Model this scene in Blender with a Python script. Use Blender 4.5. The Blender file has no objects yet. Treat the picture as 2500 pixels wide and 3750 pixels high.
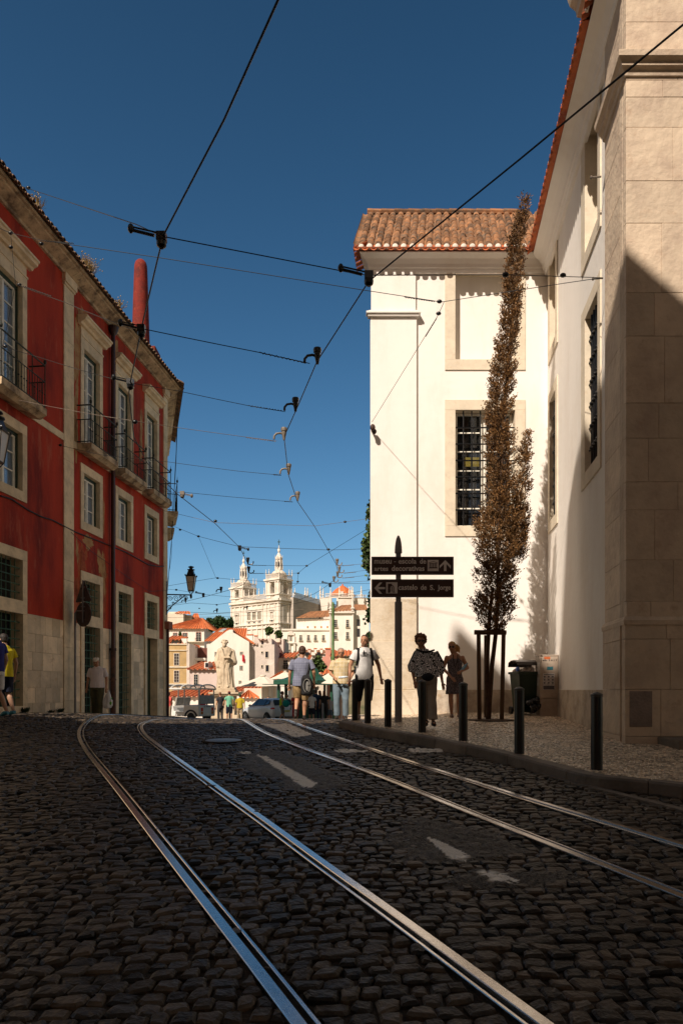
import bpy, bmesh, math, random
import numpy as np
from mathutils import Vector, Matrix, noise as mnoise
R = random.Random(7)
SC = bpy.context.scene
COL = SC.collection
rad = math.radians
# ---------------------------------------------------------------- camera
F = 2600.0; HX = 1250.0; HY = 2526.0          # focal length and horizon in photo pixels (2500 x 3750)
cam = bpy.data.cameras.new('camera'); camo = bpy.data.objects.new('camera', cam); COL.objects.link(camo)
camo.location = (0, 0, 0); camo.rotation_euler = (rad(90), 0, 0)
cam.sensor_fit = 'VERTICAL'; cam.sensor_height = 36.0; cam.sensor_width = 24.0
cam.lens = 36.0 * F / 3750.0; cam.shift_y = (HY - 1875.0) / 3750.0; cam.shift_x = 0
cam.clip_start = 0.05; cam.clip_end = 6000
SC.camera = camo
# ---------------------------------------------------------------- sky, sun, exposure
SUN = Vector((0.60, 1.0, -1.08)).normalized()   # the way the light travels
w = bpy.data.worlds.new('World'); SC.world = w; w.use_nodes = True
nt = w.node_tree
bg = nt.nodes['Background']
sky = nt.nodes.new('ShaderNodeTexSky'); sky.sky_type = 'NISHITA'; sky.sun_disc = False
sky.sun_elevation = math.asin(-SUN.z); sky.sun_rotation = math.atan2(-SUN.x, -SUN.y)
sky.altitude = 100; sky.air_density = 1.0; sky.dust_density = 1.0; sky.ozone_density = 3.6
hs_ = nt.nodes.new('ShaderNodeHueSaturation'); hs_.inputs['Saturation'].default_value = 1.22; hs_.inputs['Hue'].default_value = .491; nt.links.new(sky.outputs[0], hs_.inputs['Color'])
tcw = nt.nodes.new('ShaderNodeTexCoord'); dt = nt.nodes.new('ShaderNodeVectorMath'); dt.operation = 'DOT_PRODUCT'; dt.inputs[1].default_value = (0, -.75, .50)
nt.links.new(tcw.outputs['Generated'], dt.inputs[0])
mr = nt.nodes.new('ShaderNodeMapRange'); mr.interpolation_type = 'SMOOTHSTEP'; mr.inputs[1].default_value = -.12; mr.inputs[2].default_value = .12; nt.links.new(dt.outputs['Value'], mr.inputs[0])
mw = nt.nodes.new('ShaderNodeMix'); mw.data_type = 'RGBA'; mw.blend_type = 'MULTIPLY'; nt.links.new(mr.outputs[0], mw.inputs['Factor']); nt.links.new(hs_.outputs[0], mw.inputs[6]); mw.inputs[7].default_value = (1.45, .85, .50, 1)   # warm tint added to the sky behind and overhead, to warm the shade
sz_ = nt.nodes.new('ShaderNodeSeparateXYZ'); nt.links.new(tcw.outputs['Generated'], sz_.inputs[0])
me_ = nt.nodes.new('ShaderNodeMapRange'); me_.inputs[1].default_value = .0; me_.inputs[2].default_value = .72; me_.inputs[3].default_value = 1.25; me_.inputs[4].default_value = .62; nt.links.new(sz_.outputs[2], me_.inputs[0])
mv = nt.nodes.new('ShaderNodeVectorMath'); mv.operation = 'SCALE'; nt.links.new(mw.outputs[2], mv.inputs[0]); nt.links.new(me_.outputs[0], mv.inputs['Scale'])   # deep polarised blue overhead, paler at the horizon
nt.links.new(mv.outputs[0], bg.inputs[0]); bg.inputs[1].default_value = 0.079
sl = bpy.data.lights.new('sun', 'SUN'); sl.energy = 5.0; sl.angle = rad(0.53); sl.color = (1.0, 0.885, 0.76)
so = bpy.data.objects.new('sun', sl); COL.objects.link(so); so.rotation_euler = SUN.to_track_quat('-Z', 'Y').to_euler()
so.location = (-10, -20, 40)
SC.view_settings.view_transform = 'Standard'; SC.view_settings.look = 'None'
SC.view_settings.exposure = 0.33; SC.view_settings.gamma = 1.0; SC.view_settings.use_curve_mapping = False
SC.render.resolution_x = 682; SC.render.resolution_y = 1024
# ---------------------------------------------------------------- mapping helpers (photo measurements -> metres)
def P(px, py, D): return Vector(((px - HX) / F * D, D, -(py - HY) / F * D))
def X_(px, D): return (px - HX) / F * D
def Z_(py, D): return -(py - HY) / F * D
RH_D = [0, 2.85, 5.2, 8.1, 12, 15.4, 17.5, 20, 24, 28, 36, 47, 60, 75, 90]
RH_H = [1.55, 1.34, 1.19, 1.02, .855, .765, .74, .82, 1.0, 1.20, 1.62, 2.10, 2.75, 4.5, 8.0]
_gd = np.linspace(-4, 95, 1981); _gh = np.interp(_gd, RH_D, RH_H)
_gh[_gd < 0] = 1.55 + (-_gd[_gd < 0]) * 0.075
_k = np.ones(31) / 31; _gh = np.convolve(np.pad(_gh, 15, mode='edge'), _k, 'valid')
def hroad(D): return float(np.interp(D, _gd, _gh))
SH_D = [-2, 4, 7, 8.1, 9.5, 10.6, 12, 13.5, 15.4, 18.8, 22]; SH_H = [1.55, 1.13, .955, .905, .84, .77, .71, .668, .648, .66, .75]
def hside(D): return float(np.interp(D, SH_D, SH_H))
CURB = [(1242, 2640), (1300, 2653), (1370, 2668), (1470, 2684), (1561, 2700), (1680, 2725), (1808, 2751), (1999, 2799), (2151, 2838), (2358, 2859), (2500, 2875)]
def hit(px, py, h=hroad):
    lo, hi = 1.5, 19.2
    k = (py - HY) / F
    for D in np.arange(1.5, 19.3, 0.02):
        if k * D >= h(D): return Vector(((px - HX) / F * D, D, -h(D)))
    return Vector(((px - HX) / F * hi, hi, -h(hi)))
curb_pts = [hit(a, b, hside) for a, b in CURB]
curb_pts = [Vector((p.x, p.y, 0)) for p in curb_pts]
curb_pts.append(curb_pts[-1] + (curb_pts[-1] - curb_pts[-2]) * 1.5); curb_pts.append(curb_pts[-1] + Vector((2.2, -3.0, 0)))
_cy = np.array([p.y for p in curb_pts])[::-1]; _cx = np.array([p.x for p in curb_pts])[::-1]
def curbx(Y):
    if Y > _cy[-1]: return _cx[-1]
    return float(np.interp(Y, _cy, _cx))
def facL(Y): return -10.2 + .12 * Y
def facR(Y): return 3.17 + .121 * Y
def sm(t): t = max(0., min(1., t)); return t * t * (3 - 2 * t)
def ground(X, Y):                              # road height, rising to the pavement on the left
    z = -hroad(Y)
    if 12 < Y < 40:
        off = np.interp(Y, [12, 14, 18, 28, 40], [0, .2, .17, .08, 0])
        z += off * sm((facL(Y) + 3.2 - X) / 2.2)
    return z
def walk(X, Y):                                # right pavement
    return -hside(Y) - .07 * sm((X - curbx(Y)) / 2.5) * sm((17.0 - Y) / 3) + .06 * sm((Y - 16) / 2.5) * sm((X - 1.5) / 2)
# ---------------------------------------------------------------- mesh builder
class MB:
    def __init__(s): s.v = []; s.f = []; s.r = []; s.cr = 0.5
    def add(s, vs, fs):
        n = len(s.v); s.v += [tuple(p) for p in vs]; s.r += [s.cr] * len(vs); s.f += [tuple(i + n for i in f) for f in fs]; return s
    def box(s, x0, x1, y0, y1, z0, z1):
        return s.add([(x0, y0, z0), (x1, y0, z0), (x1, y1, z0), (x0, y1, z0), (x0, y0, z1), (x1, y0, z1), (x1, y1, z1), (x0, y1, z1)],
                     [(0, 3, 2, 1), (4, 5, 6, 7), (0, 1, 5, 4), (1, 2, 6, 5), (2, 3, 7, 6), (3, 0, 4, 7)])
    def obox(s, c, sx, sy, sz, M=None, rz=0):
        m = M or Matrix.Rotation(rz, 3, 'Z'); c = Vector(c)
        vs = [c + m @ Vector((a * sx / 2, b * sy / 2, d * sz / 2)) for d in (-1, 1) for a, b in ((-1, -1), (1, -1), (1, 1), (-1, 1))]
        return s.add(vs, [(0, 3, 2, 1), (4, 5, 6, 7), (0, 1, 5, 4), (1, 2, 6, 5), (2, 3, 7, 6), (3, 0, 4, 7)])
    def ext(s, poly, d0, d1, axis='y'):        # polygon extruded along an axis; poly is (a,b) in the other two
        n = len(poly)
        def mk(a, b, d): return {'y': (a, d, b), 'z': (a, b, d), 'x': (d, a, b)}[axis]
        vs = [mk(a, b, d0) for a, b in poly] + [mk(a, b, d1) for a, b in poly]
        return s.add(vs, [tuple(range(n))[::-1], tuple(range(n, 2 * n))] + [(i, (i + 1) % n, n + (i + 1) % n, n + i) for i in range(n)])
    def tube(s, pts, r, n=6, caps=True, ell=None):
        pts = [Vector(p) for p in pts]; rs = r if isinstance(r, (list, tuple)) else [r] * len(pts)
        vs = []; up = Vector((0, 0, 1))
        t0 = (pts[1] - pts[0]).normalized()
        a = t0.cross(up) if abs(t0.z) < .95 else t0.cross(Vector((1, 0, 0)))
        a.normalize()
        for i, p in enumerate(pts):
            t = (pts[min(i + 1, len(pts) - 1)] - pts[max(i - 1, 0)])
            if t.length < 1e-9: t = t0.copy()
            t.normalize(); a = (a - t * a.dot(t)); a.normalize(); b = t.cross(a)
            for k in range(n):
                an = 2 * math.pi * k / n; vs.append(p + a * math.cos(an) * rs[i] + b * math.sin(an) * rs[i])
        m = len(pts); fs = [(i * n + k, i * n + (k + 1) % n, (i + 1) * n + (k + 1) % n, (i + 1) * n + k) for i in range(m - 1) for k in range(n)]
        if caps: fs += [tuple(range(n))[::-1], tuple(range((m - 1) * n, m * n))]
        return s.add(vs, fs)
    def lathe(s, prof, c=(0, 0, 0), n=16, sq=False, ph=0):
        vs = []; c = Vector(c)
        for r, z in prof:
            for k in range(n):
                an = 2 * math.pi * k / n + ph; vs.append(c + Vector((math.cos(an) * r, math.sin(an) * r, z)))
        m = len(prof); fs = [(i * n + k, i * n + (k + 1) % n, (i + 1) * n + (k + 1) % n, (i + 1) * n + k) for i in range(m - 1) for k in range(n)]
        fs += [tuple(range(n))[::-1], tuple(range((m - 1) * n, m * n))]
        return s.add(vs, fs)
    def ell(s, c, rx, ry, rz, n=12, m=8, M=None):
        c = Vector(c); vs = []
        M = M or Matrix.Identity(3)
        for i in range(1, m):
            th = math.pi * i / m
            for k in range(n):
                an = 2 * math.pi * k / n
                vs.append(c + M @ Vector((rx * math.sin(th) * math.cos(an), ry * math.sin(th) * math.sin(an), rz * math.cos(th))))
        fs = [(i * n + k, (i + 1) * n + k, (i + 1) * n + (k + 1) % n, i * n + (k + 1) % n) for i in range(m - 2) for k in range(n)]
        vs.append(c + M @ Vector((0, 0, rz))); vs.append(c + M @ Vector((0, 0, -rz))); t = len(vs) - 2
        fs += [(t, k, (k + 1) % n) for k in range(n)] + [(t + 1, (m - 2) * n + (k + 1) % n, (m - 2) * n + k) for k in range(n)]
        return s.add(vs, fs)
    def mesh(s, name, mat, smooth=False, recalc=True):
        me = bpy.data.meshes.new(name); me.from_pydata(s.v, [], s.f)
        at = me.attributes.new('rnd', 'FLOAT', 'POINT'); at.data.foreach_set('value', np.array(s.r, dtype=np.float32))
        if recalc and len(s.f) < 60000:
            bm = bmesh.new(); bm.from_mesh(me); bmesh.ops.recalc_face_normals(bm, faces=bm.faces); bm.to_mesh(me); bm.free()
        me.materials.append(mat)
        if smooth: me.polygons.foreach_set('use_smooth', [True] * len(me.polygons))
        me.update(); return me
    def build(s, name, mat, parent=None, smooth=False, bevel=0, recalc=True, angle=None):
        o = bpy.data.objects.new(name, s.mesh(name, mat, smooth, recalc)); COL.objects.link(o)
        if parent is not None: o.parent = parent
        if bevel:
            b = o.modifiers.new('bevel', 'BEVEL'); b.width = bevel; b.segments = 2; b.limit_method = 'ANGLE'; b.angle_limit = rad(35)
        if angle:
            o.data.polygons.foreach_set('use_smooth', [True] * len(o.data.polygons))
            try: o.data.set_sharp_from_angle(angle=rad(angle))
            except Exception: pass
        return o
def tag(o, label, cat, group=None, kind=None):
    if label: o['label'] = label
    if cat: o['category'] = cat
    if group: o['group'] = group
    if kind: o['kind'] = kind
    return o
def thing(name, label, cat, loc=(0, 0, 0), rz=0, group=None):
    o = bpy.data.objects.new(name, None); COL.objects.link(o); o.location = loc; o.rotation_euler = (0, 0, rz)
    o.empty_display_size = .2
    return tag(o, label, cat, group)
def top(mb, name, mat, label, cat, loc=(0, 0, 0), group=None, **k):    # a thing that is one mesh, given in local coordinates
    o = mb.build(name, mat, None, **k); o.location = loc; return tag(o, label, cat, group)
def copy_tree(o, parent=None):
    c = o.copy(); COL.objects.link(c); c.parent = parent
    for ch in [x for x in bpy.data.objects if x.parent == o]: copy_tree(ch, c)
    return c
# ---------------------------------------------------------------- materials
def M(name, c, rough=.8, var=.2, sc=1.5, bump=.15, bsc=25, metal=0, c2=None, rnd=0, spec=.4, streak=0, c3=None, coat=0, bdist=.02):
    m = bpy.data.materials.new(name); m.use_nodes = True; t = m.node_tree; N = t.nodes; L = t.links
    b = N['Principled BSDF']; b.inputs['Roughness'].default_value = rough; b.inputs['Metallic'].default_value = metal
    b.inputs['Specular IOR Level'].default_value = spec; b.inputs['Coat Weight'].default_value = coat
    tc = N.new('ShaderNodeTexCoord')
    c2 = c2 or tuple(x * (1 - var) for x in c)
    hi = tuple(min(1, x * (1 + var * .6)) for x in c)
    n1 = N.new('ShaderNodeTexNoise'); n1.inputs['Scale'].default_value = sc; n1.inputs['Detail'].default_value = 8; n1.inputs['Roughness'].default_value = .65
    if streak:
        mp = N.new('ShaderNodeMapping'); mp.inputs['Scale'].default_value = (1, 1, streak); L.new(tc.outputs['Object'], mp.inputs[0]); L.new(mp.outputs[0], n1.inputs['Vector'])
    else: L.new(tc.outputs['Object'], n1.inputs['Vector'])
    cr = N.new('ShaderNodeValToRGB'); cr.color_ramp.elements[0].position = .36; cr.color_ramp.elements[1].position = .66
    cr.color_ramp.elements[0].color = (*c2, 1); cr.color_ramp.elements[1].color = (*hi, 1)
    e = cr.color_ramp.elements.new(.52); e.color = (*c, 1)
    L.new(n1.outputs[0], cr.inputs[0]); out = cr.outputs[0]
    def mixc(fac, a, bcol, mode='MIX'):
        mx = N.new('ShaderNodeMix'); mx.data_type = 'RGBA'; mx.blend_type = mode
        if isinstance(fac, float): mx.inputs['Factor'].default_value = fac
        else: L.new(fac, mx.inputs['Factor'])
        L.new(a, mx.inputs[6])
        if isinstance(bcol, tuple): mx.inputs[7].default_value = (*bcol, 1)
        else: L.new(bcol, mx.inputs[7])
        return mx.outputs[2]
    if rnd:
        at = N.new('ShaderNodeAttribute'); at.attribute_name = 'rnd'
        r2 = N.new('ShaderNodeValToRGB'); r2.color_ramp.elements[0].color = (1 - rnd, 1 - rnd, 1 - rnd, 1); r2.color_ramp.elements[1].color = (1 + rnd, 1 + rnd * .9, 1 + rnd * .8, 1)
        L.new(at.outputs['Fac'], r2.inputs[0]); out = mixc(1.0, out, r2.outputs[0], 'MULTIPLY')
    if c3:
        n3 = N.new('ShaderNodeTexNoise'); n3.inputs['Scale'].default_value = sc * 3.1; n3.inputs['Detail'].default_value = 10; n3.inputs['Roughness'].default_value = .7
        L.new(mp.outputs[0] if streak else tc.outputs['Object'], n3.inputs['Vector'])
        r3 = N.new('ShaderNodeValToRGB'); r3.color_ramp.elements[0].position = .55; r3.color_ramp.elements[1].position = .72
        L.new(n3.outputs[0], r3.inputs[0]); out = mixc(r3.outputs[0], out, c3)
    L.new(out, b.inputs['Base Color'])
    if bump:
        n2 = N.new('ShaderNodeTexNoise'); n2.inputs['Scale'].default_value = bsc; n2.inputs['Detail'].default_value = 6
        L.new(tc.outputs['Object'], n2.inputs['Vector'])
        bu = N.new('ShaderNodeBump'); bu.inputs['Strength'].default_value = bump; bu.inputs['Distance'].default_value = bdist
        L.new(n2.outputs[0], bu.inputs['Height']); L.new(bu.outputs[0], b.inputs['Normal'])
    return m
def MW(name, c, k=4, axis='X', **kw):           # adds broad vertical run marks
    return M(name, c, streak=.12, **kw)
def glassmat(name, tint=(.75, .8, .85), refl=.9):
    m = bpy.data.materials.new(name); m.use_nodes = True; t = m.node_tree; N = t.nodes; L = t.links
    for n in list(N):
        if n.type != 'OUTPUT_MATERIAL': N.remove(n)
    o = [n for n in N if n.type == 'OUTPUT_MATERIAL'][0]
    tr = N.new('ShaderNodeBsdfTransparent'); tr.inputs[0].default_value = (*tint, 1)
    g = N.new('ShaderNodeBsdfGlossy'); g.inputs['Roughness'].default_value = .03; g.inputs[0].default_value = (refl, refl, refl, 1)
    lw = N.new('ShaderNodeLayerWeight'); lw.inputs[0].default_value = .5; f = N.new('ShaderNodeMapRange'); pw = N.new('ShaderNodeMath'); pw.operation = 'POWER'; pw.inputs[1].default_value = 3.5; L.new(lw.outputs['Facing'], pw.inputs[0]); L.new(pw.outputs[0], f.inputs[0]); f.inputs[3].default_value = .05; f.inputs[4].default_value = .75; x = N.new('ShaderNodeMixShader')
    L.new(f.outputs[0], x.inputs[0]); L.new(tr.outputs[0], x.inputs[1]); L.new(g.outputs[0], x.inputs[2]); L.new(x.outputs[0], o.inputs[0])
    return m
def leafmat(name, c, c2, tr=.25):
    m = M(name, c, rough=.6, c2=c2, sc=2.5, bump=0, rnd=.45)
    return m
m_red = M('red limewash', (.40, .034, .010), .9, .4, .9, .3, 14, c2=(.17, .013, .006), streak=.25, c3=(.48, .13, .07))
m_redchim = M('red chimney render', (.175, .013, .005), .85, .35, 2.6, .4, 18, c2=(.10, .009, .005), c3=(.26, .05, .018))  # the chimney's own deeper red
m_ochre = M('bare ochre plaster', (.42, .24, .10), .9, .3, 3, .4, 20, c2=(.33, .12, .05))
m_orangep = M('faded orange plaster', (.38, .09, .03), .9, .3, 4, .4, 20, c2=(.24, .03, .015))
m_lime = M('weathered limestone', (.74, .585, .385), .85, .22, 2.2, .3, 30, c3=(.56, .42, .27), rnd=.14)
m_limeb = M('limestone blocks', (.73, .58, .40), .85, .3, 1.3, .4, 22, c2=(.58, .46, .32), c3=(.54, .35, .19), rnd=.25)
m_corn = M('stained cornice stone', (.50, .37, .23), .9, .4, 2.5, .4, 20, c2=(.16, .11, .07), c3=(.10, .07, .05))
m_tower = M('pale limestone', (.58, .46, .34), .75, .2, 1.3, .6, 9, c2=(.47, .36, .27), c3=(.46, .33, .23), rnd=.10, bdist=.03)
m_white = M('whitewash', (.80, .755, .70), .85, .05, .9, .25, 5, c2=(.74, .68, .61), streak=.3, bdist=.03)
m_surr = M('window stone', (.66, .57, .44), .8, .12, 3, .2, 30, c3=(.58, .47, .34))
m_plinth = M('rough plinth render', (.50, .42, .33), .95, .3, 2.2, .6, 35, c2=(.33, .26, .2), c3=(.42, .30, .18))
m_pil = M('worn pilaster stone', (.62, .53, .41), .85, .2, 1.6, .4, 18, c2=(.5, .4, .28), c3=(.52, .38, .22))
m_tile = M('terracotta tile', (.40, .105, .035), .85, .35, 3.2, .3, 30, c2=(.25, .06, .03), c3=(.27, .19, .12), rnd=.35)
m_tileold = M('lichened roof tile', (.22, .105, .048), .9, .4, 5.5, .6, 30, c2=(.11, .08, .058), c3=(.25, .20, .14), rnd=.5)
m_tilel = M('grey lichened tile', (.22, .13, .075), .95, .4, 3, .4, 30, c2=(.10, .07, .05), c3=(.30, .24, .17), rnd=.3)
m_mortar = M('white tile mortar', (.7, .64, .56), .9, .2, 4, .3, 30)
m_wood = M('cream painted joinery', (.80, .76, .66), .6, .15, 5, .1, 40)
m_green = M('dark green paint', (.018, .045, .028), .45, .3, 6, .1, 40)
m_gbar = M('green iron bars', (.055, .13, .075), .5, .3, 6, .1, 40)
m_black = M('black iron', (.005, .0055, .007), .32, .3, 6, .1, 60, spec=.5)
m_iron = M('dark railing iron', (.022, .028, .018), .5, .35, 8, .1, 60)
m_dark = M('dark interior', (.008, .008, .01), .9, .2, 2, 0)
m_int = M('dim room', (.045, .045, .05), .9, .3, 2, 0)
m_curt = M('net curtain', (.85, .86, .88), .9, .25, 9, 0, streak=.05)
m_glass = glassmat('window glass')
m_gdark = M('dark window pane', (.02, .022, .03), .08, .3, 3, 0, spec=.6)
m_pipe = M('brown downpipe', (.055, .018, .015), .45, .4, 6, .1, 30, streak=.2)
m_wire = M('cable', (.012, .012, .014), .5, .2, 5, 0)
m_wiret = M('weathered cable', (.19, .15, .12), .5, .3, 5, 0)
m_clamp = M('grey clamp', (.17, .14, .11), .5, .2, 5, 0)
m_steel = M('polished rail steel', (.62, .60, .58), .22, .12, 30, .05, 200, metal=1)
m_groove = M('rail groove', (.012, .010, .009), .9, .3, 6, .2, 50)
m_sett = M('basalt setts', (.052, .040, .029), .5, .35, 7, .9, 34, c2=(.017, .013, .009), rnd=.9, spec=.24, bdist=.012)
m_bed = M('grit between setts', (.030, .020, .013), .95, .4, 6, .5, 60, c2=(.012, .009, .006))
m_calc = M('calcada stones', (.60, .50, .38), .24, .3, 3, .2, 60, rnd=.5, spec=.5)
m_sand = M('joint sand', (.05, .038, .028), .95, .3, 6, .4, 60)
m_curb = M('kerb stone', (.16, .13, .105), .7, .3, 3, .4, 30, rnd=.2)
m_asph = M('worn asphalt', (.072, .060, .047), .65, .4, 26, 1.0, 70, c2=(.028, .023, .018), c3=(.16, .135, .11), bdist=.02)
m_pole = M('grey painted pole', (.19, .175, .175), .5, .15, 4, .08, 40)
m_brown = M('brown sign face', (.034, .010, .007), .4, .15, 3, .02, 40)
m_sgrey = M('sign grey reflective', (.62, .57, .54), .5, .08, 5, 0)
m_bark = M('bark', (.075, .040, .022), .95, .4, 8, .6, 40)
m_stake = M('treated stake wood', (.085, .045, .022), .85, .35, 9, .4, 50, streak=.1)
m_dry = leafmat('dry brown conifer', (.17, .085, .027), (.075, .038, .012))
m_leaf = leafmat('green foliage', (.060, .095, .020), (.025, .05, .010))
m_leafd = leafmat('dark foliage', (.022, .05, .011), (.01, .025, .006))
# ================================================================ GROUND
def gridmesh(name, xs_of_y, ys, zf, mat, label=None):
    mb = MB(); n = None
    rows = []
    for y in ys:
        xs = xs_of_y(y); n = len(xs)
        rows.append([(x, y, zf(x, y)) for x in xs])
    vs = [p for r in rows for p in r]
    fs = [(i * n + j, i * n + j + 1, (i + 1) * n + j + 1, (i + 1) * n + j) for i in range(len(rows) - 1) for j in range(n - 1)]
    mb.add(vs, fs); o = mb.build(name, mat, smooth=True, recalc=False); o['kind'] = 'structure'; return o
# rails first (the setts are laid round them)
RAILS = {
 'll': [(343, 2640.5), (315, 2652), (299, 2668), (296, 2700), (319, 2743), (359, 2795), (422, 2871), (478, 2939), (558, 3042), (647, 3155), (765, 3305), (877, 3447), (1000, 3600), (1122, 3750)],
 'lr': [(550, 2640.5), (520, 2650), (510, 2664), (530, 2696), (574, 2731), (638, 2779), (717, 2835), (797, 2895), (917, 2978), (1036, 3066), (1152, 3155), (1250, 3226), (1489, 3401), (1728, 3583), (1955, 3750)],
 'rl': [(900, 2640.5), (936, 2664), (996, 2696), (1116, 2743), (1250, 2791), (1489, 2883), (1728, 2979), (1967, 3074), (2170, 3153), (2500, 3282)],
 'rr': [(1065, 2643), (1116, 2664), (1250, 2709), (1489, 2790), (1728, 2867), (1967, 2943), (2207, 3014), (2500, 3102)]}
def resample(pts, step):
    out = [pts[0]]; acc = 0
    # catmull-rom dense
    dense = []
    n = len(pts)
    for i in range(n - 1):
        p0 = pts[max(i - 1, 0)]; p1 = pts[i]; p2 = pts[i + 1]; p3 = pts[min(i + 2, n - 1)]
        for k in range(24):
            t = k / 24
            dense.append(.5 * ((2 * p1) + (p2 - p0) * t + (2 * p0 - 5 * p1 + 4 * p2 - p3) * t * t + (3 * p1 - p0 - 3 * p2 + p3) * t ** 3))
    dense.append(pts[-1]); last = dense[0]
    for d in dense[1:]:
        if (d - last).length >= step: out.append(d); last = d
    return out
rail_lines = {}
for k, pp in RAILS.items():
    pts = [hit(a, b) for a, b in pp]
    pts = [Vector((p.x, p.y, 0)) for p in pts]
    d = (pts[0] - pts[1]); d.normalize()
    ext = [pts[0] + d * 1.2 + Vector((0, 1.2, 0)), pts[0] + Vector((1.5, 6, 0)), pts[0] + Vector((4, 15, 0)), pts[0] + Vector((8, 30, 0))] if k[0] == 'l' else [pts[0] + d * 1.5, pts[0] + Vector((-1.2, 6, 0)), pts[0] + Vector((0, 15, 0)), pts[0] + Vector((4, 30, 0))]
    e = pts[-1] - pts[-2]; e.normalize()
    pts = ext[::-1] + pts + [pts[-1] + e * 1.2, pts[-1] + e * 3.0 + Vector((.5, 0, 0))]
    rl = resample(pts, .12)
    for _ in range(30):
        rl = [rl[0]] + [(rl[i - 1] + rl[i] * 2 + rl[i + 1]) / 4 for i in range(1, len(rl) - 1)] + [rl[-1]]
    rail_lines[k] = rl
for k, rl in rail_lines.items():
    prof = [(-.062, -.05), (-.062, .004), (-.058, .008), (-.004, .008), (0.0, .004), (.004, -.032), (.030, -.032), (.034, .002), (.037, .005), (.050, .005), (.053, .001), (.053, -.05)]
    steel = MB(); gr = MB(); vs = []; vg = []
    for i, p in enumerate(rl):
        t = rl[min(i + 1, len(rl) - 1)] - rl[max(i - 1, 0)]; t.normalize(); nrm = Vector((t.y, -t.x, 0))
        if k in ('ll', 'lr'): nrm = nrm
        z = ground(p.x, p.y) + .006
        s_ = 1 if k in ('lr', 'rr') else -1
        for a, b in prof:
            q = p + nrm * (a * s_); vs.append((q.x, q.y, z + b))
        for a in (-.004, .038):
            q = p + nrm * (a * s_); vg.append((q.x, q.y, z - .026))
    n = len(prof)
    steel.add(vs, [(i * n + j, i * n + j + 1, (i + 1) * n + j + 1, (i + 1) * n + j) for i in range(len(rl) - 1) for j in range(n - 1)])
    lab = {'ll': 'grooved steel tram rail, leftmost one, with a reddish left edge', 'lr': 'bright grooved tram rail running through the middle foreground', 'rl': 'grooved tram rail right of the broken white line', 'rr': 'thin tram rail nearest the kerb and bollards'}[k]
    root = thing('tram_rail', lab, 'rail', (rl[len(rl) // 2].x, rl[len(rl) // 2].y, ground(rl[len(rl) // 2].x, rl[len(rl) // 2].y)), 0, 'tram rails set in the street')
    L0 = root.location
    for m_ in (steel,): m_.v = [(a - L0.x, b - L0.y, c - L0.z) for a, b, c in m_.v]
    steel.build('running_rail', m_steel, root, recalc=False, angle=30)
    gr.add([(a - L0.x, b - L0.y, c - L0.z) for a, b, c in vg], [(i * 2, i * 2 + 1, i * 2 + 3, i * 2 + 2) for i in range(len(rl) - 1)])
    gr.build('groove', m_groove, root, recalc=False)
RP = np.array([tuple(rl[i].lerp(rl[i + 1], f / 4)[:2]) for rl in rail_lines.values() for i in range(len(rl) - 1) for f in range(4) if rl[i].y < 24])
def in_poly(x, y, poly):
    c = False; n = len(poly)
    for i in range(n):
        x1, y1 = poly[i]; x2, y2 = poly[(i + 1) % n]
        if (y1 > y) != (y2 > y) and x < (x2 - x1) * (y - y1) / (y2 - y1) + x1: c = not c
    return c
def hp(lst): return [(hit(a, b).x, hit(a, b).y) for a, b in lst]
DASH = [hp(q) for q in ([(940, 2768), (975, 2772), (1160, 2872), (1142, 2888), (1110, 2886)],
        [(1560, 3075), (1600, 3080), (1720, 3140), (1700, 3160), (1650, 3150)],
        [(1750, 3195), (1810, 3192), (1900, 3228), (1870, 3246), (1810, 3232)],
        [(950, 2650), (1060, 2652), (1145, 2690), (1085, 2702)],
        [(1220, 2745), (1300, 2742), (1330, 2752), (1250, 2758)],
        [(870, 2752), (905, 2751), (925, 2757), (890, 2762)],
        [(1230, 2752), (1350, 2749), (1330, 2757)], [(1490, 2740), (1650, 2735), (1660, 2750), (1510, 2757)])]
PATCH = [hp(q) for q in ([(865, 2800), (900, 2762), (1000, 2745), (1120, 2775), (1230, 2830), (1300, 2880), (1180, 2895), (1110, 2905), (1020, 2890), (1000, 2860), (900, 2830)],
        [(1450, 2995), (1530, 2990), (1640, 3010), (1800, 3040), (1930, 3110), (1900, 3140), (1780, 3150), (1700, 3165), (1560, 3165), (1480, 3150), (1430, 3110), (1370, 3090), (1440, 3050)],
        [(1600, 3220), (1680, 3190), (1850, 3195), (2060, 3190), (2140, 3215), (2080, 3240), (1900, 3268), (1760, 3255), (1640, 3255)])]
def push(a, keep=.076):                        # move vertices off the rails
    out = a.copy()
    for i0 in range(0, len(a), 1500):
        s_ = a[i0:i0 + 1500, :2]; d = s_[:, None, :] - RP[None, :, :]; dd = (d ** 2).sum(-1); j = dd.argmin(1); dist = np.sqrt(dd[np.arange(len(s_)), j])
        m = dist < keep
        v = d[np.arange(len(s_)), j][m]; l = dist[m][:, None] + 1e-6
        out[i0:i0 + 1500][m, :2] = RP[j[m]] + v / l * keep
    return out, None
rs = np.random.RandomState(3)
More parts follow.
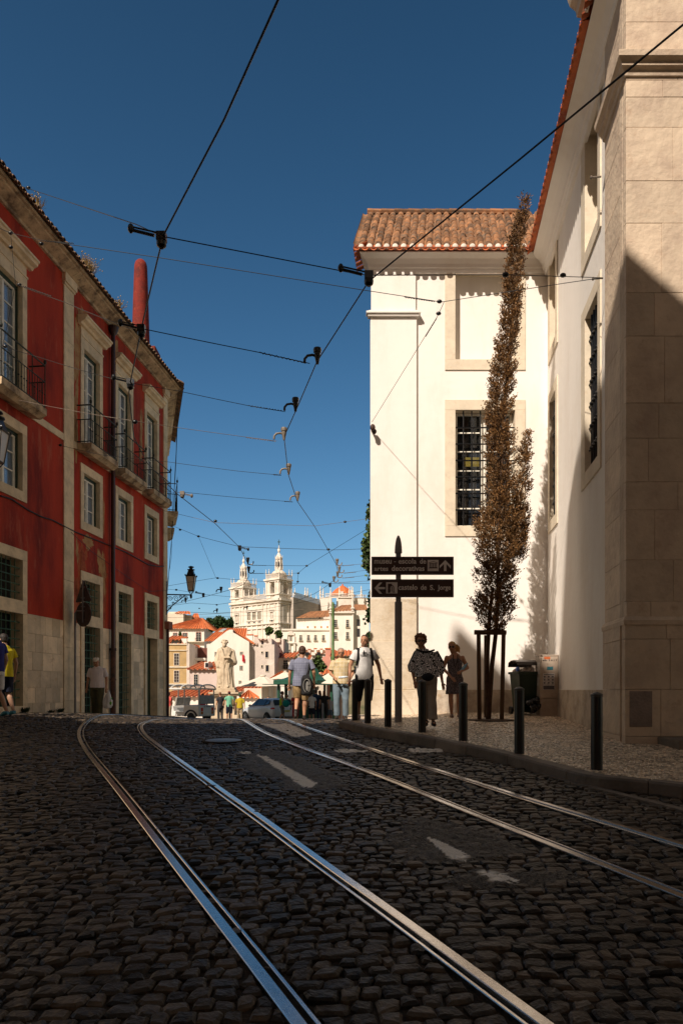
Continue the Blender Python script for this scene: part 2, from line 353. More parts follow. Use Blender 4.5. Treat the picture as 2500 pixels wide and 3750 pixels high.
def setts(name, mat, cells, zf, h_edge, dome, gap, round_=.25, lab=None, dash=False, rails=True, base=.035, tilt=.06, hv=.007):
    # cells: list of 4-corner quads (x,y)
    V = []; Fc = []; A = []; Pn = []
    cells = np.array(cells)                    # n,4,2
    n = len(cells); cen = cells.mean(1)
    allv = []
    # 8-point outline: corners cut by round_
    rings = []
    out = []
    for c in range(4):
        a = cells[:, c]; b = cells[:, (c + 1) % 4]
        out.append(a + (b - a) * round_ * .55); out.append(a + (b - a) * (1 - round_ * .55))
    out = np.stack(out, 1)                     # n,8,2
    d = out - cen[:, None]; L = np.linalg.norm(d, axis=2, keepdims=True) + 1e-9
    jit = rs.uniform(-.009, .009, out.shape) * (.3 if gap < .012 else 1)
    outer = cen[:, None] + d * (1 - (gap * .5) / L) + jit
    mid = cen[:, None] + d * (1 - (gap * .5 + .012) / L) + jit
    inner = cen[:, None] + d * .62 + jit
    if rails:
        for arr in (outer, mid, inner):
            f = arr.reshape(-1, 2); arr[:] = push(f)[0].reshape(arr.shape)
    zc = np.array([zf(x, y) for x, y in cen])
    hj = rs.uniform(-hv, hv, n); tx = rs.uniform(-tilt, tilt, n); ty = rs.uniform(-tilt, tilt, n)
    def zz(arr, h):
        dd = arr - cen[:, None]
        # local slope from zf by finite difference
        return zc[:, None] + h + hj[:, None] + dd[..., 0] * tx[:, None] + dd[..., 1] * (ty[:, None] + gy[:, None])
    gy = np.array([(zf(x, y + .05) - zf(x, y - .05)) / .1 for x, y in cen])
    r0 = np.dstack([outer, zz(outer, -base)]); r1 = np.dstack([outer, zz(outer, -h_edge)]); r2 = np.dstack([mid, zz(mid, 0) + rs.uniform(-.003, .003, (n, 8))]); r3 = np.dstack([inner, zz(inner, dome) + rs.uniform(-.003, .003, (n, 8))])
    ct = np.concatenate([cen[:, None], (zc + dome * 1.15 + hj)[:, None, None]], 2)
    allv = np.concatenate([r0, r1, r2, r3, ct], 1)  # n,33,3
    fl = []
    for r in range(3):
        for k in range(8): fl.append((r * 8 + k, r * 8 + (k + 1) % 8, (r + 1) * 8 + (k + 1) % 8, (r + 1) * 8 + k))
    q = np.array(fl); tq = np.array([(24 + k, 24 + (k + 1) % 8, 32) for k in range(8)])
    me = bpy.data.meshes.new(name)
    nv = n * 33; me.vertices.add(nv); me.vertices.foreach_set('co', allv.reshape(-1).astype(np.float32))
    off = (np.arange(n) * 33)
    Q = (q[None] + off[:, None, None]).reshape(-1); T = (tq[None] + off[:, None, None]).reshape(-1)
    nq = n * len(q); ntr = n * len(tq)
    me.loops.add(len(Q) + len(T)); me.loops.foreach_set('vertex_index', np.concatenate([Q, T]).astype(np.int32))
    me.polygons.add(nq + ntr)
    ls = np.concatenate([np.arange(nq) * 4, nq * 4 + np.arange(ntr) * 3]).astype(np.int32)
    me.polygons.foreach_set('loop_start', ls)
    me.update(calc_edges=True); me.validate()
    me.polygons.foreach_set('use_smooth', [False] * len(me.polygons))
    at = me.attributes.new('rnd', 'FLOAT', 'POINT'); at.data.foreach_set('value', np.repeat(rs.uniform(0, 1, n), 33).astype(np.float32))
    if dash:
        pv = np.zeros(nv, np.float32); xy = allv.reshape(-1, 3)[:, :2]
        for poly in DASH:
            pa = np.array(poly); lo = pa.min(0) - .05; hi_ = pa.max(0) + .05
            idx = np.where((xy > lo).all(1) & (xy < hi_).all(1))[0]
            for i in idx:
                if in_poly(xy[i, 0], xy[i, 1], poly): pv[i] = 1
        at = me.attributes.new('paint', 'FLOAT', 'POINT'); at.data.foreach_set('value', pv)
    me.materials.append(mat); o = bpy.data.objects.new(name, me); COL.objects.link(o); return o
def add_paint(m, c=(.80, .74, .66)):           # worn road paint where the 'paint' attribute says so
    t = m.node_tree; N = t.nodes; L = t.links; b = N['Principled BSDF']; src = b.inputs['Base Color'].links[0].from_socket
    at = N.new('ShaderNodeAttribute'); at.attribute_name = 'paint'; tc = N.new('ShaderNodeTexCoord')
    n = N.new('ShaderNodeTexNoise'); n.inputs['Scale'].default_value = 9; n.inputs['Detail'].default_value = 8; L.new(tc.outputs['Object'], n.inputs['Vector'])
    r = N.new('ShaderNodeValToRGB'); r.color_ramp.elements[0].position = .30; r.color_ramp.elements[1].position = .37; L.new(n.outputs[0], r.inputs[0])
    mu = N.new('ShaderNodeMath'); mu.operation = 'MULTIPLY'; L.new(at.outputs['Fac'], mu.inputs[0]); L.new(r.outputs[0], mu.inputs[1])
    mx = N.new('ShaderNodeMix'); mx.data_type = 'RGBA'; L.new(mu.outputs[0], mx.inputs['Factor']); L.new(src, mx.inputs[6]); mx.inputs[7].default_value = (*c, 1)
    L.new(mx.outputs[2], b.inputs['Base Color'])
add_paint(m_sett); add_paint(m_asph)
# sett courses: rows across the street, bending a little
cells = []
y = 1.6
rows = []
while y < 23.5:
    rows.append(y); y += .100 if y < 8 else .118
def rowy(y0, x): return y0 + .10 * x + .05 * math.sin(x * .9 + y0 * .35) + .018 * math.sin(x * 3.1 + y0 * 2)
for i in range(len(rows) - 1):
    y0, y1 = rows[i], rows[i + 1]
    xl = max(-(.5 * y0 + 2.2), facL(y0) - .2 if y0 > 15.5 else -99); xr = curbx(y0 + .0) + .05
    x = xl + rs.uniform(0, .1)
    while x < xr:
        w_ = rs.uniform(.075, .155)
        if rs.rand() < .06: w_ *= 1.45
        sh = rs.uniform(-.020, .020, 4)
        cells.append([(x, rowy(y0, x) + sh[0]), (x + w_, rowy(y0, x + w_) + sh[1]), (x + w_ + sh[2], rowy(y1, x + w_) - .0), (x + sh[3], rowy(y1, x))])
        x += w_
cc = []
for c in cells:
    mx = sum(p[0] for p in c) / 4; my = sum(p[1] for p in c) / 4
    if mx > curbx(my) - .03 and my < 17.2: continue
    if ((RP - np.array([mx, my])) ** 2).sum(1).min() < .055 ** 2: continue
    cc.append(c)
cells = cc
setts_o = setts('road', m_sett, cells, ground, .010, .0025, .013, round_=.26, dash=True, hv=.009, tilt=.075); setts_o['kind'] = 'structure'
# bed under the setts = the one ground sheet of the near street
ys = list(np.arange(-3.5, 24, .25))
bedw = gridmesh('road_bed', lambda y: np.linspace(-max(6, .55 * y + 4), max(curbx(y) + 6, 4) if y < 17 else 12, 70), ys, lambda x, y: ground(x, y) - .022, m_bed)
# asphalt patches lying over the setts
for i, poly in enumerate(PATCH):
    pa = np.array(poly); lo = pa.min(0); hi_ = pa.max(0); nx = 90; ny = 70
    xs = np.linspace(lo[0] - .05, hi_[0] + .05, nx); yy = np.linspace(lo[1] - .05, hi_[1] + .05, ny)
    edges = [(Vector((*poly[k], 0)), Vector((*poly[(k + 1) % len(poly)], 0))) for k in range(len(poly))]
    def sd(x, y):
        p = Vector((x, y, 0)); m = 9
        for a, b in edges:
            ab = b - a; t = max(0, min(1, (p - a).dot(ab) / ab.length_squared)); m = min(m, (p - a - ab * t).length)
        return m if in_poly(x, y, poly) else -m
    idx = {}; vs = []; pn = []
    for a in range(nx):
        for b in range(ny):
            x, y_ = xs[a], yy[b]; d = sd(x, y_) + .10 * (mnoise.noise(Vector((x * 5, y_ * 5, i))) ) + .05 * mnoise.noise(Vector((x * 16, y_ * 16, i)))
            if d > -.02:
                idx[a, b] = len(vs); hgt = .022 * sm((d + .02) / .13) - .012 + .014 * mnoise.noise(Vector((x * 11, y_ * 11, 3))) + .012 * mnoise.noise(Vector((x * 45, y_ * 45, 3)))
                vs.append((x, y_, ground(x, y_) + hgt)); pn.append(1.0 if any(in_poly(x, y_, q) for q in DASH) else 0.0)
    fs = [(idx[a, b], idx[a + 1, b], idx[a + 1, b + 1], idx[a, b + 1]) for a in range(nx - 1) for b in range(ny - 1) if all(k in idx for k in ((a, b), (a + 1, b), (a + 1, b + 1), (a, b + 1)))]
    mb = MB(); mb.add(vs, fs); o = mb.build('asphalt_patch', m_asph, recalc=False, smooth=True); o['kind'] = 'structure'
    at = o.data.attributes.new('paint', 'FLOAT', 'POINT'); at.data.foreach_set('value', np.array(pn, np.float32))
# right pavement: bed + small stones + kerb
XR = lambda y: (facR(y) + .3) if y > 10.9 else facR(10.9) + 4
pv = gridmesh('pavement_bed', lambda y: np.linspace(curbx(y) + .12, max(XR(y), curbx(y) + .3), 40), list(np.arange(2.0, 17.3, .2)) + [17.4], lambda x, y: walk(x, y) - .010, m_sand)
pv2 = gridmesh('pavement_far', lambda y: np.linspace(_cx[-1] + .12, facR(y) + .3, 40), list(np.arange(17.4, 19.4, .2)), lambda x, y: walk(x, y) - .010, m_sand)
cal = []
y = 4.0
while y < 18.9:
    st = .056
    x = curbx(y) + .19 if y < 17.3 else _cx[-1] + .19
    xe = facR(y) + .06 if y > 10.85 else min(facR(10.9) + 3, .5 * y + 1.6)
    k = 0
    while x < xe:
        ww = rs.uniform(.045, .068); yy0 = y + .03 * math.sin(x * 2.3) + .012 * math.sin(x * 9 + y); yy1 = yy0 + st
        s4 = rs.uniform(-.006, .006, 4)
        cal.append([(x, yy0 + s4[0]), (x + ww, yy0 + s4[1]), (x + ww + s4[2], yy1), (x + s4[3], yy1)]); x += ww
    y += st
so_ = setts('pavement', m_calc, cal, lambda x, y: walk(x, y) + .002, .005, .001, .011, round_=.25, rails=False, base=.02, tilt=.035, hv=.0018); so_['kind'] = 'structure'
kb = MB()
cl = resample([p.copy() for p in curb_pts], .15); acc = 0; i = 0
while i < len(cl) - 1:
    j = min(len(cl) - 1, i + R.choice([5, 6, 7, 8]))
    kb.cr = R.random(); prof = [(-.01, -.30), (-.01, -.02), (.012, .004), (.18, .006), (.19, -.30)]
    seg = cl[i:j + 1]; vs = []
    for m_, p in enumerate(seg):
        t = (seg[min(m_ + 1, len(seg) - 1)] - seg[max(m_ - 1, 0)]).normalized(); nn = Vector((-t.y, t.x, 0))
        e = (.004 if m_ == 0 else (-.004 if m_ == len(seg) - 1 else 0)); q0 = p + t * e
        for a, b in prof:
            q = q0 + nn * a; vs.append((q.x, q.y, -hside(p.y) + b))
    n = 5; kb.add(vs, [(a * n + b, a * n + (b + 1) % n, (a + 1) * n + (b + 1) % n, (a + 1) * n + b) for a in range(len(seg) - 1) for b in range(n)] + [tuple(range(n)), tuple(range((len(seg) - 1) * n, len(seg) * n))[::-1]])
    i = j
kb.cr = .9
o = kb.build('kerb', m_curb, bevel=.006); o['kind'] = 'structure'
gl = [hit(a, b) for a, b in [(1985, 2834), (2100, 2868), (2250, 2905), (2400, 2942), (2500, 2968)]]
gl = [Vector((p.x, p.y, 0)) for p in gl]; gl.append(gl[-1] + (gl[-1] - gl[-2]) * 2)
gm = MB(); rl = resample(gl, .2)
for i in range(len(rl) - 1):
    t = (rl[i + 1] - rl[i]).normalized(); nn = Vector((-t.y, t.x, 0)); gm.cr = R.random() if i % 3 == 0 else gm.cr
    vs = []
    for p in (rl[i], rl[i + 1] - t * (.008 if i % 3 == 2 else 0)):
        for a, b in ((-.05, -.03), (-.045, .012), (.045, .012), (.05, -.03)):
            q = p + nn * a; vs.append((q.x, q.y, ground(q.x, q.y) + b))
    gm.add(vs, [(0, 1, 5, 4), (1, 2, 6, 5), (2, 3, 7, 6)])
o = gm.build('gutter_strip', m_curb, recalc=False); o['kind'] = 'structure'
# plaza beyond the crest, and the far terrain
m_plaza = M('plaza paving', (.26, .22, .17), .8, .25, 2, .3, 20)
pl = gridmesh('plaza', lambda y: np.linspace(-16, 26, 30), [23.6, 26, 28, 31, 34, 38, 42, 47, 52, 56, 60], lambda x, y: ground(x, y) + .01, m_plaza)
m_terr = M('hillside ground', (.16, .13, .07), .95, .4, .05, .3, 2, c2=(.05, .065, .02))
def terr(x, y):
    r = max(abs(x), y)
    if y < 61:
        z = -3.5 - .05 * max(0, abs(x) - 20) if y > 20 else -3.5
        return max(z, -12)
    z = np.interp(y, [61, 75, 100, 140, 200, 300, 400, 520, 800, 3000], [-3.4, -12, -17, -14, 0, 12, 22, 20, -10, -30])
    return float(z + 3 * mnoise.noise(Vector((x * .01, y * .01, 0))))
ty = [-400, -100, -30, 0, 23, 40, 60, 62, 66, 70, 76, 84, 92, 100, 115, 130, 150, 175, 200, 240, 280, 330, 380, 430, 500, 600, 800, 1200, 2000, 4000]
te = gridmesh('terrain', lambda y: np.concatenate([np.linspace(-4000, -300, 5)[:-1], np.linspace(-300, 300, 41), np.linspace(300, 4000, 5)[1:]]), ty, lambda x, y: terr(x, y), m_terr)
# bollards
BOL = [(1299, 2638), (1346, 2648), (1420, 2661), (1545, 2681), (1695, 2712), (1900, 2760), (2183, 2818)]
BLAB = ['black bollard farthest along the kerb, beside the man in jeans', 'black bollard in front of the man in the white T-shirt', 'black bollard just left of the grey signpost foot',
        'black bollard in front of the woman with the patterned blouse', 'black bollard in front of the blonde woman', 'black bollard in front of the green wheelie bin', 'nearest black bollard, in front of the white side wall by the kerb']
def bollard(h=.885, r=.065):
    t = thing('bollard', '', 'bollard', (0, 0, 0), 0, 'black bollards along the kerb')
    MB().lathe([(r, -.12), (r, h - .07), (r * .985, h - .055)], n=28).build('post', m_black, t, angle=40)
    MB().lathe([(r * 1.05, h - .055), (r * 1.06, h - .03), (r * .9, h - .02), (r * .45, h - .005), (.001, h + .004)], n=28).build('cap', M('bollard cap', (.06, .055, .05), .45, .3, 8, .1), t, angle=40)
    return t
b0 = bollard()
for i, (a, b) in enumerate(BOL):
    p = hit(a, b, hside); o = b0 if i == 0 else copy_tree(b0); o.location = (p.x, p.y, walk(p.x, p.y)); o['label'] = BLAB[i]
# manhole cover
p = hit(818, 2716)
t = thing('manhole_cover', 'round iron manhole cover set in the dark setts', 'manhole cover', (p.x, p.y, ground(p.x, p.y) + .022))
sl_ = (ground(p.x, p.y + .3) - ground(p.x, p.y - .3)) / .6
t.rotation_euler = (math.atan(sl_), 0, 0)
m_mh = M('worn iron cover', (.13, .13, .13), .45, .3, 12, .4, 60, metal=.3)
MB().lathe([(.30, -.05), (.30, .0), (.29, .004), (.001, .004)], n=48).build('cover', m_mh, t, angle=30)
MB().lathe([(.36, -.06), (.36, .002), (.35, .006), (.312, .006), (.31, -.06)], n=48).build('frame', m_bed, t, angle=30)
# ================================================================ BUILDINGS
class TMB(MB):                                  # builder in wall coordinates (along, outward, height)
    def __init__(s, fn, root):
        super().__init__(); s.fn = fn
        s.inv = (Matrix.Translation(root.location) @ Matrix.Rotation(root.rotation_euler.z, 4, 'Z')).inverted()
    def add(s, vs, fs): return super().add([s.inv @ s.fn(*p) for p in vs], fs)
def fnL(Y, o, Z): return Vector((facL(Y) + o * .993, Y - o * .119, Z))
def fnW(s_, o, Z): return Vector((-6.852 - .275 * s_ + .9615 * o, 27.9 + .9615 * s_ + .275 * o, Z))
def fnR(Y, o, Z): return Vector((facR(Y) - o * .9928, Y + o * .12, Z))
def fnF(X, o, Z): return Vector((X, 18.8 - o, Z))
def fnT(X, o, Z): return Vector((X, 10.95 - o, Z))
def wall_grid(mb, u0, u1, z0, z1, holes, o=0):
    us = sorted({u0, u1} | {h[0] for h in holes} | {h[1] for h in holes}); zs = sorted({z0, z1} | {h[2] for h in holes} | {h[3] for h in holes})
    us = [u for u in us if u0 <= u <= u1]; zs = [z for z in zs if z0 <= z <= z1]
    for a, b in zip(us, us[1:]):
        for c, d in zip(zs, zs[1:]):
            mu, mz = (a + b) / 2, (c + d) / 2
            if any(h[0] < mu < h[1] and h[2] < mz < h[3] for h in holes): continue
            mb.add([(a, o, c), (b, o, c), (b, o, d), (a, o, d)], [(0, 1, 2, 3)])
def ring(mb, u0, u1, z0, z1, wl, wr, wb, wt, o0, o1):   # four butted stones round an opening
    mb.cr = R.random(); mb.box(u0 - wl, u0, o0, o1, z0, z1)
    mb.cr = R.random(); mb.box(u1, u1 + wr, o0, o1, z0, z1)
    if wt: mb.cr = R.random(); mb.box(u0 - wl, u1 + wr, o0, o1, z1 + .002, z1 + wt)
    if wb: mb.cr = R.random(); mb.box(u0 - wl, u1 + wr, o0, o1, z0 - wb, z0 - .002)
def casement(T, root, u0, u1, z0, z1, o=-.16, rows=3, mat=None, leaves=2, kick=0, curtain=True, name='frame', arch=0):
    f = T(); fw = .05
    f.box(u0, u0 + fw, o - .04, o + .02, z0, z1); f.box(u1 - fw, u1, o - .04, o + .02, z0, z1)
    f.box(u0 + fw, u1 - fw, o - .04, o + .02, z1 - fw, z1); f.box(u0 + fw, u1 - fw, o - .04, o + .02, z0, z0 + fw + kick)
    mid = (u0 + u1) / 2
    f.box(mid - .04, mid + .04, o - .035, o + .03, z0 + fw + kick, z1 - fw)
    for a, b in ((u0 + fw, mid - .04), (mid + .04, u1 - fw)):
        f.box(a, a + .03, o - .03, o + .012, z0 + fw + kick, z1 - fw); f.box(b - .03, b, o - .03, o + .012, z0 + fw + kick, z1 - fw)
        for r in range(1, rows):
            zz = z0 + kick + (z1 - z0 - kick) * r / rows; f.box(a + .03, b - .03, o - .025, o + .008, zz - .016, zz + .016)
    fr = f.build(name, mat or m_wood, root)
    g = T(); g.box(u0 + fw, u1 - fw, o - .016, o - .010, z0 + fw + kick, z1 - fw); g.build('pane', m_glass, fr)
    if curtain:
        c = T(); n = 40; vs = []
        for k in range(n + 1):
            uu = u0 + .06 + (u1 - u0 - .12) * k / n; oo = o - .055 + .018 * math.sin(k * 1.3) + .01 * math.sin(k * 2.9)
            vs += [(uu, oo, z0 + .05), (uu, oo, z1 - .05)]
        c.add(vs, [(2 * k, 2 * k + 2, 2 * k + 3, 2 * k + 1) for k in range(n)]); c.build('curtain', m_curt, fr)
    return fr
def grille(T, root, u0, u1, z0, z1, nu, nz, o=-.05, r=.012, mat=None, knots=False, name='grille'):
    g = T()
    for i in range(1, nu + 1):
        u = u0 + (u1 - u0) * i / (nu + 1); g.tube([(u, o, z0), (u, o, z1)], r, 6)
    for j in range(1, nz + 1):
        z = z0 + (z1 - z0) * j / (nz + 1); g.tube([(u0, o + .008, z), (u1, o + .008, z)], r, 6)
        if knots:
            for i in range(1, nu + 1):
                u = u0 + (u1 - u0) * i / (nu + 1); g.ell((u, o + .004, z), r * 2.3, r * 2.3, r * 2.3, 8, 6)
    return g.build(name, mat or m_gbar, root, angle=40)
def blob(mb, uc, zc, ru, rz, seed, o=.004, n=60, amp=.35):
    vs = [(uc, o, zc)]
    for k in range(n):
        a = 2 * math.pi * k / n; q = 1 + amp * 1.6 * mnoise.noise(Vector((math.cos(a) * 1.7, math.sin(a) * 1.7, seed))) + amp * .8 * mnoise.noise(Vector((math.cos(a) * 6, math.sin(a) * 6, seed)))
        vs.append((uc + ru * q * math.cos(a), o, zc + rz * q * math.sin(a)))
    mb.add(vs, [(0, 1 + k, 1 + (k + 1) % n) for k in range(n)])
def tiles(mb, fn, u0, u1, o_out, z_out, dirv, ncourse, pitch=.21, tl=.36, r=.085, lean=0.0, seed=0):
    # dirv=(outward per step (negative = up the slope), dz) in wall coordinates, each tile a tapering half pipe
    rr = random.Random(seed); n = int((u1 - u0) / pitch); do, dz = dirv; L = math.hypot(do, dz)
    for i in range(n):
        uc = u0 + pitch * (i + .5)
        for c in range(ncourse):
            mb.cr = rr.random(); s0 = c * tl; s1 = s0 + tl * 1.12; vs = []; jr = rr.uniform(-.008, .008); ju = rr.uniform(-.012, .012)
            for s_, rad_ in ((s0, r * 1.06), (s1, r * .82)):
                for k in range(7):
                    a = math.pi * k / 6; x = math.cos(a) * rad_; h = math.sin(a) * rad_ + .012 + jr
                    vs.append((uc + x + ju + lean * s_, o_out + do * s_ / L - dz / L * 0, z_out + dz * s_ / L + h))
            for k in range(7):
                a = math.pi * k / 6; vs.append((uc + math.cos(a) * r * .86 + ju + lean * s0, o_out + do * s0 / L, z_out + dz * s0 / L + math.sin(a) * r * .86 + .012 + jr))
            mb.add(vs, [(k, k + 1, 8 + k, 7 + k) for k in range(6)] + [(k, k + 1, 15 + k, 14 + k) for k in range(6)])
def channel(mb, u0, u1, o_out, z_out, dirv, ncourse, pitch=.21, tl=.36, r=.08, lean=0.0, over=.05, seed=1):
    rr = random.Random(seed); n = int((u1 - u0) / pitch) + 1; do, dz = dirv; L = math.hypot(do, dz)
    for i in range(n):
        uc = u0 + pitch * i
        for c in range(ncourse):
            mb.cr = rr.random(); s0 = c * tl - (over if c == 0 else 0); s1 = (c + 1) * tl; vs = []
            for s_, th in ((s0, 0), (s1, 0), (s0, -.016)):
                for k in range(7):
                    a = math.pi + math.pi * k / 6; vs.append((uc + math.cos(a) * r + lean * s_, o_out + do * s_ / L, z_out + dz * s_ / L + math.sin(a) * r * .75 + .045 + th))
            mb.add(vs, [(k, k + 1, 8 + k, 7 + k) for k in range(6)] + [(k, k + 1, 15 + k, 14 + k) for k in range(6)])
# ---------------------------------------------------------------- red house on the left
RL = thing('red_house', 'dark red townhouse with stone window frames and iron balconies, left of the street', 'house', (facL(15.8), 15.8, -1.3), math.atan2(1, .12))
TLb = lambda: TMB(fnL, RL)
YE = 27.9; Y0 = 15.8
cols = [(16.75, 17.89, 'A'), (21.11, 22.12, 'B'), (23.45, 24.44, 'C'), (25.85, 26.82, 'D')]
holes = []; SW = .20
ZG = lambda Y: ground(facL(Y) + .3, Y)
for a, b, k in cols:
    holes += [(a - .05, b + .05, 7.2, 10.2), (a - .05, b + .05, 4.95, 6.5), (a - .05, b + .05, -1.3, 3.3)]
w_ = TLb(); wall_grid(w_, Y0, YE, 1.95, 11.9, holes); w_.build('red_wall', m_red, RL)
# stone dado blocks
d_ = TLb(); d_.cr = .2
wall_grid(d_, Y0, YE, -2.2, 1.95, [(a - .05, b + .05, -2.3, 1.96) for a, b, k in cols], -.012)
rr = random.Random(5); zc = [-2.2, -.35, .05, .5, .98, 1.45, 1.95]
spans = [(Y0, 16.53), (18.12, 19.93), (20.50, 20.90), (22.34, 23.22), (24.68, 25.60), (27.06, 27.5)]
for a, b in spans:
    for c, d in zip(zc, zc[1:]):
        u = a
        while u < b - .01:
            wd = rr.choice([.25, .38, .5, .62]); v = min(b, u + wd)
            if b - v < .16: v = b
            d_.cr = rr.random(); d_.box(u + .004, v - .004, -.01, .012, c + .004, d - .004); u = v
d_.build('stone_dado', m_limeb, RL, bevel=.003)
# pilasters, belt, corner quoins
for a, b in ((19.94, 20.49), (27.5, 27.9)):
    p_ = TLb(); z = -2.2
    while z < 11.35:
        h = rr.choice([1.1, 1.5, 1.9]); z1 = min(11.4, z + h); p_.cr = rr.random(); p_.box(a, b, -.02, .035, z + .003, z1 - .003); z = z1
    p_.cr = .5; p_.box(a - .03, b + .03, -.02, .07, 11.403, 11.47); p_.box(a - .06, b + .06, -.02, .11, 11.473, 11.72)
    p_.build('pilaster_strip', m_lime, RL, bevel=.004)
bl = TLb()
for a, b in ((Y0, 19.93), (20.5, 27.49)): bl.box(a, b, -.02, .03, 7.0, 7.19)
bl.build('belt_course', m_lime, RL)
# cornice: moulded profile run along the eave
cn = TLb(); prof = [(-.02, 11.68), (.07, 11.68), (.09, 11.74), (.20, 11.79), (.34, 11.86), (.36, 11.90), (.42, 11.91), (.44, 11.97), (-.02, 11.98)]
for a, b in ((Y0, 20.2), (20.21, YE + .40)):
    vs = [(a, o, z) for o, z in prof] + [(b, o, z) for o, z in prof]; n = len(prof)
    cn.add(vs, [(i, (i + 1) % n, n + (i + 1) % n, n + i) for i in range(n)] + [tuple(range(n)), tuple(range(n, 2 * n))[::-1]])
cn.build('cornice', m_corn, RL)
rf = TLb(); tiles(rf, None, Y0, YE + .5, .53, 11.99, (-1, .55), 4, seed=2); channel(rf, Y0, YE + .5, .53, 11.96, (-1, .55), 4, seed=3)
rf.add([(Y0, .45, 12.0), (YE + .3, .45, 12.0), (YE + .3, -3.3, 14.07), (Y0, -3.3, 14.07)], [(0, 1, 2, 3)])
rf.build('tile_roof', m_tilel, RL, recalc=False)
# body behind the facade: back wall, gable wall and roof slopes, rooms closed behind the windows
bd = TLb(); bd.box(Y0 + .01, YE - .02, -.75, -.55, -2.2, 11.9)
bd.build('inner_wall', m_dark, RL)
bd = TLb(); bd.box(Y0, Y0 + .25, -6.3, -.001, -2.2, 12); bd.box(Y0, YE, -6.5, -6.3, -2.2, 12); bd.add([(Y0, -3.3, 14.05), (YE, -3.3, 14.05), (YE, -6.6, 12.0), (Y0, -6.6, 12.0)], [(0, 1, 2, 3)])
bd.add([(Y0 + .1, .3, 11.9), (Y0 + .1, -3.3, 13.9), (Y0 + .1, -6.4, 11.9)], [(0, 1, 2)])
bd.build('rear_walls', m_limeb, RL)
for a, b, k in cols:
    # upper french door with hood, on a balcony
    s_ = TLb(); ring(s_, a, b, 7.2, 10.15, SW, SW, 0, .30, -.28, .035)
    s_.cr = .6; s_.box(a - SW - .02, b + SW + .02, -.02, .055, 10.453, 10.50); s_.cr = .4; s_.box(a - SW + .02, b + SW - .02, -.02, .03, 10.503, 10.74)
    pr = [(-.02, 10.743), (.10, 10.743), (.14, 10.80), (.24, 10.84), (.26, 10.90), (.30, 10.92), (.30, 10.97), (-.02, 11.0)]
    vs = [(a - SW - .14, o, z) for o, z in pr] + [(b + SW + .14, o, z) for o, z in pr]; n = len(pr)
    s_.cr = .7; s_.add(vs, [(i, (i + 1) % n, n + (i + 1) % n, n + i) for i in range(n)] + [tuple(range(n)), tuple(range(n, 2 * n))[::-1]])
    so_ = s_.build('balcony_door', m_lime, RL)
    g = TLb(); g.box(a, a + .05, -.2, -.10, 7.2, 10.15); g.box(b - .05, b, -.2, -.10, 7.2, 10.15); g.box(a + .05, b - .05, -.2, -.10, 10.07, 10.15); g.build('outer_frame', m_green, so_)
    casement(TLb, so_, a + .05, b - .05, 7.22, 10.07, rows=5, kick=.35)
    # balcony
    u0, u1 = a - .42, b + .38
    s2 = TLb(); pf = [(-.02, 6.99), (.30, 6.93), (.40, 7.0), (.46, 7.03), (.47, 7.19), (-.02, 7.19)]; n = len(pf)
    s2.add([(u0, o, z) for o, z in pf] + [(u1, o, z) for o, z in pf], [(i, (i + 1) % n, n + (i + 1) % n, n + i) for i in range(n)] + [tuple(range(n)), tuple(range(n, 2 * n))[::-1]])
    bal = s2.build('balcony', m_corn, RL)
    rl_ = TLb(); oo = .43
    for z in (7.24, 7.88, 8.30):
        r_ = .014 if z != 8.30 else .02
        rl_.tube([(u0 + .03, oo, z), (u1 - .03, oo, z)], r_, 6)
        for u in (u0 + .03, u1 - .03): rl_.tube([(u, 0, z), (u, oo, z)], r_, 6)
    nb = int((u1 - u0) / .115)
    for i in range(nb + 1):
        u = u0 + .03 + (u1 - u0 - .06) * i / nb; big = i in (0, nb, nb // 3, nb - nb // 3)
        rl_.tube([(u, oo, 7.19), (u, oo, 8.30 if big else 7.88)], .014 if big else .009, 6); rl_.ell((u, oo, 7.56), .022, .022, .022, 6, 5); rl_.ell((u, oo, 7.40), .016, .016, .016, 6, 4)
        if i in (0, nb): rl_.lathe([(.012, 0), (.02, .03), (.035, .06), (.035, .10), (.018, .14), (.012, .17), (.004, .24)], (u, oo, 8.30), 8) if False else rl_.ell((u, oo, 8.39), .04, .04, .06, 8, 6); 
        if i in (0, nb): rl_.tube([(u, oo, 8.42), (u, oo, 8.56)], [.014, .003], 6)
    for u in (u0 + .03, u1 - .03):
        for q in (.12, .24, .34): rl_.tube([(u, q, 7.19), (u, q, 7.88)], .009, 6)
    rl_.build('railing', m_iron, bal, recalc=False)
    # middle window
    s_ = TLb(); ring(s_, a, b, 5.0, 6.45, SW, SW, .25, .25, -.28, .035); so_ = s_.build('window', m_lime, RL)
    g = TLb(); g.box(a, a + .05, -.2, -.10, 5.0, 6.45); g.box(b - .05, b, -.2, -.10, 5.0, 6.45); g.box(a + .05, b - .05, -.2, -.10, 6.38, 6.45); g.build('outer_frame', m_green, so_)
    casement(TLb, so_, a + .05, b - .05, 5.02, 6.38, rows=3)
    # grilled upper light and tall grilled door, one stone frame
    zb = ZG(a) + (.16 if k == 'A' else .02)
    s_ = TLb(); ring(s_, a, b, 2.24, 3.26, SW, SW, .33, .26, -.30, .04); so_ = s_.build('grilled_window', m_lime, RL)
    grille(TLb, so_, a, b, 2.24, 3.26, 5, 4, -.06, .014)
    g = TLb(); g.box(a, b, -.32, -.28, 2.24, 3.26); g.build('pane', m_gdark, so_)
    s_ = TLb(); ring(s_, a, b, zb, 1.905, SW, SW, .3, 0, -.32, .045); so_ = s_.build('doorway', m_lime, RL)
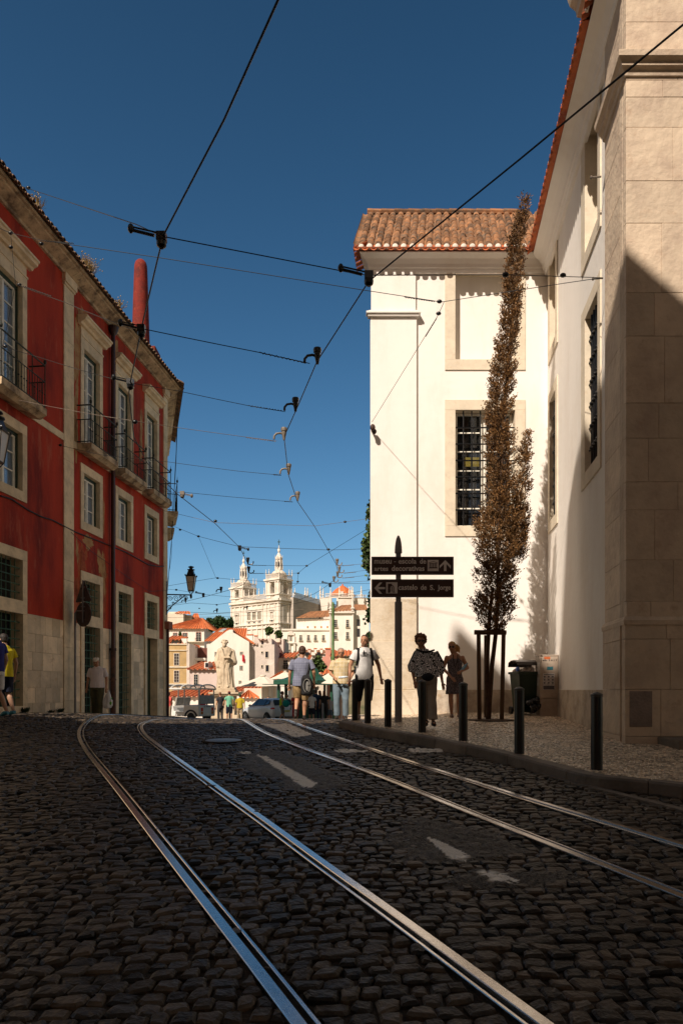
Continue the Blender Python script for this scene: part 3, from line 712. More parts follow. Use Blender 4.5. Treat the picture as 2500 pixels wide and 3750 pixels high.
    if k != 'D':
        grille(TLb, so_, a, b, zb, 1.905, 5, 10, -.06, .014)
        g = TLb(); g.box(a, b, -.32, -.28, zb, 1.905); g.build('door_panel', m_dark, so_)
    else:
        g = TLb(); g.box(a + .38, b, -.30, -.24, zb, 1.905); g.box(a, a + .07, -.22, -.12, zb, 1.905); g.box(a + .3, a + .37, -.22, -.12, zb, 1.905); g.box(a + .07, a + .3, -.19, -.15, zb, 1.905); g.build('door_leaf', m_green, so_)
# plaster damage
for q in [(20.72, 10.1, .16, .9), (20.66, 8.0, .13, 1.0), (20.63, 7.5, .10, .5), (21.2, 11.15, .3, .18), (20.95, 10.9, .2, .22), (23.3, 11.0, .25, .35), (23.1, 10.5, .12, .4), (25.4, 9.3, .10, .8), (25.3, 8.6, .09, .5), (21.45, 4.45, .25, .22), (22.3, 3.95, .22, .45), (22.45, 3.4, .10, .4), (22.45, 5.6, .05, .5), (20.75, 4.0, .07, .4)]:
    ob = TLb(); blob(ob, *q, seed=q[0] * 7 + q[1], amp=.55); ob.build('ochre_plaster_patch', m_ochre, RL)
ob = TLb()
for q in [(20.85, 3.2, .24, .85), (20.75, 2.5, .18, .7), (21.1, 3.9, .2, .4), (22.5, 2.9, .18, .8), (22.45, 3.6, .22, .35), (22.3, 2.3, .1, .3)]: blob(ob, *q, seed=q[0] * 3 + q[1], o=.0025, amp=.6)
ob.build('orange_plaster_patch', m_orangep, RL)
# downpipe with hopper
dp = TLb(); dp.tube([(22.86, .12, 11.4), (22.86, .12, 1.3)], .065, 10); dp.lathe([(.05, 0)], n=4) if False else None
dp.tube([(22.86, .12, 11.40), (22.86, .12, 11.52), (22.86, .14, 11.68)], [.07, .14, .16], 10)
po = dp.build('downpipe', m_pipe, RL, angle=40)
dp = TLb(); dp.tube([(22.86, .12, 1.3), (22.86, .12, -1.1)], .085, 10); dp.tube([(22.86, .12, 1.26), (22.86, .12, 1.34)], .11, 10); dp.tube([(22.86, .12, .3), (22.86, .12, .36)], .1, 10); dp.build('lower_pipe', M('rusty iron pipe', (.10, .045, .03), .7, .4, 6, .3, 30, c2=(.03, .02, .02)), po, angle=40)
# swagged cable
pts = []
for px, py in [(0, 1816), (40, 1828), (100, 1868), (150, 1893), (190, 1905), (232, 1927), (268, 1946), (320, 1967), (360, 1982), (405, 2000), (460, 2023), (500, 2045), (540, 2068), (580, 2075), (598, 2073)]:
    Y = 10.2 / (.12 - (px - 1250) / 2600); pts.append((Y, .03, Z_(py, Y)))
cb = TLb(); cb.tube(pts, .018, 6); cb.tube([(20.3, .05, 4.5), (21.5, .05, 4.2), (24, .05, 3.85), (26, .05, 3.6), (27.85, .05, 3.9)], .006, 5); cb.build('facade_cable', m_wire, RL)
# wing past the corner, turning away
TWb = lambda: TMB(fnW, RL)
w2 = TWb(); wall_grid(w2, .0, 6.4, -2.6, 11.9, []); w2.box(0, 6.4, -2.6, -2.4, -2.6, 11.9); w2.box(6.2, 6.4, -2.4, -.001, -2.6, 11.9); w2.build('side_wing_wall', m_lime, RL)
w2 = TWb(); vs = [(-.05, o, z) for o, z in prof] + [(6.5, o, z) for o, z in prof]; n = len(prof)
w2.add(vs, [(i, (i + 1) % n, n + (i + 1) % n, n + i) for i in range(n)] + [tuple(range(n)), tuple(range(n, 2 * n))[::-1]]); w2.build('side_cornice', m_corn, RL)
w2 = TWb(); tiles(w2, None, -.3, 6.5, .60, 11.99, (-1, .4), 3, seed=8); channel(w2, -.3, 6.5, .60, 11.96, (-1, .4), 3, seed=9); w2.add([(0, .5, 12), (6.4, .5, 12), (6.4, -2.6, 13), (0, -2.6, 13)], [(0, 1, 2, 3)]); w2.build('side_eave_tiles', m_tilel, RL, recalc=False)
for s0 in (1.0, 4.0):
    s_ = TWb(); ring(s_, s0, s0 + 1, 7.2, 10.15, SW, SW, 0, .3, -.02, .06)
    vs = [(s0 - SW - .14, o, z) for o, z in pr] + [(s0 + 1 + SW + .14, o, z) for o, z in pr]; n = len(pr)
    s_.add(vs, [(i, (i + 1) % n, n + (i + 1) % n, n + i) for i in range(n)] + [tuple(range(n)), tuple(range(n, 2 * n))[::-1]])
    so_ = s_.build('side_window', m_lime, RL); g = TWb(); g.box(s0, s0 + 1, .002, .02, 7.2, 10.15); g.build('pane', m_gdark, so_)
    u0, u1 = s0 - .4, s0 + 1.4; n = len(pf)
    s2 = TWb(); s2.add([(u0, o, z) for o, z in pf] + [(u1, o, z) for o, z in pf], [(i, (i + 1) % n, n + (i + 1) % n, n + i) for i in range(n)] + [tuple(range(n)), tuple(range(n, 2 * n))[::-1]])
    bal = s2.build('balcony', m_corn, RL); rl_ = TWb(); oo = .43
    if s0 < 2:
        for z in (7.24, 7.88, 8.30):
            rl_.tube([(u0 + .03, oo, z), (u1 - .03, oo, z)], .016, 6); rl_.tube([(u0 + .03, 0, z), (u0 + .03, oo, z)], .016, 6)
        for i in range(16):
            u = u0 + .03 + (u1 - u0 - .06) * i / 15; rl_.tube([(u, oo, 7.19), (u, oo, 8.3 if i % 5 == 0 else 7.88)], .01, 6)
        for q in (.12, .24, .34): rl_.tube([(u0 + .03, q, 7.19), (u0 + .03, q, 7.88)], .009, 6)
        rl_.ell((u0 + .03, oo, 8.40), .04, .04, .07, 8, 6); rl_.tube([(u0 + .03, oo, 8.42), (u0 + .03, oo, 8.6)], [.014, .003], 6)
        rl_.build('railing', m_iron, bal, recalc=False)
jb = TLb(); jb.box(27.55, 27.95, .04, .22, 2.36, 2.66); jb.build('junction_box', M('terracotta box', (.30, .12, .07), .8, .2), RL, bevel=.01)
dp = TMB(fnL, RL); dp.tube([(27.75, .10, 2.4), (27.75, .10, -1.2)], .05, 8); dp.build('drain_pipe', m_pipe, RL, angle=40)
# chimney (a thing above the roof of the same house: a part)
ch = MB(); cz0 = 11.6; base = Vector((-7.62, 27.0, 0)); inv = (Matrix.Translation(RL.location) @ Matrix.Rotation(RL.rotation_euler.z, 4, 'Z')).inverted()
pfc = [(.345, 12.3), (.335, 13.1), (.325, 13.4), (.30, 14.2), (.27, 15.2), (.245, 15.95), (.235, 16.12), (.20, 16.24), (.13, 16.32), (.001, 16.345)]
ch.lathe(pfc, base, 20); ch.v = [tuple(inv @ Vector(p)) for p in ch.v]; cho = ch.build('chimney', m_redchim, RL, angle=50)
c2 = MB(); c2.obox(base + Vector((.15, .1, 12.2)), .95, .8, 1.5); c2.v = [tuple(inv @ Vector(p)) for p in c2.v]; c2.build('chimney_base', m_redchim, cho, bevel=.03)
# dry tufts on the eave
def tuft(px, py, D, name, mat, label, cat, n=160, h=.35, sp=.25, seed=1):
    rr = random.Random(seed); mb = MB(); c = P(px, py, D)
    for i in range(n):
        a = rr.uniform(0, 6.28); l = h * rr.uniform(.4, 1); e = Vector((math.cos(a) * sp * rr.random(), math.sin(a) * sp * rr.random(), l)); b = Vector((rr.uniform(-.12, .12), rr.uniform(-.12, .12), 0)); mb.cr = rr.random()
        s_ = Vector((-e.y, e.x, 0)).normalized() * .008; m_ = b + e * .5 + Vector((0, 0, .03))
        mb.add([b - s_, b + s_, m_ + s_, m_ - s_], [(0, 1, 2, 3)]); mb.add([m_ - s_, m_ + s_, b + e], [(0, 1, 2)])
        if i % 3 == 0: mb.ell(b + e, .016, .016, .02, 5, 4)
    return top(mb, name, mat, label, cat, c, recalc=False)
m_tuft = leafmat('dry weeds', (.34, .25, .11), (.22, .13, .05))
tuft(322, 1010, 21.2, 'roof_weed', m_tuft, 'big dry weed tuft growing on the eave of the red house', 'plant', 260, .55, .4, 2)
tuft(132, 765, 18.2, 'roof_weed', m_tuft, 'small dry weed on the eave above the top left window of the red house', 'plant', 120, .3, .25, 3)
tuft(430, 1132, 23.2, 'roof_weed', m_tuft, 'small dry weed on the eave just left of the red chimney', 'plant', 120, .3, .25, 4)
for i, (px, dd, lb) in enumerate([(75, 17.8, 'green weed by the grilled door at the foot of the red house'), (170, 19.1, 'smallest green weed at the foot of the stone dado'), (205, 19.5, 'green weed at the dado foot beside the stone strip')]):
    Y = 10.2 / (.12 - (px - 1250) / 2600); mb = MB(); rr = random.Random(i)
    for k in range(50):
        a = rr.uniform(0, 6.28); l = rr.uniform(.05, .17) * (.6 if i == 1 else 1); p0 = Vector((rr.uniform(-.06, .06), rr.uniform(-.06, .06), 0)); e = p0 + Vector((math.cos(a) * l * .7, math.sin(a) * l * .7, l)); s_ = Vector((-math.sin(a), math.cos(a), 0)) * .018; mb.cr = rr.random()
        mb.add([p0, p0.lerp(e, .6) + s_, e, p0.lerp(e, .6) - s_], [(0, 1, 2, 3)])
    X = facL(Y) + .12; top(mb, 'wall_weed', m_leafd, lb, 'weed', (X, Y, ground(X, Y)), recalc=False)
# ---------------------------------------------------------------- white building on the right
RW = thing('white_building', 'tall whitewashed building with tiled eaves and barred windows on the right of the street', 'building', (.85, 18.8, -.66))
TF = lambda: TMB(fnF, RW); TR = lambda: TMB(fnR, RW)
XL = .81; XC = facR(18.8)
# openings: front window/niche, side windows
fu0, fu1 = X_(1666, 18.8), X_(1884, 18.8); fs0, fs1 = X_(1628, 18.8), X_(1922, 18.8)
NZ0, NZ1 = 8.74, 11.08; WZ0, WZ1 = 4.34, 7.40
w_ = TF(); wall_grid(w_, XL, XC, -1.0, 11.2, [(fu0 - .06, fu1 + .06, NZ0 - .06, NZ1 + .06), (fu0 - .06, fu1 + .06, WZ0 - .06, WZ1 + .06)])
w_.add([(XL, 0, -1), (XL, 0, 11.2), (XL + .84, -7, 11.2), (XL + .84, -7, -1)], [(0, 1, 2, 3)])
w_.build('front_wall', m_white, RW)
side = [(17.5, 18.32, 17.27, 18.56), (13.15, 14.2, 12.95, 14.55)]
w_ = TR(); hs = []
for a, b, c, d in side: hs += [(a - .05, b + .05, NZ0 - .06, NZ1 + .06), (a - .05, b + .05, WZ0 - .06, WZ1 + .06)]
wall_grid(w_, 11.0, 18.8, -1.2, 11.3, hs); w_.build('side_wall', m_white, RW)
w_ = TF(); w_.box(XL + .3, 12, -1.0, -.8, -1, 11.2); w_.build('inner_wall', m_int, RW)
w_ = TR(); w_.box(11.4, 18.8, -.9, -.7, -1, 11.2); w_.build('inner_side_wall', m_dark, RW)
# pilaster left
px1 = 1.98
p_ = TF(); p_.cr = .5
p_.box(XL - .05, px1, -.02, .09, 2.4, 9.82); p_.box(XL - .03, px1 - .02, -.02, .07, 9.98, 11.15); p_.build('pilaster', m_white, RW, bevel=.01)
p_ = TF(); p_.box(XL - .12, px1 + .06, -.02, .16, 9.82, 9.88); p_.box(XL - .16, px1 + .10, -.02, .20, 9.881, 9.94); p_.box(XL - .10, px1 + .04, -.02, .14, 9.941, 9.985); p_.build('pilaster_capital', m_white, RW, bevel=.012)
p_ = TF(); p_.box(XL - .05, px1, -.02, .10, 1.28, 2.40); p_.cr = .8; p_.box(XL - .08, px1 + .03, -.02, .14, 0.80, 1.277); p_.cr = .3; p_.box(XL - .10, px1 + .06, -.02, .16, -.0, .797); p_.cr = .6; p_.box(XL - .10, px1 + .06, -.02, .17, -1, -.003)
p_.build('pilaster_foot', m_pil, RW, bevel=.012)
pl_ = TF(); pl_.box(px1 + .07, XC - .04, -.02, .035, -1, 0.0); pl_.build('plinth', m_plinth, RW, bevel=.01)
pl_ = TR(); pl_.box(12.26, 18.75, -.02, .035, -1.3, 0.0); pl_.build('side_plinth', m_plinth, RW, bevel=.01)
# eaves
cp = [(-.02, 11.0), (.05, 11.0), (.08, 11.06), (.08, 11.10), (.11, 11.12), (.13, 11.20), (.20, 11.30), (.34, 11.38), (.34, 11.41), (-.02, 11.42)]
e_ = TF(); n = len(cp)
e_.add([(XL - o, o, z) for o, z in cp] + [(XC + .1, o, z) for o, z in cp], [(i, (i + 1) % n, n + (i + 1) % n, n + i) for i in range(n)] + [tuple(range(n)), tuple(range(n, 2 * n))[::-1]])
e_.add([(XL - o, o, z) for o, z in cp] + [(XL + .11 - o * .6, -.95, z) for o, z in cp], [(i, (i + 1) % n, n + (i + 1) % n, n + i) for i in range(n)])
e_.build('front_cornice', m_white, RW)
cp2 = [(o * 1.25 if o > 0 else o, z - .06) for o, z in cp]
e_ = TR(); e_.add([(11.1, o, z) for o, z in cp2] + [(18.83 - o, o, z) for o, z in cp2], [(i, (i + 1) % n, n + (i + 1) % n, n + i) for i in range(n)] + [tuple(range(n)), tuple(range(n, 2 * n))[::-1]]); e_.build('side_cornice', m_white, RW)
ft = TF(); tiles(ft, None, XL - .42, XC + .1, .40, 11.45, (-1, 1.02), 10, pitch=.222, tl=.36, r=.085, lean=.10, seed=11); ft.build('front_roof_tiles', m_tileold, RW, recalc=False)
ft = TF(); channel(ft, XL - .42, XC + .1, .42, 11.43, (-1, 1.02), 1, pitch=.222, lean=.10, over=.07, seed=12); ft.box(XL - .42, XC, -.01, .445, 11.43, 11.455)  # flat board added under the tiles to stop light leaking through
ft.build('front_eave_tiles', m_tile, RW, recalc=False)
fo = TF(); channel(fo, XL - .42, XC + .1, .42 - .25, 11.43 + .257, (-1, 1.02), 9, pitch=.222, lean=.10, over=.0, seed=13); fo.build('front_channel_tiles', m_tileold, RW, recalc=False)
rb = TF(); L_ = 10 * .36; do = -L_ * .70; ze = L_ * .714
rb.add([(XL - .42, .38, 11.44), (XC + 1.0, .38, 11.44), (XC + 1.6, .38 + do, 11.44 + ze), (XL - .02, .38 + do, 11.44 + ze), (XL + .4, -6, 11.44), (XC + 4, -6, 11.44)], [(0, 1, 2, 3), (3, 2, 5, 4)])
for i in range(11):
    rb.cr = R.random(); u = XL - .05 + i * .40
    rb.tube([(u, .38 + do + .02, 11.50 + ze), (u + .44, .38 + do + .02, 11.50 + ze)], [.10, .085], 8)
rb.build('roof_bed_and_ridge', m_tileold, RW, recalc=False)
mt = TF()
for i in range(int((XC - XL + .5) / .222)):
    u = XL - .42 + .222 * (i + .5); mt.ell((u, .405, 11.49), .078, .03, .075, 8, 6)
mt.build('tile_mortar', m_mortar, RW)
# left hip eave, tiles seen from the side
hp_ = TMB(lambda Y, o, Z: Vector((XL - o + .12 * (Y - 18.4), Y, Z)), RW); channel(hp_, 18.45, 19.5, .46, 11.43, (-1, .5), 1, pitch=.222, seed=14)
hp_.build('left_eave_tiles', m_tile, RW, recalc=False)
st_ = TR(); channel(st_, 11.3, 18.4, .53, 11.37, (-1, .55), 4, pitch=.215, over=.05, seed=16); tiles(st_, None, 11.3, 18.4, .50, 11.40, (-1, .55), 4, pitch=.215, seed=17); st_.box(12.0, 18.3, -.01, .55, 11.365, 11.385); st_.add([(12.0, .45, 11.37), (18.3, .45, 11.36), (18.3, -6, 14.9), (12.0, -6, 14.9)], [(0, 1, 2, 3)])  # thin bed board added here too, against light leaking under the tiles
st_.build('side_eave_tiles', m_tile, RW, recalc=False)
mt = TR()
mt.box(11.3, 18.4, .47, .50, 11.40, 11.445)
for i in range(33): mt.ell((11.3 + .215 * (i + .5), .505, 11.44), .07, .03, .07, 8, 6)
mt.build('side_tile_mortar', m_mortar, RW)
def fullwin(T, u0, u1, s0, s1, nu, knots, inner=True):
    wl, wr = u0 - s0, s1 - u1
    a = T(); ring(a, u0, u1, NZ0, NZ1, wl, wr, .28, .27, -.27, .03); no = a.build('blind_window', m_surr, RW, bevel=.004)
    a = T(); a.box(u0 - .02, u1 + .02, -.32, -.26, NZ0, NZ1); a.build('whitewashed_infill', m_white, no)
    a = T(); ring(a, u0, u1, WZ0, WZ1, wl, wr, .28, .27, -.30, .03); wo = a.build('barred_window', m_surr, RW, bevel=.004)
    grille(T, wo, u0, u1, WZ0, WZ1, nu, 6, -.07, .020, m_black, knots)
    # joinery behind the bars
    casement(T, wo, u0 + .01, u1 - .01, WZ0 + .01, WZ1 - .01, o=-.24, rows=6, curtain=False)
    return wo
wo = fullwin(TF, fu0, fu1, fs0, fs1, 6, False)
a = TF(); ya = TF(); m_yel = M('yellow reflection', (.55, .33, .04), .7, .1)
um = (fu0 + fu1) / 2
ya.box(fu0 + .3, um + .35, -.62, -.6, 6.10, 6.35); ya.box(um + .2, um + .32, -.62, -.6, 4.6, 6.10); ya.build('yellow_reflection', m_yel, wo)  # yellow boxes stand in for a reflection in the window
for a, b, c, d in side: fullwin(TR, a, b, c, d, 5, True)
# bracket hook at the front corner
hk = TF(); hk.tube([(XL + .0, .05, 6.83), (XL - .02, .25, 6.83), (XL - .01, .36, 6.80)], .03, 8); hk.ell((XL, .34, 6.82), .07, .07, .09, 8, 6); hk.ell((XL + .05, .22, 6.76), .06, .06, .07, 8, 6); hk.build('wire_hook', M('rusty hook', (.06, .03, .02), .7, .3), RW)
# ---------------------------------------------------------------- limestone corner building, nearest on the right
RT = thing('stone_building', 'massive pale limestone block building at the right edge, nearest the camera', 'building', (facR(10.95), 10.95, -.9))
TT = lambda: TMB(fnT, RT); TS = lambda: TMB(fnR, RT)
XT = facR(10.95) + .0
x0 = X_(2290, 10.95)
cz = [-1.3, -.9] + [Z_(v, 10.95) for v in (2525, 2341, 2262, 2203, 2051, 1868, 1765, 1605, 1476, 1231, 1072, 817, 662, 466, 355, 293)] + [9.45]
cz[1] = -.72
f_ = TT(); rr = random.Random(12)
f_.cr = .1; f_.box(x0 + .02, 12, -.3, -.010, -1.3, 14)
for c, d in zip(cz, cz[1:]):
    u = x0 + (0 if c > 1.0 else -.03); first = True; off = .035 if c < 1.0 else (0 if c > 1.12 else .02)
    while u < 12:
        wd = rr.uniform(.9, 1.9) if not first else rr.uniform(.25, 1.0); first = False
        f_.cr = rr.random(); f_.box(u + .003, u + wd - .003, -.1, off + rr.uniform(-.003, .003), c + .003, d - .003); u += wd
for c, d in ((9.75, 10.3), (10.3, 10.9), (10.9, 11.3)):
    u = x0
    while u < 12: wd = rr.uniform(1, 2); f_.cr = rr.random(); f_.box(u + .002, u + wd - .002, -.1, 0, c + .002, d - .002); u += wd
f_.build('front_blocks', m_tower, RT, bevel=.005)
s_ = TS(); zz = cz + [9.75, 10.5, 11.3]; zz = sorted(set(zz))
s_.cr = .1; s_.box(11.02, 12.2, -.3, .045, -1.3, 11.4)
for c, d in zip(zz, zz[1:]):
    off = .155 if c < 1.0 else .12
    s_.cr = rr.random(); s_.box(11.12 - (0), 12.22, .05, off, c + .002, d - .002)
    s_.cr = rr.random(); s_.box(10.99, 11.10, .05, off - .035, c + .002, d - .002)
s_.build('side_blocks', m_tower, RT, bevel=.006)
def wrap(name, pr, ye=12.25, mat=m_tower):
    a = TMB(lambda x, y, z: Vector((x, y, z)), RT); n = len(pr)
    A = [Vector((facR(ye) - .12 - o, ye, z)) for o, z in pr]; B = [Vector((x0 - o, 10.95 - o, z)) for o, z in pr]; Cc = [Vector((12, 10.95 - o, z)) for o, z in pr]
    inn = [(p.x, p.y, p.z) for p in A] + [(p.x, p.y, p.z) for p in B] + [(p.x, p.y, p.z) for p in Cc]
    a.add(inn, [(i, i + 1, n + i + 1, n + i) for i in range(n - 1)] + [(n + i, n + i + 1, 2 * n + i + 1, 2 * n + i) for i in range(n - 1)] + [tuple(range(n))[::-1]])
    return a.build(name, mat, RT, recalc=False)
wrap('belt_moulding', [(-.05, 9.42), (.03, 9.45), (.05, 9.52), (.10, 9.55), (.11, 9.60), (.17, 9.64), (.18, 9.72), (-.05, 9.76)])
wrap('plinth_moulding', [(-.02, 1.0), (.05, 1.0), (.055, 1.07), (.02, 1.13), (-.02, 1.14)])
wrap('top_cornice', [(-.05, 11.2), (.05, 11.25), (.08, 11.36), (.20, 11.42), (.25, 11.55), (.48, 11.60), (.50, 11.70), (.60, 11.78), (.66, 11.95), (.66, 12.05), (-.05, 12.15)])
a = TT(); a.box(x0 + .12, 12, -1.25, 0.001, 12.16, 14.0); a.build('attic', m_tower, RT)
a = TT(); a.box(X_(2300, 10.95), X_(2382, 10.95), .0, .042, -.57, -.02); a.build('cement_patch', M('grey cement patch', (.24, .19, .16), .95, .3, 4, .5, 30, c2=(.16, .12, .1)), RT, bevel=.003)
a = TT(); a.box(X_(2400, 10.95), 12, .04, .75, -1.2, -.72); o = a.build('door_step', m_curb, RT, bevel=.015)
for px, py in ((2203, 1017), (2196, 645)):
    a = TS(); Y = 3.05 / ((px - 1250) / 2600 - .121); a.tube([(Y, .10, Z_(py, Y)), (Y, .26, Z_(py, Y))], .016, 8); a.ell((Y, .27, Z_(py, Y)), .035, .02, .03, 8, 6); a.build('wall_eye', m_clamp, RT)
m_bgw0 = M('pale street render', (.45, .36, .27), .9, .15)
# ---------------------------------------------------------------- unseen houses added behind the camera to shade the street and cut fill light
sil = [(-34, -2), (-34, 26), (-26, 26), (-24, 20.0), (-17, 19.8), (-10.25, 19.75), (-10.15, 24.9), (-10.05, 25.3), (-8.4, 23.6), (-7.0, 22.2), (-6.75, 22.6), (-6.37, 24.6), (-5.9, 24.6), (-4.55, 22.4), (-4.0, 21.9), (-3.1, 21.1), (-2.6, 20.8), (-2.0, 20.4), (-2.0, -2)]  # roofline shaped to cast the shade edges
top(MB().ext([(3.6, -2), (3.6, 19), (10, 23), (26, 23), (26, -2)], -4.0, -18.0, 'y'), 'side_blocker', m_bgw0, 'unseen pale house added behind the viewpoint on the right to cut the fill light', 'house')
top(MB().ext([(-12, -2), (-12, 14), (-3, 18), (6, 14), (6, -2)], -26.0, -34.0, 'y'), 'rear_blocker', m_bgw0, 'unseen gabled house added far behind the viewpoint to cut the light from behind', 'house')
o = top(MB().ext(sil, -3.0, -9.0, 'y'), 'corner_house', m_ochre, 'tall unseen gabled house behind the viewpoint, shaped to cast the long shade over the street', 'house', (0, 0, 0))
# ================================================================ STREET FURNITURE, TREES, WIRES
def text_into(mb, s, x0, x1, z0, z1, y, th=.004, asc=True):
    cu = bpy.data.curves.new('t', 'FONT'); cu.body = s; cu.extrude = .5; cu.resolution_u = 3; cu.offset = .022; o = bpy.data.objects.new('t', cu); COL.objects.link(o)
    bpy.context.view_layer.update(); me = bpy.data.meshes.new_from_object(o.evaluated_get(bpy.context.evaluated_depsgraph_get()))
    vs = [v.co.copy() for v in me.vertices]; fs = [tuple(p.vertices) for p in me.polygons]
    bpy.data.objects.remove(o); bpy.data.curves.remove(cu); bpy.data.meshes.remove(me)
    xa, xb = min(v.x for v in vs), max(v.x for v in vs); ya, yb = min(v.y for v in vs), max(v.y for v in vs)
    mb.add([(x0 + (v.x - xa) / (xb - xa) * (x1 - x0), y - v.z * th, z0 + (v.y - ya) / (yb - ya) * (z1 - z0)) for v in vs], fs); return mb
def flat(mb, poly, y, th=.004): return mb.ext(poly, y - th, y, 'y')
# signpost
ps = hit(1455, 2644, hside); D = 15.0; gz = walk(ps.x, D)
SG = thing('direction_sign', 'grey signpost with two brown museum and castle direction panels', 'signpost', (X_(1458, D), D, gz))
def sx(px): return X_(px, D) - SG.location.x
def sz(py): return Z_(py, D) - gz
MB().lathe([(.078, -.1), (.078, sz(2205)), (.072, sz(2204)), (.056, sz(2203)), (.056, sz(2026))], n=24).build('post', m_pole, SG, angle=40)
MB().lathe([(.077, sz(2026)), (.080, sz(2024)), (.074, sz(2003)), (.064, sz(1988)), (.046, sz(1973)), (.022, sz(1963)), (.002, sz(1960))], n=24).build('finial', m_pole, SG, angle=50)
FY = -.075
for i, (ya, yb) in enumerate(((2041, 2107), (2123.5, 2189))):
    z1, z0 = sz(ya), sz(yb); xa, xb = sx(1359), sx(1658)
    b = MB(); b.box(xa, xb, FY - .0, FY + .03, z0, z1); b.box(xa, xb, FY - .008, FY - .0005, z0, z0 + .022); b.box(xa, xb, FY - .008, FY - .0005, z1 - .022, z1); b.box(xa, xa + .022, FY - .008, FY - .0005, z0 + .022, z1 - .022); b.box(xb - .022, xb, FY - .008, FY - .0005, z0 + .022, z1 - .022)
    pn = b.build('sign_panel', M('sign edge grey', (.085, .068, .065), .5, .1), SG, bevel=.002)
    f = MB(); f.box(xa + .023, xb - .023, FY - .004, FY - .0006, z0 + .023, z1 - .023); f.build('sign_face', m_brown, pn)
    zx = lambda x: sx(1340 + x * .2168); zy = lambda y: sz(1940 + y * .2168)
    t = MB(); yy = FY - .0045
    if i == 0:
        for wd, a_, b_, y0_, y1_ in (('museu', 135, 425, 586, 520), ('-', 466, 497, 556, 547), ('escola', 540, 842, 586, 498), ('de', 897, 1003, 586, 500), ('artes', 135, 368, 706, 640), ('decorativas', 425, 976, 706, 618)):
            t = MB(); text_into(t, wd, zx(a_), zx(b_), zy(y0_), zy(y1_), yy); t.build('lettering', m_sgrey, pn)
        t = MB()
        flat(t, [(zx(1303), zy(708)), (zx(1345), zy(708)), (zx(1345), zy(588)), (zx(1418), zy(668)), (zx(1418), zy(618)), (zx(1324), zy(525)), (zx(1230), zy(618)), (zx(1230), zy(662)), (zx(1303), zy(588))], yy); t.build('arrow', m_sgrey, pn)
        t = MB(); flat(t, [(zx(1028), zy(708)), (zx(1213), zy(708)), (zx(1213), zy(522)), (zx(1028), zy(522))], yy); ic = t.build('museum_symbol', m_sgrey, pn)
        t = MB(); y2 = yy - .0045
        flat(t, [(zx(1048), zy(664)), (zx(1198), zy(664)), (zx(1198), zy(654)), (zx(1048), zy(654))], y2); flat(t, [(zx(1058), zy(653)), (zx(1188), zy(653)), (zx(1188), zy(645)), (zx(1058), zy(645))], y2)
        for x in (1068, 1096, 1123, 1150, 1177): flat(t, [(zx(x - 6), zy(644.8)), (zx(x + 6), zy(644.8)), (zx(x + 6), zy(584)), (zx(x - 6), zy(584))], y2)
        flat(t, [(zx(1056), zy(583.5)), (zx(1190), zy(583.5)), (zx(1190), zy(577)), (zx(1056), zy(577))], y2); flat(t, [(zx(1052), zy(572)), (zx(1052), zy(565)), (zx(1122), zy(545)), (zx(1194), zy(565)), (zx(1194), zy(572)), (zx(1122), zy(553))], y2)
        t.build('museum_drawing', m_brown, ic)
    else:
        for wd, a_, b_, y0_, y1_ in (('castelo', 540, 860, 1026, 935), ('de', 912, 1013, 1026, 935), ('S.', 1066, 1145, 1028, 942), ('Jorge', 1196, 1418, 1049, 941)):
            t = MB(); text_into(t, wd, zx(a_), zx(b_), zy(y0_), zy(y1_), yy); t.build('lettering', m_sgrey, pn)
        t = MB()
        flat(t, [(zx(135), zy(995)), (zx(222), zy(1090)), (zx(268), zy(1090)), (zx(198), zy(1013)), (zx(315), zy(1013)), (zx(315), zy(978)), (zx(198), zy(978)), (zx(268), zy(902)), (zx(222), zy(902))], yy); t.build('arrow', m_sgrey, pn)
        t = MB(); flat(t, [(zx(333), zy(1085)), (zx(522), zy(1085)), (zx(522), zy(898)), (zx(333), zy(898))], yy); ic = t.build('castle_symbol', m_sgrey, pn)
        t = MB(); y2 = yy - .0045
        pl_ = [(362, 1075), (362, 918), (372, 928), (380, 918), (388, 928), (398, 918), (406, 928), (414, 918), (422, 928), (432, 918), (432, 940), (400, 965), (393, 1000), (400, 1075)]
        flat(t, [(zx(a), zy(b)) for a, b in pl_], y2)
        arc = [(zx(433 + 35 * math.cos(a)), zy(990 - 45 * math.sin(a))) for a in np.linspace(math.pi, 0, 12)]; arc2 = [(zx(433 + 22 * math.cos(a)), zy(990 - 30 * math.sin(a))) for a in np.linspace(0, math.pi, 12)]
        flat(t, [(zx(402), zy(1060))][:0] + arc + [(zx(468), zy(1060)), (zx(490), zy(1064)), (zx(490), zy(1068)), (zx(440), zy(1068)), (zx(440), zy(1060)), (zx(455), zy(1060))] + arc2[:1] + arc2[1:] + [(zx(411), zy(1055)), (zx(402), zy(1055))][:1] + [(zx(398), zy(1055))], y2)
        flat(t, [(zx(430), zy(1055)), (zx(442), zy(1055)), (zx(442), zy(975)), (zx(430), zy(975))], y2)
        t.build('castle_drawing', m_brown, ic)
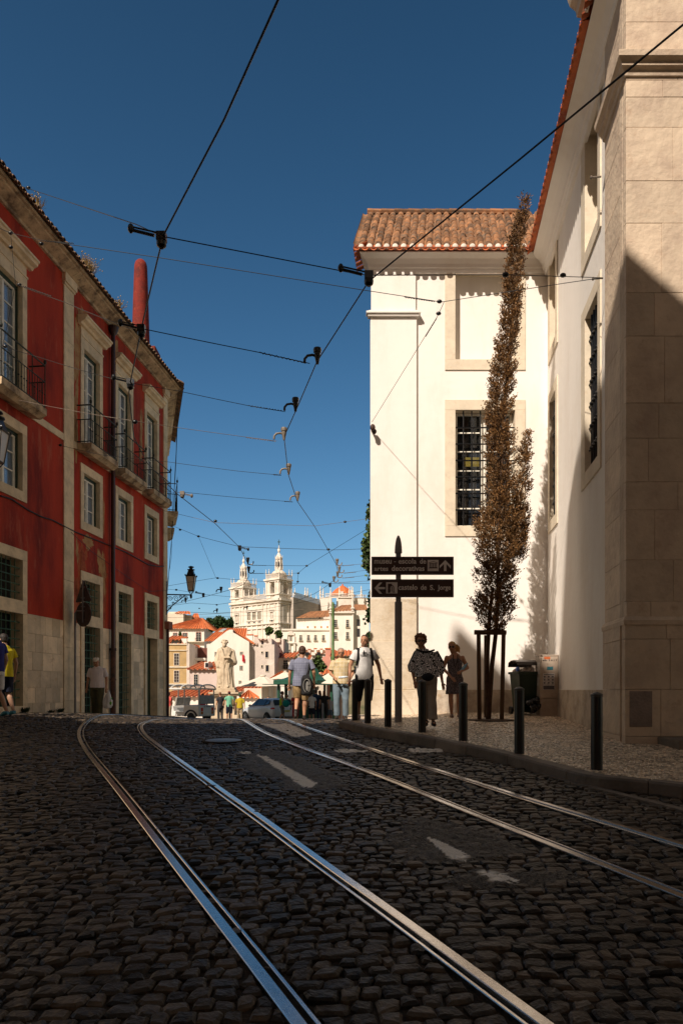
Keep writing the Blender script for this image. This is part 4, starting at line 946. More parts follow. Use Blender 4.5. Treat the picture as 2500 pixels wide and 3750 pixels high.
# wheelie bin
bx, by = X_(1924, 17.5), 17.6; gz = walk(bx, by)
BN = thing('wheelie_bin', 'overfull green wheelie bin with its brown lid propped open by rubbish', 'bin', (bx, by, gz), rad(8))
m_bin = M('dark green bin plastic', (.008, .022, .009), .4, .2, 4, .05); m_lid = M('brown bin lid', (.05, .038, .034), .4, .2, 4, .05)
b = MB(); v = []
for z, sx_, sy_, oy in ((.06, .21, .22, 0), (.98, .27, .31, 0), (1.03, .27, .31, 0)):
    v += [(-sx_, -sy_ + oy, z), (sx_, -sy_ + oy, z), (sx_, sy_ + oy, z), (-sx_, sy_ + oy, z)]
b.add(v, [(0, 3, 2, 1), (0, 1, 5, 4), (1, 2, 6, 5), (2, 3, 7, 6), (3, 0, 4, 7), (4, 5, 9, 8), (5, 6, 10, 9), (6, 7, 11, 10), (7, 4, 8, 11), (8, 9, 10, 11)])
b.box(-.30, .30, -.34, -.30, .98, 1.06); b.box(-.31, -.27, -.31, .33, 1.0, 1.06); b.box(.27, .31, -.31, .33, 1.0, 1.06)
b.build('body', m_bin, BN, bevel=.012)
l = MB(); pf_ = [(-.30, 1.22), (-.26, 1.30), (-.05, 1.35), (.15, 1.34), (.30, 1.30), (.34, 1.18), (.32, 1.18), (.28, 1.27), (.14, 1.31), (-.05, 1.32), (-.24, 1.275), (-.27, 1.21)]
l.ext(pf_, -.31, .31, 'x'); l.build('lid', m_lid, BN, bevel=.01)
for s_ in (-1, 1): MB().tube([(s_ * .24, .24, .10), (s_ * .29, .24, .10)], .10, 16).build('wheel', m_black, BN, angle=40)
rr = random.Random(4)
def lumps(mb, n, box, r, seed):
    q = random.Random(seed)
    for i in range(n):
        c = Vector([q.uniform(a, b) for a, b in box]); k = len(mb.v); mb.cr = q.random(); mb.ell(c, r * q.uniform(.6, 1.2), r * q.uniform(.6, 1.2), r * q.uniform(.5, .9), 9, 7)
        for j in range(k, len(mb.v)):
            p = Vector(mb.v[j]); nn = mnoise.noise(p * 14 + Vector((seed, 0, 0))); mb.v[j] = tuple(c + (p - c) * (1 + .5 * nn))
lu = MB(); lumps(lu, 12, ((-.2, .2), (-.22, .2), (1.04, 1.14)), .085, 3)
top(lu, 'rubbish_pile', M('mixed rubbish', (.40, .34, .30), .6, .4, 9, .3, 30, c2=(.16, .12, .11), rnd=.4), 'crumpled pale rubbish heaped in the open green wheelie bin', 'rubbish', (bx, by, gz), smooth=True)
lu = MB(); lu.ell((-.24, -.25, 1.12), .05, .06, .06, 9, 7); top(lu, 'blue_wrapper', M('blue plastic', (.10, .20, .65), .3), 'small blue plastic wrapper at the rim of the green bin', 'rubbish', (bx, by, gz), smooth=True)
lu = MB(); lumps(lu, 5, ((-.08, .10), (-.05, .05), (.12, .42)), .13, 9); top(lu, 'rubbish_bag', M('black rubbish bag', (.012, .012, .013), .25, .2, 6, .6, 25), 'shiny black rubbish bag slumped against the front of the green bin', 'rubbish bag', (bx + .10, by - .42, gz), smooth=True)
# cabinet
cx, cy = X_(2003, 17.25), 17.3; gz = walk(cx, cy); 
CB = thing('utility_cabinet', 'beige street utility cabinet with stickers and a printed notice, beside the bin', 'cabinet', (cx, cy, gz), rad(4))
m_cab = M('beige cabinet', (.40, .32, .25), .6, .15, 4, .1, 40, c3=(.28, .21, .15)); H_ = 1.47
b = MB(); b.box(-.235, .235, -.17, .17, -.1, .40); b.build('base', m_cab, CB, bevel=.008)
b = MB(); b.box(-.225, .225, -.165, .165, .415, H_ - .03); b.box(-.215, .215, -.155, .155, .40, .416); b.box(-.235, .235, -.175, .175, H_ - .03, H_); b.box(-.19, .20, -.172, -.164, .45, H_ - .06); b.build('door_and_roof', m_cab, CB, bevel=.004)
fy = -.1725
def sticker(x0, x1, z0, z1, c, nm='sticker', par=CB):
    return MB().box(x0, x1, fy - .002, fy, z0, z1).build(nm, M('sticker print', c, .6, .3, 18, 0), par)
sticker(-.13, .02, H_ - .11, H_ - .05, (.55, .13, .04)); sticker(-.06, .09, 1.10, 1.18, (.03, .16, .20))
nt_ = sticker(-.16, .13, .62, 1.02, (.50, .46, .44), 'notice'); q = MB()
for r in range(3):
    for c in range(3):
        q.lathe([(.022, 0), (.022, .001)], (0, 0, 0), 10) if False else q.ext([(-.12 + c * .10 + .024 * math.cos(a), .94 - r * .075 + .018 * math.sin(a)) for a in np.linspace(0, 6.28, 11)[:-1]], fy - .004, fy - .0022, 'y')
        q.box(-.145 + c * .10, -.095 + c * .10, fy - .004, fy - .0022, .905 - r * .075, .911 - r * .075)
q.box(-.15, .12, fy - .004, fy - .0022, .63, .72); q.box(-.14, .11, fy - .004, fy - .0022, .985, 1.0); q.build('notice_print', M('print grey', (.09, .08, .09), .7), nt_)
q = MB(); text_into(q, 'edu  2 6 1 7', -.17, .19, H_ - .155, H_ - .115, fy - .001, .002); q.build('number', m_black, CB)
fyl = -.2265; q = MB(); q.box(fyl - .0, fyl + .002, -.14, .10, 1.0, 1.30); q.box(fyl, fyl + .002, -.10, .12, .72, .93); q.build('torn_poster', M('torn paper', (.5, .45, .4), .8, .4, 14), CB)
# tree in its stakes
TD = 15.75
def tz(py, d=TD): return Z_(py, d)
tb = Vector((X_(1797, TD), TD, walk(X_(1797, TD), TD)))
TR_ = thing('cypress_tree', 'tall thin dried out brown cypress with a leaning top and two stems', 'tree', tb)
def L_pt(px, py, dy=0): return Vector((X_(px, TD), TD + dy, tz(py))) - tb
MB().tube([L_pt(1786, 2645), L_pt(1792, 2560), L_pt(1800, 2440), L_pt(1813, 2330), L_pt(1822, 2200), L_pt(1822, 2000), L_pt(1835, 1700), L_pt(1845, 1500), L_pt(1872, 1200), L_pt(1895, 900), L_pt(1918, 750)], [.062, .052, .05, .047, .045, .042, .038, .033, .026, .016, .005], 10).build('trunk', m_bark, TR_, angle=60)
MB().tube([L_pt(1790, 2640, .05), L_pt(1783, 2500, .06), L_pt(1787, 2380, .06), L_pt(1793, 2250, .04), L_pt(1805, 2150, .02)], [.055, .05, .045, .04, .02], 9).build('second_stem', m_bark, TR_, angle=60)
MB().tube([L_pt(1822, 2150), L_pt(1860, 2050), L_pt(1895, 1900), L_pt(1915, 1750), L_pt(1930, 1600)], [.03, .028, .02, .012, .004], 8).build('side_stem', m_bark, TR_, angle=60)
def crown(spine, n_tw, seed, leaf=.045, up=1.0, perrun=14, origin=tb):
    # spine: list of (px, py, half width px); leafy twigs sprout through the volume
    q = random.Random(seed); V = []; Fq = []; A = []
    for i in range(n_tw):
        t = q.random(); tot = len(spine) - 1
        ln = [abs(spine[k + 1][1] - spine[k][1]) * (spine[k + 1][2] + spine[k][2]) for k in range(tot)]; s_ = t * sum(ln); k = 0
        while s_ > ln[k] and k < tot - 1: s_ -= ln[k]; k += 1
        f = s_ / ln[k]; a, b = spine[k], spine[k + 1]
        px = a[0] + (b[0] - a[0]) * f; py = a[1] + (b[1] - a[1]) * f; hw = (a[2] + (b[2] - a[2]) * f) / F * TD
        clump = mnoise.noise(Vector((px * .012 + seed, py * .014, 0)))
        hw *= (.66 if py < 1650 else .84) + .42 * mnoise.noise(Vector((py * .03, seed, 5))) 
        an = q.uniform(0, 6.283); rr_ = hw * (q.random() ** .55)
        c = L_pt(px, py) + Vector((math.cos(an) * rr_, math.sin(an) * rr_, 0))
        if mnoise.noise(c * 2.2 + Vector((seed, 3, 1))) < -.27 and rr_ > hw * .45: continue
        d = Vector((math.cos(an) * .75 + q.uniform(-.35, .35), math.sin(an) * .75 + q.uniform(-.35, .35), up * q.uniform(.5, 1.3))).normalized()
        L = q.uniform(.10, .26) * (.7 + hw * .6); cr = q.random()
        for m_ in range(perrun):
            p = c + d * (L * m_ / perrun) + Vector((q.uniform(-1, 1), q.uniform(-1, 1), q.uniform(-1, 1))) * .03
            e = (d + Vector((q.uniform(-1, 1), q.uniform(-1, 1), q.uniform(-.6, 1))) * .8).normalized() * leaf * q.uniform(.6, 1.4)
            w1 = e.cross(Vector((q.uniform(-1, 1), q.uniform(-1, 1), q.uniform(-1, 1)))).normalized() * leaf * .28
            n0 = len(V); V += [p, p + e * .5 + w1, p + e, p + e * .5 - w1]; Fq.append((n0, n0 + 1, n0 + 2, n0 + 3)); A += [min(1, max(0, cr + q.uniform(-.3, .3)))] * 4
    m_ = MB(); m_.v = [tuple(p) for p in V]; m_.f = Fq; m_.r = A; return m_
sp = [(1921, 728, 6), (1912, 800, 22), (1890, 880, 27), (1882, 980, 34), (1876, 1080, 40), (1865, 1180, 42), (1850, 1280, 48), (1838, 1380, 55), (1830, 1480, 60), (1822, 1560, 52), (1832, 1640, 56), (1838, 1740, 52), (1838, 1830, 68), (1832, 1900, 84), (1830, 1980, 98), (1836, 2020, 98), (1828, 2080, 86), (1806, 2130, 84), (1808, 2200, 70), (1815, 2250, 82), (1812, 2290, 60), (1810, 2320, 22)]
crown(sp, 4700, 5).build('crown', m_dry, TR_, recalc=False)
sp2 = [(1931, 1585, 4), (1925, 1650, 13), (1915, 1720, 22), (1908, 1800, 30), (1904, 1880, 30), (1892, 1980, 38), (1866, 2050, 36)]
crown(sp2, 800, 9).build('side_crown', m_dry, TR_, recalc=False)
SK = thing('tree_stakes', 'brown round wooden stakes with a crossbar framing the cypress stem', 'tree stakes', tb)
MB().tube([L_pt(1733, 2317, -.10), L_pt(1848, 2318, -.10)], .055, 10).build('crossbar', m_stake, SK, angle=50)
for (a, b), (c, d), dy in (((1748, 2318), (1751, 2640), -.1), ((1839, 2318), (1832, 2640), -.1)):
    MB().tube([L_pt(a, b, dy), L_pt(c, d, dy)], .046, 10).build('stake', m_stake, SK, angle=50)
MB().tube([L_pt(1790, 2322, .35), L_pt(1790, 2630, .35)], .045, 10).build('stake', m_stake, SK, angle=50)
m_soil = M('tree pit soil', (.06, .035, .02), .95, .3, 8, .6, 40)
s_ = MB(); s_.lathe([(.55, .0), (.5, .018), (.001, .03)], n=24); o = s_.build('tree_pit', m_soil, None, smooth=True); o.location = tb + Vector((0, .05, .0)); o['kind'] = 'structure'
# green trees past the corner, at the edge of the white building
def leafball(blobs, n, leaf, seed, flatness=1):
    q = random.Random(seed); V = []; Fq = []; A = []; tot = sum(b[3] * b[4] for b in blobs)
    for (x, y, z, rx, rz) in blobs:
        k = int(n * rx * rz / tot)
        for i in range(k):
            a = q.uniform(0, 6.283); cz_ = q.uniform(-1, 1); r_ = q.random() ** .4; s_ = math.sqrt(1 - cz_ * cz_)
            p = Vector((x + rx * r_ * s_ * math.cos(a), y + rx * r_ * s_ * math.sin(a), z + rz * r_ * cz_))
            if mnoise.noise(p / (leaf * 7) + Vector((seed, 0, 0))) < -.16: continue
            e = Vector((q.uniform(-1, 1), q.uniform(-1, 1), q.uniform(-1, 1))).normalized() * leaf; w1 = e.cross(Vector((q.uniform(-1, 1), q.uniform(-1, 1), q.uniform(-1, 1)))).normalized() * leaf * .5
            n0 = len(V); V += [p, p + e * .5 + w1, p + e, p + e * .5 - w1]; Fq.append((n0, n0 + 1, n0 + 2, n0 + 3)); A += [q.random()] * 4
    m_ = MB(); m_.v = [tuple(p) for p in V]; m_.f = Fq; m_.r = A; return m_
def tree(name, label, px, pyb, D, blobs, n, leaf, seed, mat=m_leaf, cat='tree', trunk=.12, gz=None, group=None):
    z0 = gz if gz is not None else -hroad(D); base = Vector((X_(px, D), D, z0)); t = thing(name, label, cat, base, 0, group)
    bl = [(X_(a, D) - base.x, dy, Z_(b, D) - z0, c / F * D, d / F * D) for a, b, c, d, dy in blobs]
    leafball(bl, n, leaf, seed).build('crown', mat, t, recalc=False)
    ztop = bl[0][2]; MB().tube([(0, 0, -.3), (bl[0][0] * .3, 0, ztop * .45), (bl[0][0], 0, ztop)], [trunk, trunk * .7, trunk * .25], 8).build('trunk', m_bark, t, angle=60)
    return t
D1 = 27
tree('leafy_tree', 'loose green leafy tree sticking out past the upper edge of the white pilaster', 1420, 2500, 29, [(1385, 1920, 45, 60, 0), (1362, 2000, 38, 50, 0), (1358, 2060, 32, 40, 0), (1372, 1868, 28, 40, 0), (1400, 2010, 70, 150, .4), (1350, 1885, 14, 18, 0), (1366, 1845, 14, 18, 0), (1440, 1990, 70, 160, .5)], 6500, .16, 3)
tree('dark_cypress', 'dense dark green conical tree behind the man in the white T-shirt', 1395, 2520, 24, [(1382, 2200, 34, 120, 0), (1368, 2290, 34, 80, 0), (1362, 2345, 36, 60, 0), (1385, 2350, 60, 120, .3), (1390, 2130, 26, 80, .2)], 9000, .12, 4, mat=m_leafd)
# ---------------------------------------------------------------- wires
def sagline(pts, sag=0):
    out = []
    for i in range(len(pts) - 1):
        a, b = pts[i], pts[i + 1]; n = max(2, min(24, int((b - a).length / .5)))
        for k in range(n):
            t = k / n; p = a.lerp(b, t); p = p + Vector((0, 0, -sag * 4 * t * (1 - t) * (b - a).length * .01)); out.append(p)
    out.append(pts[-1]); return out
WL = []
def wire(label, pts, r=.006, mat=None, sag=.3, clamps=(), ins=(), twist=(), group='overhead tram span wires', name='span_wire', arms=(), boxes=(), armmat=None):
    W = [P(*p) for p in pts]; mid = W[len(W) // 2]; t = thing(name, label, 'cable', mid, 0, group)
    line = sagline(W, sag); MB().tube([p - mid for p in line], r, 5).build('strand', mat or m_wire, t, recalc=False)
    for c in ins:
        near = sorted(pts, key=lambda q: abs(q[0] - c[0]) + abs(q[1] - c[1]))[:2]; d0 = math.hypot(near[0][0] - c[0], near[0][1] - c[1]); d1 = math.hypot(near[1][0] - c[0], near[1][1] - c[1]); dd = near[0][2] + (near[1][2] - near[0][2]) * d0 / (d0 + d1 + 1e-6)
        p = P(c[0], c[1], dd) - mid; MB().ell(p, .052, .036, .036, 10, 8).build('insulator', m_black, t, smooth=True)
    for c in twist:                              # wrapped tail of the strand
        a = P(*c[0]) - mid; b = P(*c[1]) - mid; pp = []
        for k in range(40):
            q = a.lerp(b, k / 39); pp.append(q + Vector((0, .6, 1)).normalized() * .012 * math.sin(k * 1.9) + Vector((0, 0, .006 * math.cos(k * 3.1))))
        MB().tube(pp, r * 1.3, 5).build('wrapped_tail', mat or m_wire, t, recalc=False)
    for c in arms:                               # curved pull-off arm holding the contact wire: tip at c, arm reaching left
        p = P(*c[:3]) - mid; s = c[3] if len(c) > 3 else 1; k = .72 * s
        arm = MB().tube([p + Vector((-.26, 0, -.06)) * k, p + Vector((-.255, 0, .02)) * k, p + Vector((-.20, 0, .085)) * k, p + Vector((-.10, 0, .10)) * k, p + Vector((-.03, 0, .08)) * k], .020, 8)
        arm.lathe([(.02, -.06), (.03, 0), (.045, .06), (.045, .10), (.055, .105), (.06, .15), (.055, .17), (.001, .175)], p + Vector((0, 0, 0)), 10)
        arm.build('pull_off_arm', armmat or m_black, t, angle=40)
    for c in boxes:                              # straight spreader with a hanger block
        p = P(*c[:3]) - mid; s = .75 * (c[3] if len(c) > 3 else 1)
        bx_ = MB(); bx_.tube([p + Vector((-.42, 0, .10)) * s, p + Vector((-.10, 0, .02)) * s], .022 * abs(s), 6); bx_.tube([p + Vector((-.40, 0, .14)) * s, p + Vector((-.05, 0, .06)) * s], .012 * abs(s), 6); bx_.ell(p + Vector((-.43, 0, .12)) * s, .035, .035, .05, 8, 6)
        bx_.obox(p + Vector((0, 0, .0)), .10, .08, .085); bx_.lathe([(.02, -.12), (.05, -.095), (.055, -.055), (.03, -.045)], p, 10)
        bx_.build('hanger_block', armmat or m_black, t, angle=40)
    return t
def cw(px, py):                                # contact wire point: depth from its height over the street
    D = 6.
    for _ in range(30): D = 2600 * (4.75 + .74 - max(.74, hroad(D)) * 1.0 if D > 17 else 4.75) / (2526 - py)
    return (px, py, D)
wire('thick tram contact wire dropping from the top centre to the red house', [cw(*q) for q in [(1075, -120), (1018, 0), (820, 440), (600, 860), (575, 960), (518, 1203), (478, 1399), (473, 1435), (482, 1524), (491, 1600), (540, 1696), (646, 1806), (789, 1918), (878, 2005), (906, 2061), (911, 2112), (896, 2138), (850, 2158), (748, 2186), (610, 2219)]], .0095, sag=0, name='contact_wire', group='tram contact wires')
wire('thick tram contact wire sweeping from the upper right corner down to the centre', [cw(*q) for q in [(2720, -90), (2500, 90), (1900, 585), (1350, 1030), (1160, 1325), (1085, 1500), (1040, 1600), (1055, 1735), (1088, 1835), (1150, 1925), (1200, 2012), (1230, 2065), (1236, 2090), (1232, 2110), (1222, 2125), (1190, 2150), (1150, 2175), (1085, 2200)]], .0085, sag=0, name='contact_wire', group='tram contact wires')
ca = cw(592, 872)[2]; cb_ = cw(1350, 1015)[2]
wire('topmost span wire, from the red house eave to the stone building', [(58, 675, 16.86), (500, 822, 8.6), (592, 865, ca), (1270, 996, 8.4), (1345, 1008, cb_), (1850, 1006, 10.6), (2203, 1017, 12.2)], .006, sag=0, ins=[(105, 688, 15), (1850, 1006, 10.6), (2060, 1008, 11.5)], boxes=[(592, 868, ca), (1350, 1010, cb_)])
wire('second span wire down, meeting the stay wires in front of the blind window', [(-60, 812, 17), (40, 853, 15.5), (152, 880, 14.5), (580, 943, 13.6), (1335, 1063, 13.5), (1615, 1106, 13.6), (2080, 1035, 12.6), (2203, 1017, 12.2)], .0065, sag=0, ins=[(40, 853, 15.5), (152, 892, 14.5), (1608, 1104, 13.6)], twist=[((1480, 1088, 13.6), (1590, 1104, 13.6)), ((160, 882, 14.4), (270, 891, 14.1))])
wire('stay wire running down from the second span to the hook on the white corner', [(1625, 1106, 13.6), (1600, 1160, 14.2), (1362, 1545, 18.45)], .006, sag=0, ins=[(1605, 1148, 14.1)], twist=[((1598, 1165, 14.2), (1558, 1232, 15))], group='stay wires')
wire('short stay wire hanging beside the upper left balcony of the red house', [(40, 853, 15.5), (50, 960, 15.4), (58, 1040, 15.4), (28, 1190, 15.9), (8, 1280, 16.0)], .005, sag=0, ins=[(41, 905, 15.5)], group='stay wires')
wire('third span wire down, starting by the top left window of the red house', [(58, 1040, 15.4), (241, 1108, 12.5), (473, 1202, 9.6), (518, 1203, 9.3), (951, 1291, 9.9), (1134, 1331, 10.2)], .006, sag=.2, ins=[(72, 1043, 15.2)], twist=[((951, 1291, 9.9), (1120, 1329, 10.2)), ((85, 1048, 15), (190, 1085, 13))], arms=[(1162, 1318, 10.3)], boxes=[(518, 1203, 9.3, .85)])
wire('fourth span wire down, crossing the first two balconies of the red house', [(12, 1268, 16.2), (150, 1310, 14.5), (370, 1376, 12), (478, 1402, 11), (654, 1432, 11.4), (911, 1486, 11.8), (1045, 1508, 12)], .005, sag=.2, ins=[(20, 1268, 16)], twist=[((911, 1486, 11.8), (1035, 1505, 12))], arms=[(1082, 1494, 12.0)], boxes=[(478, 1399, 11, .8)])
wire('pale thin span wire, fifth down, leaving the slab of the left balcony', [(70, 1465, 16.5), (245, 1500, 15), (482, 1540, 12.5), (651, 1566, 12.9), (1013, 1615, 13.2)], .0045, m_wiret, sag=.2, ins=[(495, 1545, 12.5)], twist=[((900, 1602, 13.2), (1008, 1616, 13.2))], arms=[(1040, 1600, 13.3)], armmat=m_clamp)
wire('span wire fixed below the belt of the red house beside the pilaster', [(214, 1629, 19.4), (379, 1667, 18), (612, 1691, 16.8), (870, 1725, 16), (1030, 1740, 15.5)], .005, sag=.2, ins=[(222, 1630, 19)], twist=[((1000, 1738, 15.6), (1028, 1740, 15.5))], arms=[(1057, 1728, 15.5)], armmat=m_clamp)
wire('span wire leaving the balcony of the side wing to the bend of the contact wire', [(600, 1798, 26), (646, 1803, 17.2), (677, 1803, 17.1), (850, 1820, 17.4), (1072, 1838, 17.7)], .005, sag=.1, twist=[((1040, 1836, 17.7), (1070, 1838, 17.7))], arms=[(1090, 1826, 17.7)], boxes=[(668, 1806, 17.0, -.7)], armmat=m_clamp)
wire('long span wire with a round bead before the white building', [(571, 1863, 26.5), (640, 1879, 24), (789, 1914, 19.6), (1153, 1926, 20), (1263, 1911, 22.5), (1390, 1893, 26)], .0055, m_wiret, sag=.1, ins=[(1263, 1911, 16), (789, 1908, 12)])
wire('span wire passing just above the church crosses', [(630, 1924, 28), (727, 1964, 25), (878, 2002, 21.6), (1202, 2014, 22), (1327, 2010, 26), (1390, 2008, 28)], .0065, sag=.1, ins=[(727, 1964, 14), (660, 1940, 10), (1202, 2012, 12)], boxes=[(878, 2003, 21.5, -.8)])
wire('slanting stay between two span wires left of the church', [(727, 1964, 25), (791, 2116, 27)], .005, sag=0, group='stay wires')
wire('span wire passing behind the street lantern to the left church tower', [(614, 2146, 28), (700, 2131, 27.5), (791, 2116, 27), (852, 2122, 27), (905, 2125, 27)], .0065, sag=0, ins=[(797, 2117, 13)])
wire('stay wire slanting from the leafy tree down to the right church tower', [(1390, 1915, 30), (1337, 1941, 28), (1204, 2023, 25), (1123, 2072, 27), (1092, 2099, 28), (1089, 2136, 28)], .007, sag=0, ins=[(1123, 2072, 14), (1092, 2099, 14), (1090, 2130, 14)], group='stay wires')
wire('short span wire passing in front of the right church lantern', [(921, 2070, 25), (1123, 2072, 27)], .006, sag=.1, twist=[((921, 2070, 25), (975, 2071, 25.5))], arms=[(908, 2060, 24.5, -1)])
wire('short span wire passing in front of the right church dome', [(926, 2100, 26), (1092, 2099, 28)], .006, sag=.1, twist=[((926, 2100, 26), (965, 2100, 26.5))], arms=[(911, 2092, 25.5, -1)])
for i, (a, b, c, d, lb) in enumerate([(1250, 2072, 1400, 2058, 'highest of the pull-off wires by the signpost top'), (1258, 2099, 1400, 2080, 'second highest pull-off wire by the signpost top'), (1252, 2117, 1400, 2100, 'third pull-off wire above the red dome, by the signpost'), (1238, 2134, 1400, 2124, 'lowest curved arm pull-off wire, above the red dome')]):
    k = cw(a, b)[2]; wire(lb, [(a, b, k), (c, d, k + 4)], .006, m_wiret, sag=.05, twist=[((a, b, k), (a + 45, b - 3, k + .5))], arms=[(a - 16, b - 8, k, -.9)], armmat=m_clamp)
wire('level span wire crossing the belfry of the right church tower', [(850, 2122, 29), (1089, 2137, 28), (1190, 2137, 28), (1400, 2137, 31)], .0065, sag=.05, boxes=[(1208, 2139, 27.6, .9)])
wire('dipping span wire below the street lantern toward the church facade', [(614, 2158, 28), (646, 2160, 28), (748, 2177, 28.5), (906, 2191, 29), (970, 2200, 30), (1090, 2137, 31)], .006, sag=.1, ins=[(646, 2160, 12)], boxes=[(745, 2176, 28.5, .9)])
wire('lower span wire under the lamp bracket, ending at the church', [(615, 2219, 33), (700, 2208, 33), (794, 2214, 34), (860, 2205, 34), (1000, 2190, 36)], .0075, sag=.1, ins=[(794, 2215, 14)], arms=[(810, 2165, 27.5), (680, 2203, 33)])
wire('low contact wire crossing the lowest part of the church facade', [(680, 2241, 38), (795, 2246, 38), (960, 2232, 40), (1185, 2190, 42), (1400, 2150, 44)], .009, sag=.1, arms=[(795, 2240, 38), (905, 2230, 39)], name='contact_wire', group='tram contact wires')
wire('lowest span wire over the hillside trees', [(615, 2262, 42), (750, 2260, 42), (900, 2255, 44), (1215, 2256, 46)], .008, sag=.3, ins=[(730, 2228, 10)])
wire('thin wire from the green pole across the right church tower', [(1216, 2215, 46), (1110, 2231, 44), (1040, 2234, 44), (700, 2252, 40)], .008, m_wiret, sag=.1)
wire('black cable hanging loose from the eave of the side wing', [(650, 1500, 29.5), (646, 1650, 29.4), (640, 1760, 29.3), (633, 1930, 29.2), (622, 2060, 29.1), (613, 2175, 28.8)], .012, sag=0, name='hanging_cable', group='hanging cables')
wire('thinner cable hanging beside the black one at the side wing', [(655, 1440, 29.6), (645, 1700, 29.4), (630, 1940, 29.2), (628, 2040, 29.1), (616, 2120, 28.9), (612, 2200, 28.8)], .007, sag=0, name='hanging_cable', group='hanging cables')
# ---------------------------------------------------------------- lamps on the red house
m_lglass = M('milky lantern glass', (.55, .47, .36), .35, .1, 3, 0)
def lantern(label, c, wall, s=1.0, group='wall lanterns on the red house'):
    base = Vector(c); t = thing('street_lantern', label, 'street lamp', base, 0, group)
    g = MB(); g.lathe([(.13 * s, 0), (.23 * s, .56 * s)], n=4, ph=rad(45)); g.build('glass', m_lglass, t)
    g = MB()
    for k in range(4):
        a = rad(45 + 90 * k); d = Vector((math.cos(a), math.sin(a), 0))
        g.tube([d * .135 * s, d * .24 * s + Vector((0, 0, .57 * s))], .014, 5); a2 = rad(135 + 90 * k); d2 = Vector((math.cos(a2), math.sin(a2), 0))
        g.tube([d * .14 * s, d2 * .14 * s], .014, 5); g.tube([d * .245 * s + Vector((0, 0, .57 * s)), d2 * .245 * s + Vector((0, 0, .57 * s))], .02, 5)
        g.tube([d * .15 * s + Vector((0, 0, .05 * s)), d * .13 * s, d * .05 * s + Vector((0, 0, -.10 * s)), Vector((0, 0, -.14 * s))], .012, 5); g.ell(d * .26 * s + Vector((0, 0, .60 * s)), .03, .03, .04, 6, 5)
    g.build('frame', m_black, t, angle=40)
    g = MB(); g.lathe([(.245 * s, .58 * s), (.215 * s, .60 * s), (.13 * s, .80 * s)], n=4, ph=rad(45)); rf_ = g.build('roof', m_black, t, angle=30)
    g = MB(); g.lathe([(.10 * s, .80 * s), (.15 * s, .82 * s), (.15 * s, .84 * s), (.07 * s, .85 * s), (.06 * s, .90 * s), (.12 * s, .925 * s), (.11 * s, .95 * s), (.03 * s, .98 * s), (.001, .99 * s)], n=12); g.build('crown_cap', m_black, rf_, angle=40)
    b = MB(); wv = Vector(wall) - base; wv.z = 0; L = wv.length; u = wv.normalized(); zz = -.16 * s
    b.tube([Vector((0, 0, zz)) - u * .04, wv + Vector((0, 0, zz))], .028, 6); b.tube([wv + Vector((0, 0, .35)), wv + Vector((0, 0, -.95))], .03, 6); b.ell((0, 0, zz - .06), .05, .05, .09, 8, 6)
    b.tube([u * .25 * L + Vector((0, 0, zz - .02)), u * .45 * L + Vector((0, 0, zz - .18)), u * .75 * L + Vector((0, 0, zz - .42)), u * L + Vector((0, 0, -.85))], .022, 6)
    for f, r_, dz in ((.2, .085, -.13), (.42, .07, -.10), (.62, .12, -.16), (.85, .10, -.16), (.88, .09, -.52), (.72, .06, -.34)):
        cc_ = u * f * L + Vector((0, 0, zz + dz)); sp_ = [cc_ + u * math.cos(a) * r_ * (1 - a / 12) + Vector((0, 0, math.sin(a) * r_ * (1 - a / 12))) for a in np.linspace(0, 9.5, 22)]; b.tube(sp_, .012, 5)
    b.build('bracket', m_black, t, angle=40)
    return t
lantern('black wall lantern on a scrolled bracket, silhouetted at the far corner of the red house', (X_(700, 27.9), 27.9, Z_(2164, 27.9)), (-6.83, 27.75, 0), 1.0)
LD = 15.0
l2 = lantern('wall lantern cut by the left edge of the photo, in front of the middle window', (X_(-12, LD), LD, Z_(1692, LD)), (facL(LD + .9), LD + .9, 0), 1.12)
# traffic signs seen from behind
sp_ = Vector((X_(276, 20.2), 20.2, 0)); sp_.z = ground(sp_.x, sp_.y)
TS_ = thing('road_sign', 'grey pole with triangular and round road signs seen from behind, by the red house', 'road sign', sp_)
m_sback = M('rusty grey sign back', (.075, .055, .05), .6, .4, 5, .1, 30, c3=(.16, .07, .04)); zb = -sp_.z
def q2(px, py): return Vector((X_(px, 20.2) - sp_.x, 0, Z_(py, 20.2) + zb))
MB().tube([(0, 0, -.1), (0, 0, q2(276, 2246).z)], .030, 10).build('pole', m_pole, TS_, angle=40)
br = MB(); cxs = q2(306, 2200).x
br.tube([(0, 0, q2(0, 2246).z), (.05, -.02, q2(0, 2238).z), (cxs, -.03, q2(0, 2237).z)], .02, 6); br.tube([(cxs, -.05, q2(0, 2126).z), (cxs, -.05, q2(0, 2280).z)], .022, 6)
for y_ in (2150, 2190, 2222, 2237): br.obox((cxs, -.03, q2(0, y_).z), .40 if y_ in (2237,) else .12, .02, .03)
br.build('sign_bracket', m_pole, TS_)
rz_ = Matrix.Rotation(rad(-34), 3, 'Z')
t = MB(); c = Vector((cxs, .0, q2(0, 2250).z)); n = 30
ring_ = [rz_ @ Vector((.35 * math.cos(2 * math.pi * k / n), 0, .35 * math.sin(2 * math.pi * k / n))) for k in range(n)]; dn = rz_ @ Vector((0, .02, 0))
t.add([c + p for p in ring_] + [c + p + dn for p in ring_], [tuple(range(n)), tuple(range(n, 2 * n))] + [(k, (k + 1) % n, n + (k + 1) % n, n + k) for k in range(n)]); t.build('round_sign', m_sback, TS_)
t = MB(); c = Vector((cxs, .0, 0)); tri = [rz_ @ Vector((-.36, 0, q2(0, 2203).z)), rz_ @ Vector((.36, 0, q2(0, 2203).z)), rz_ @ Vector((.03, 0, q2(0, 2126).z)), rz_ @ Vector((-.03, 0, q2(0, 2126).z))]
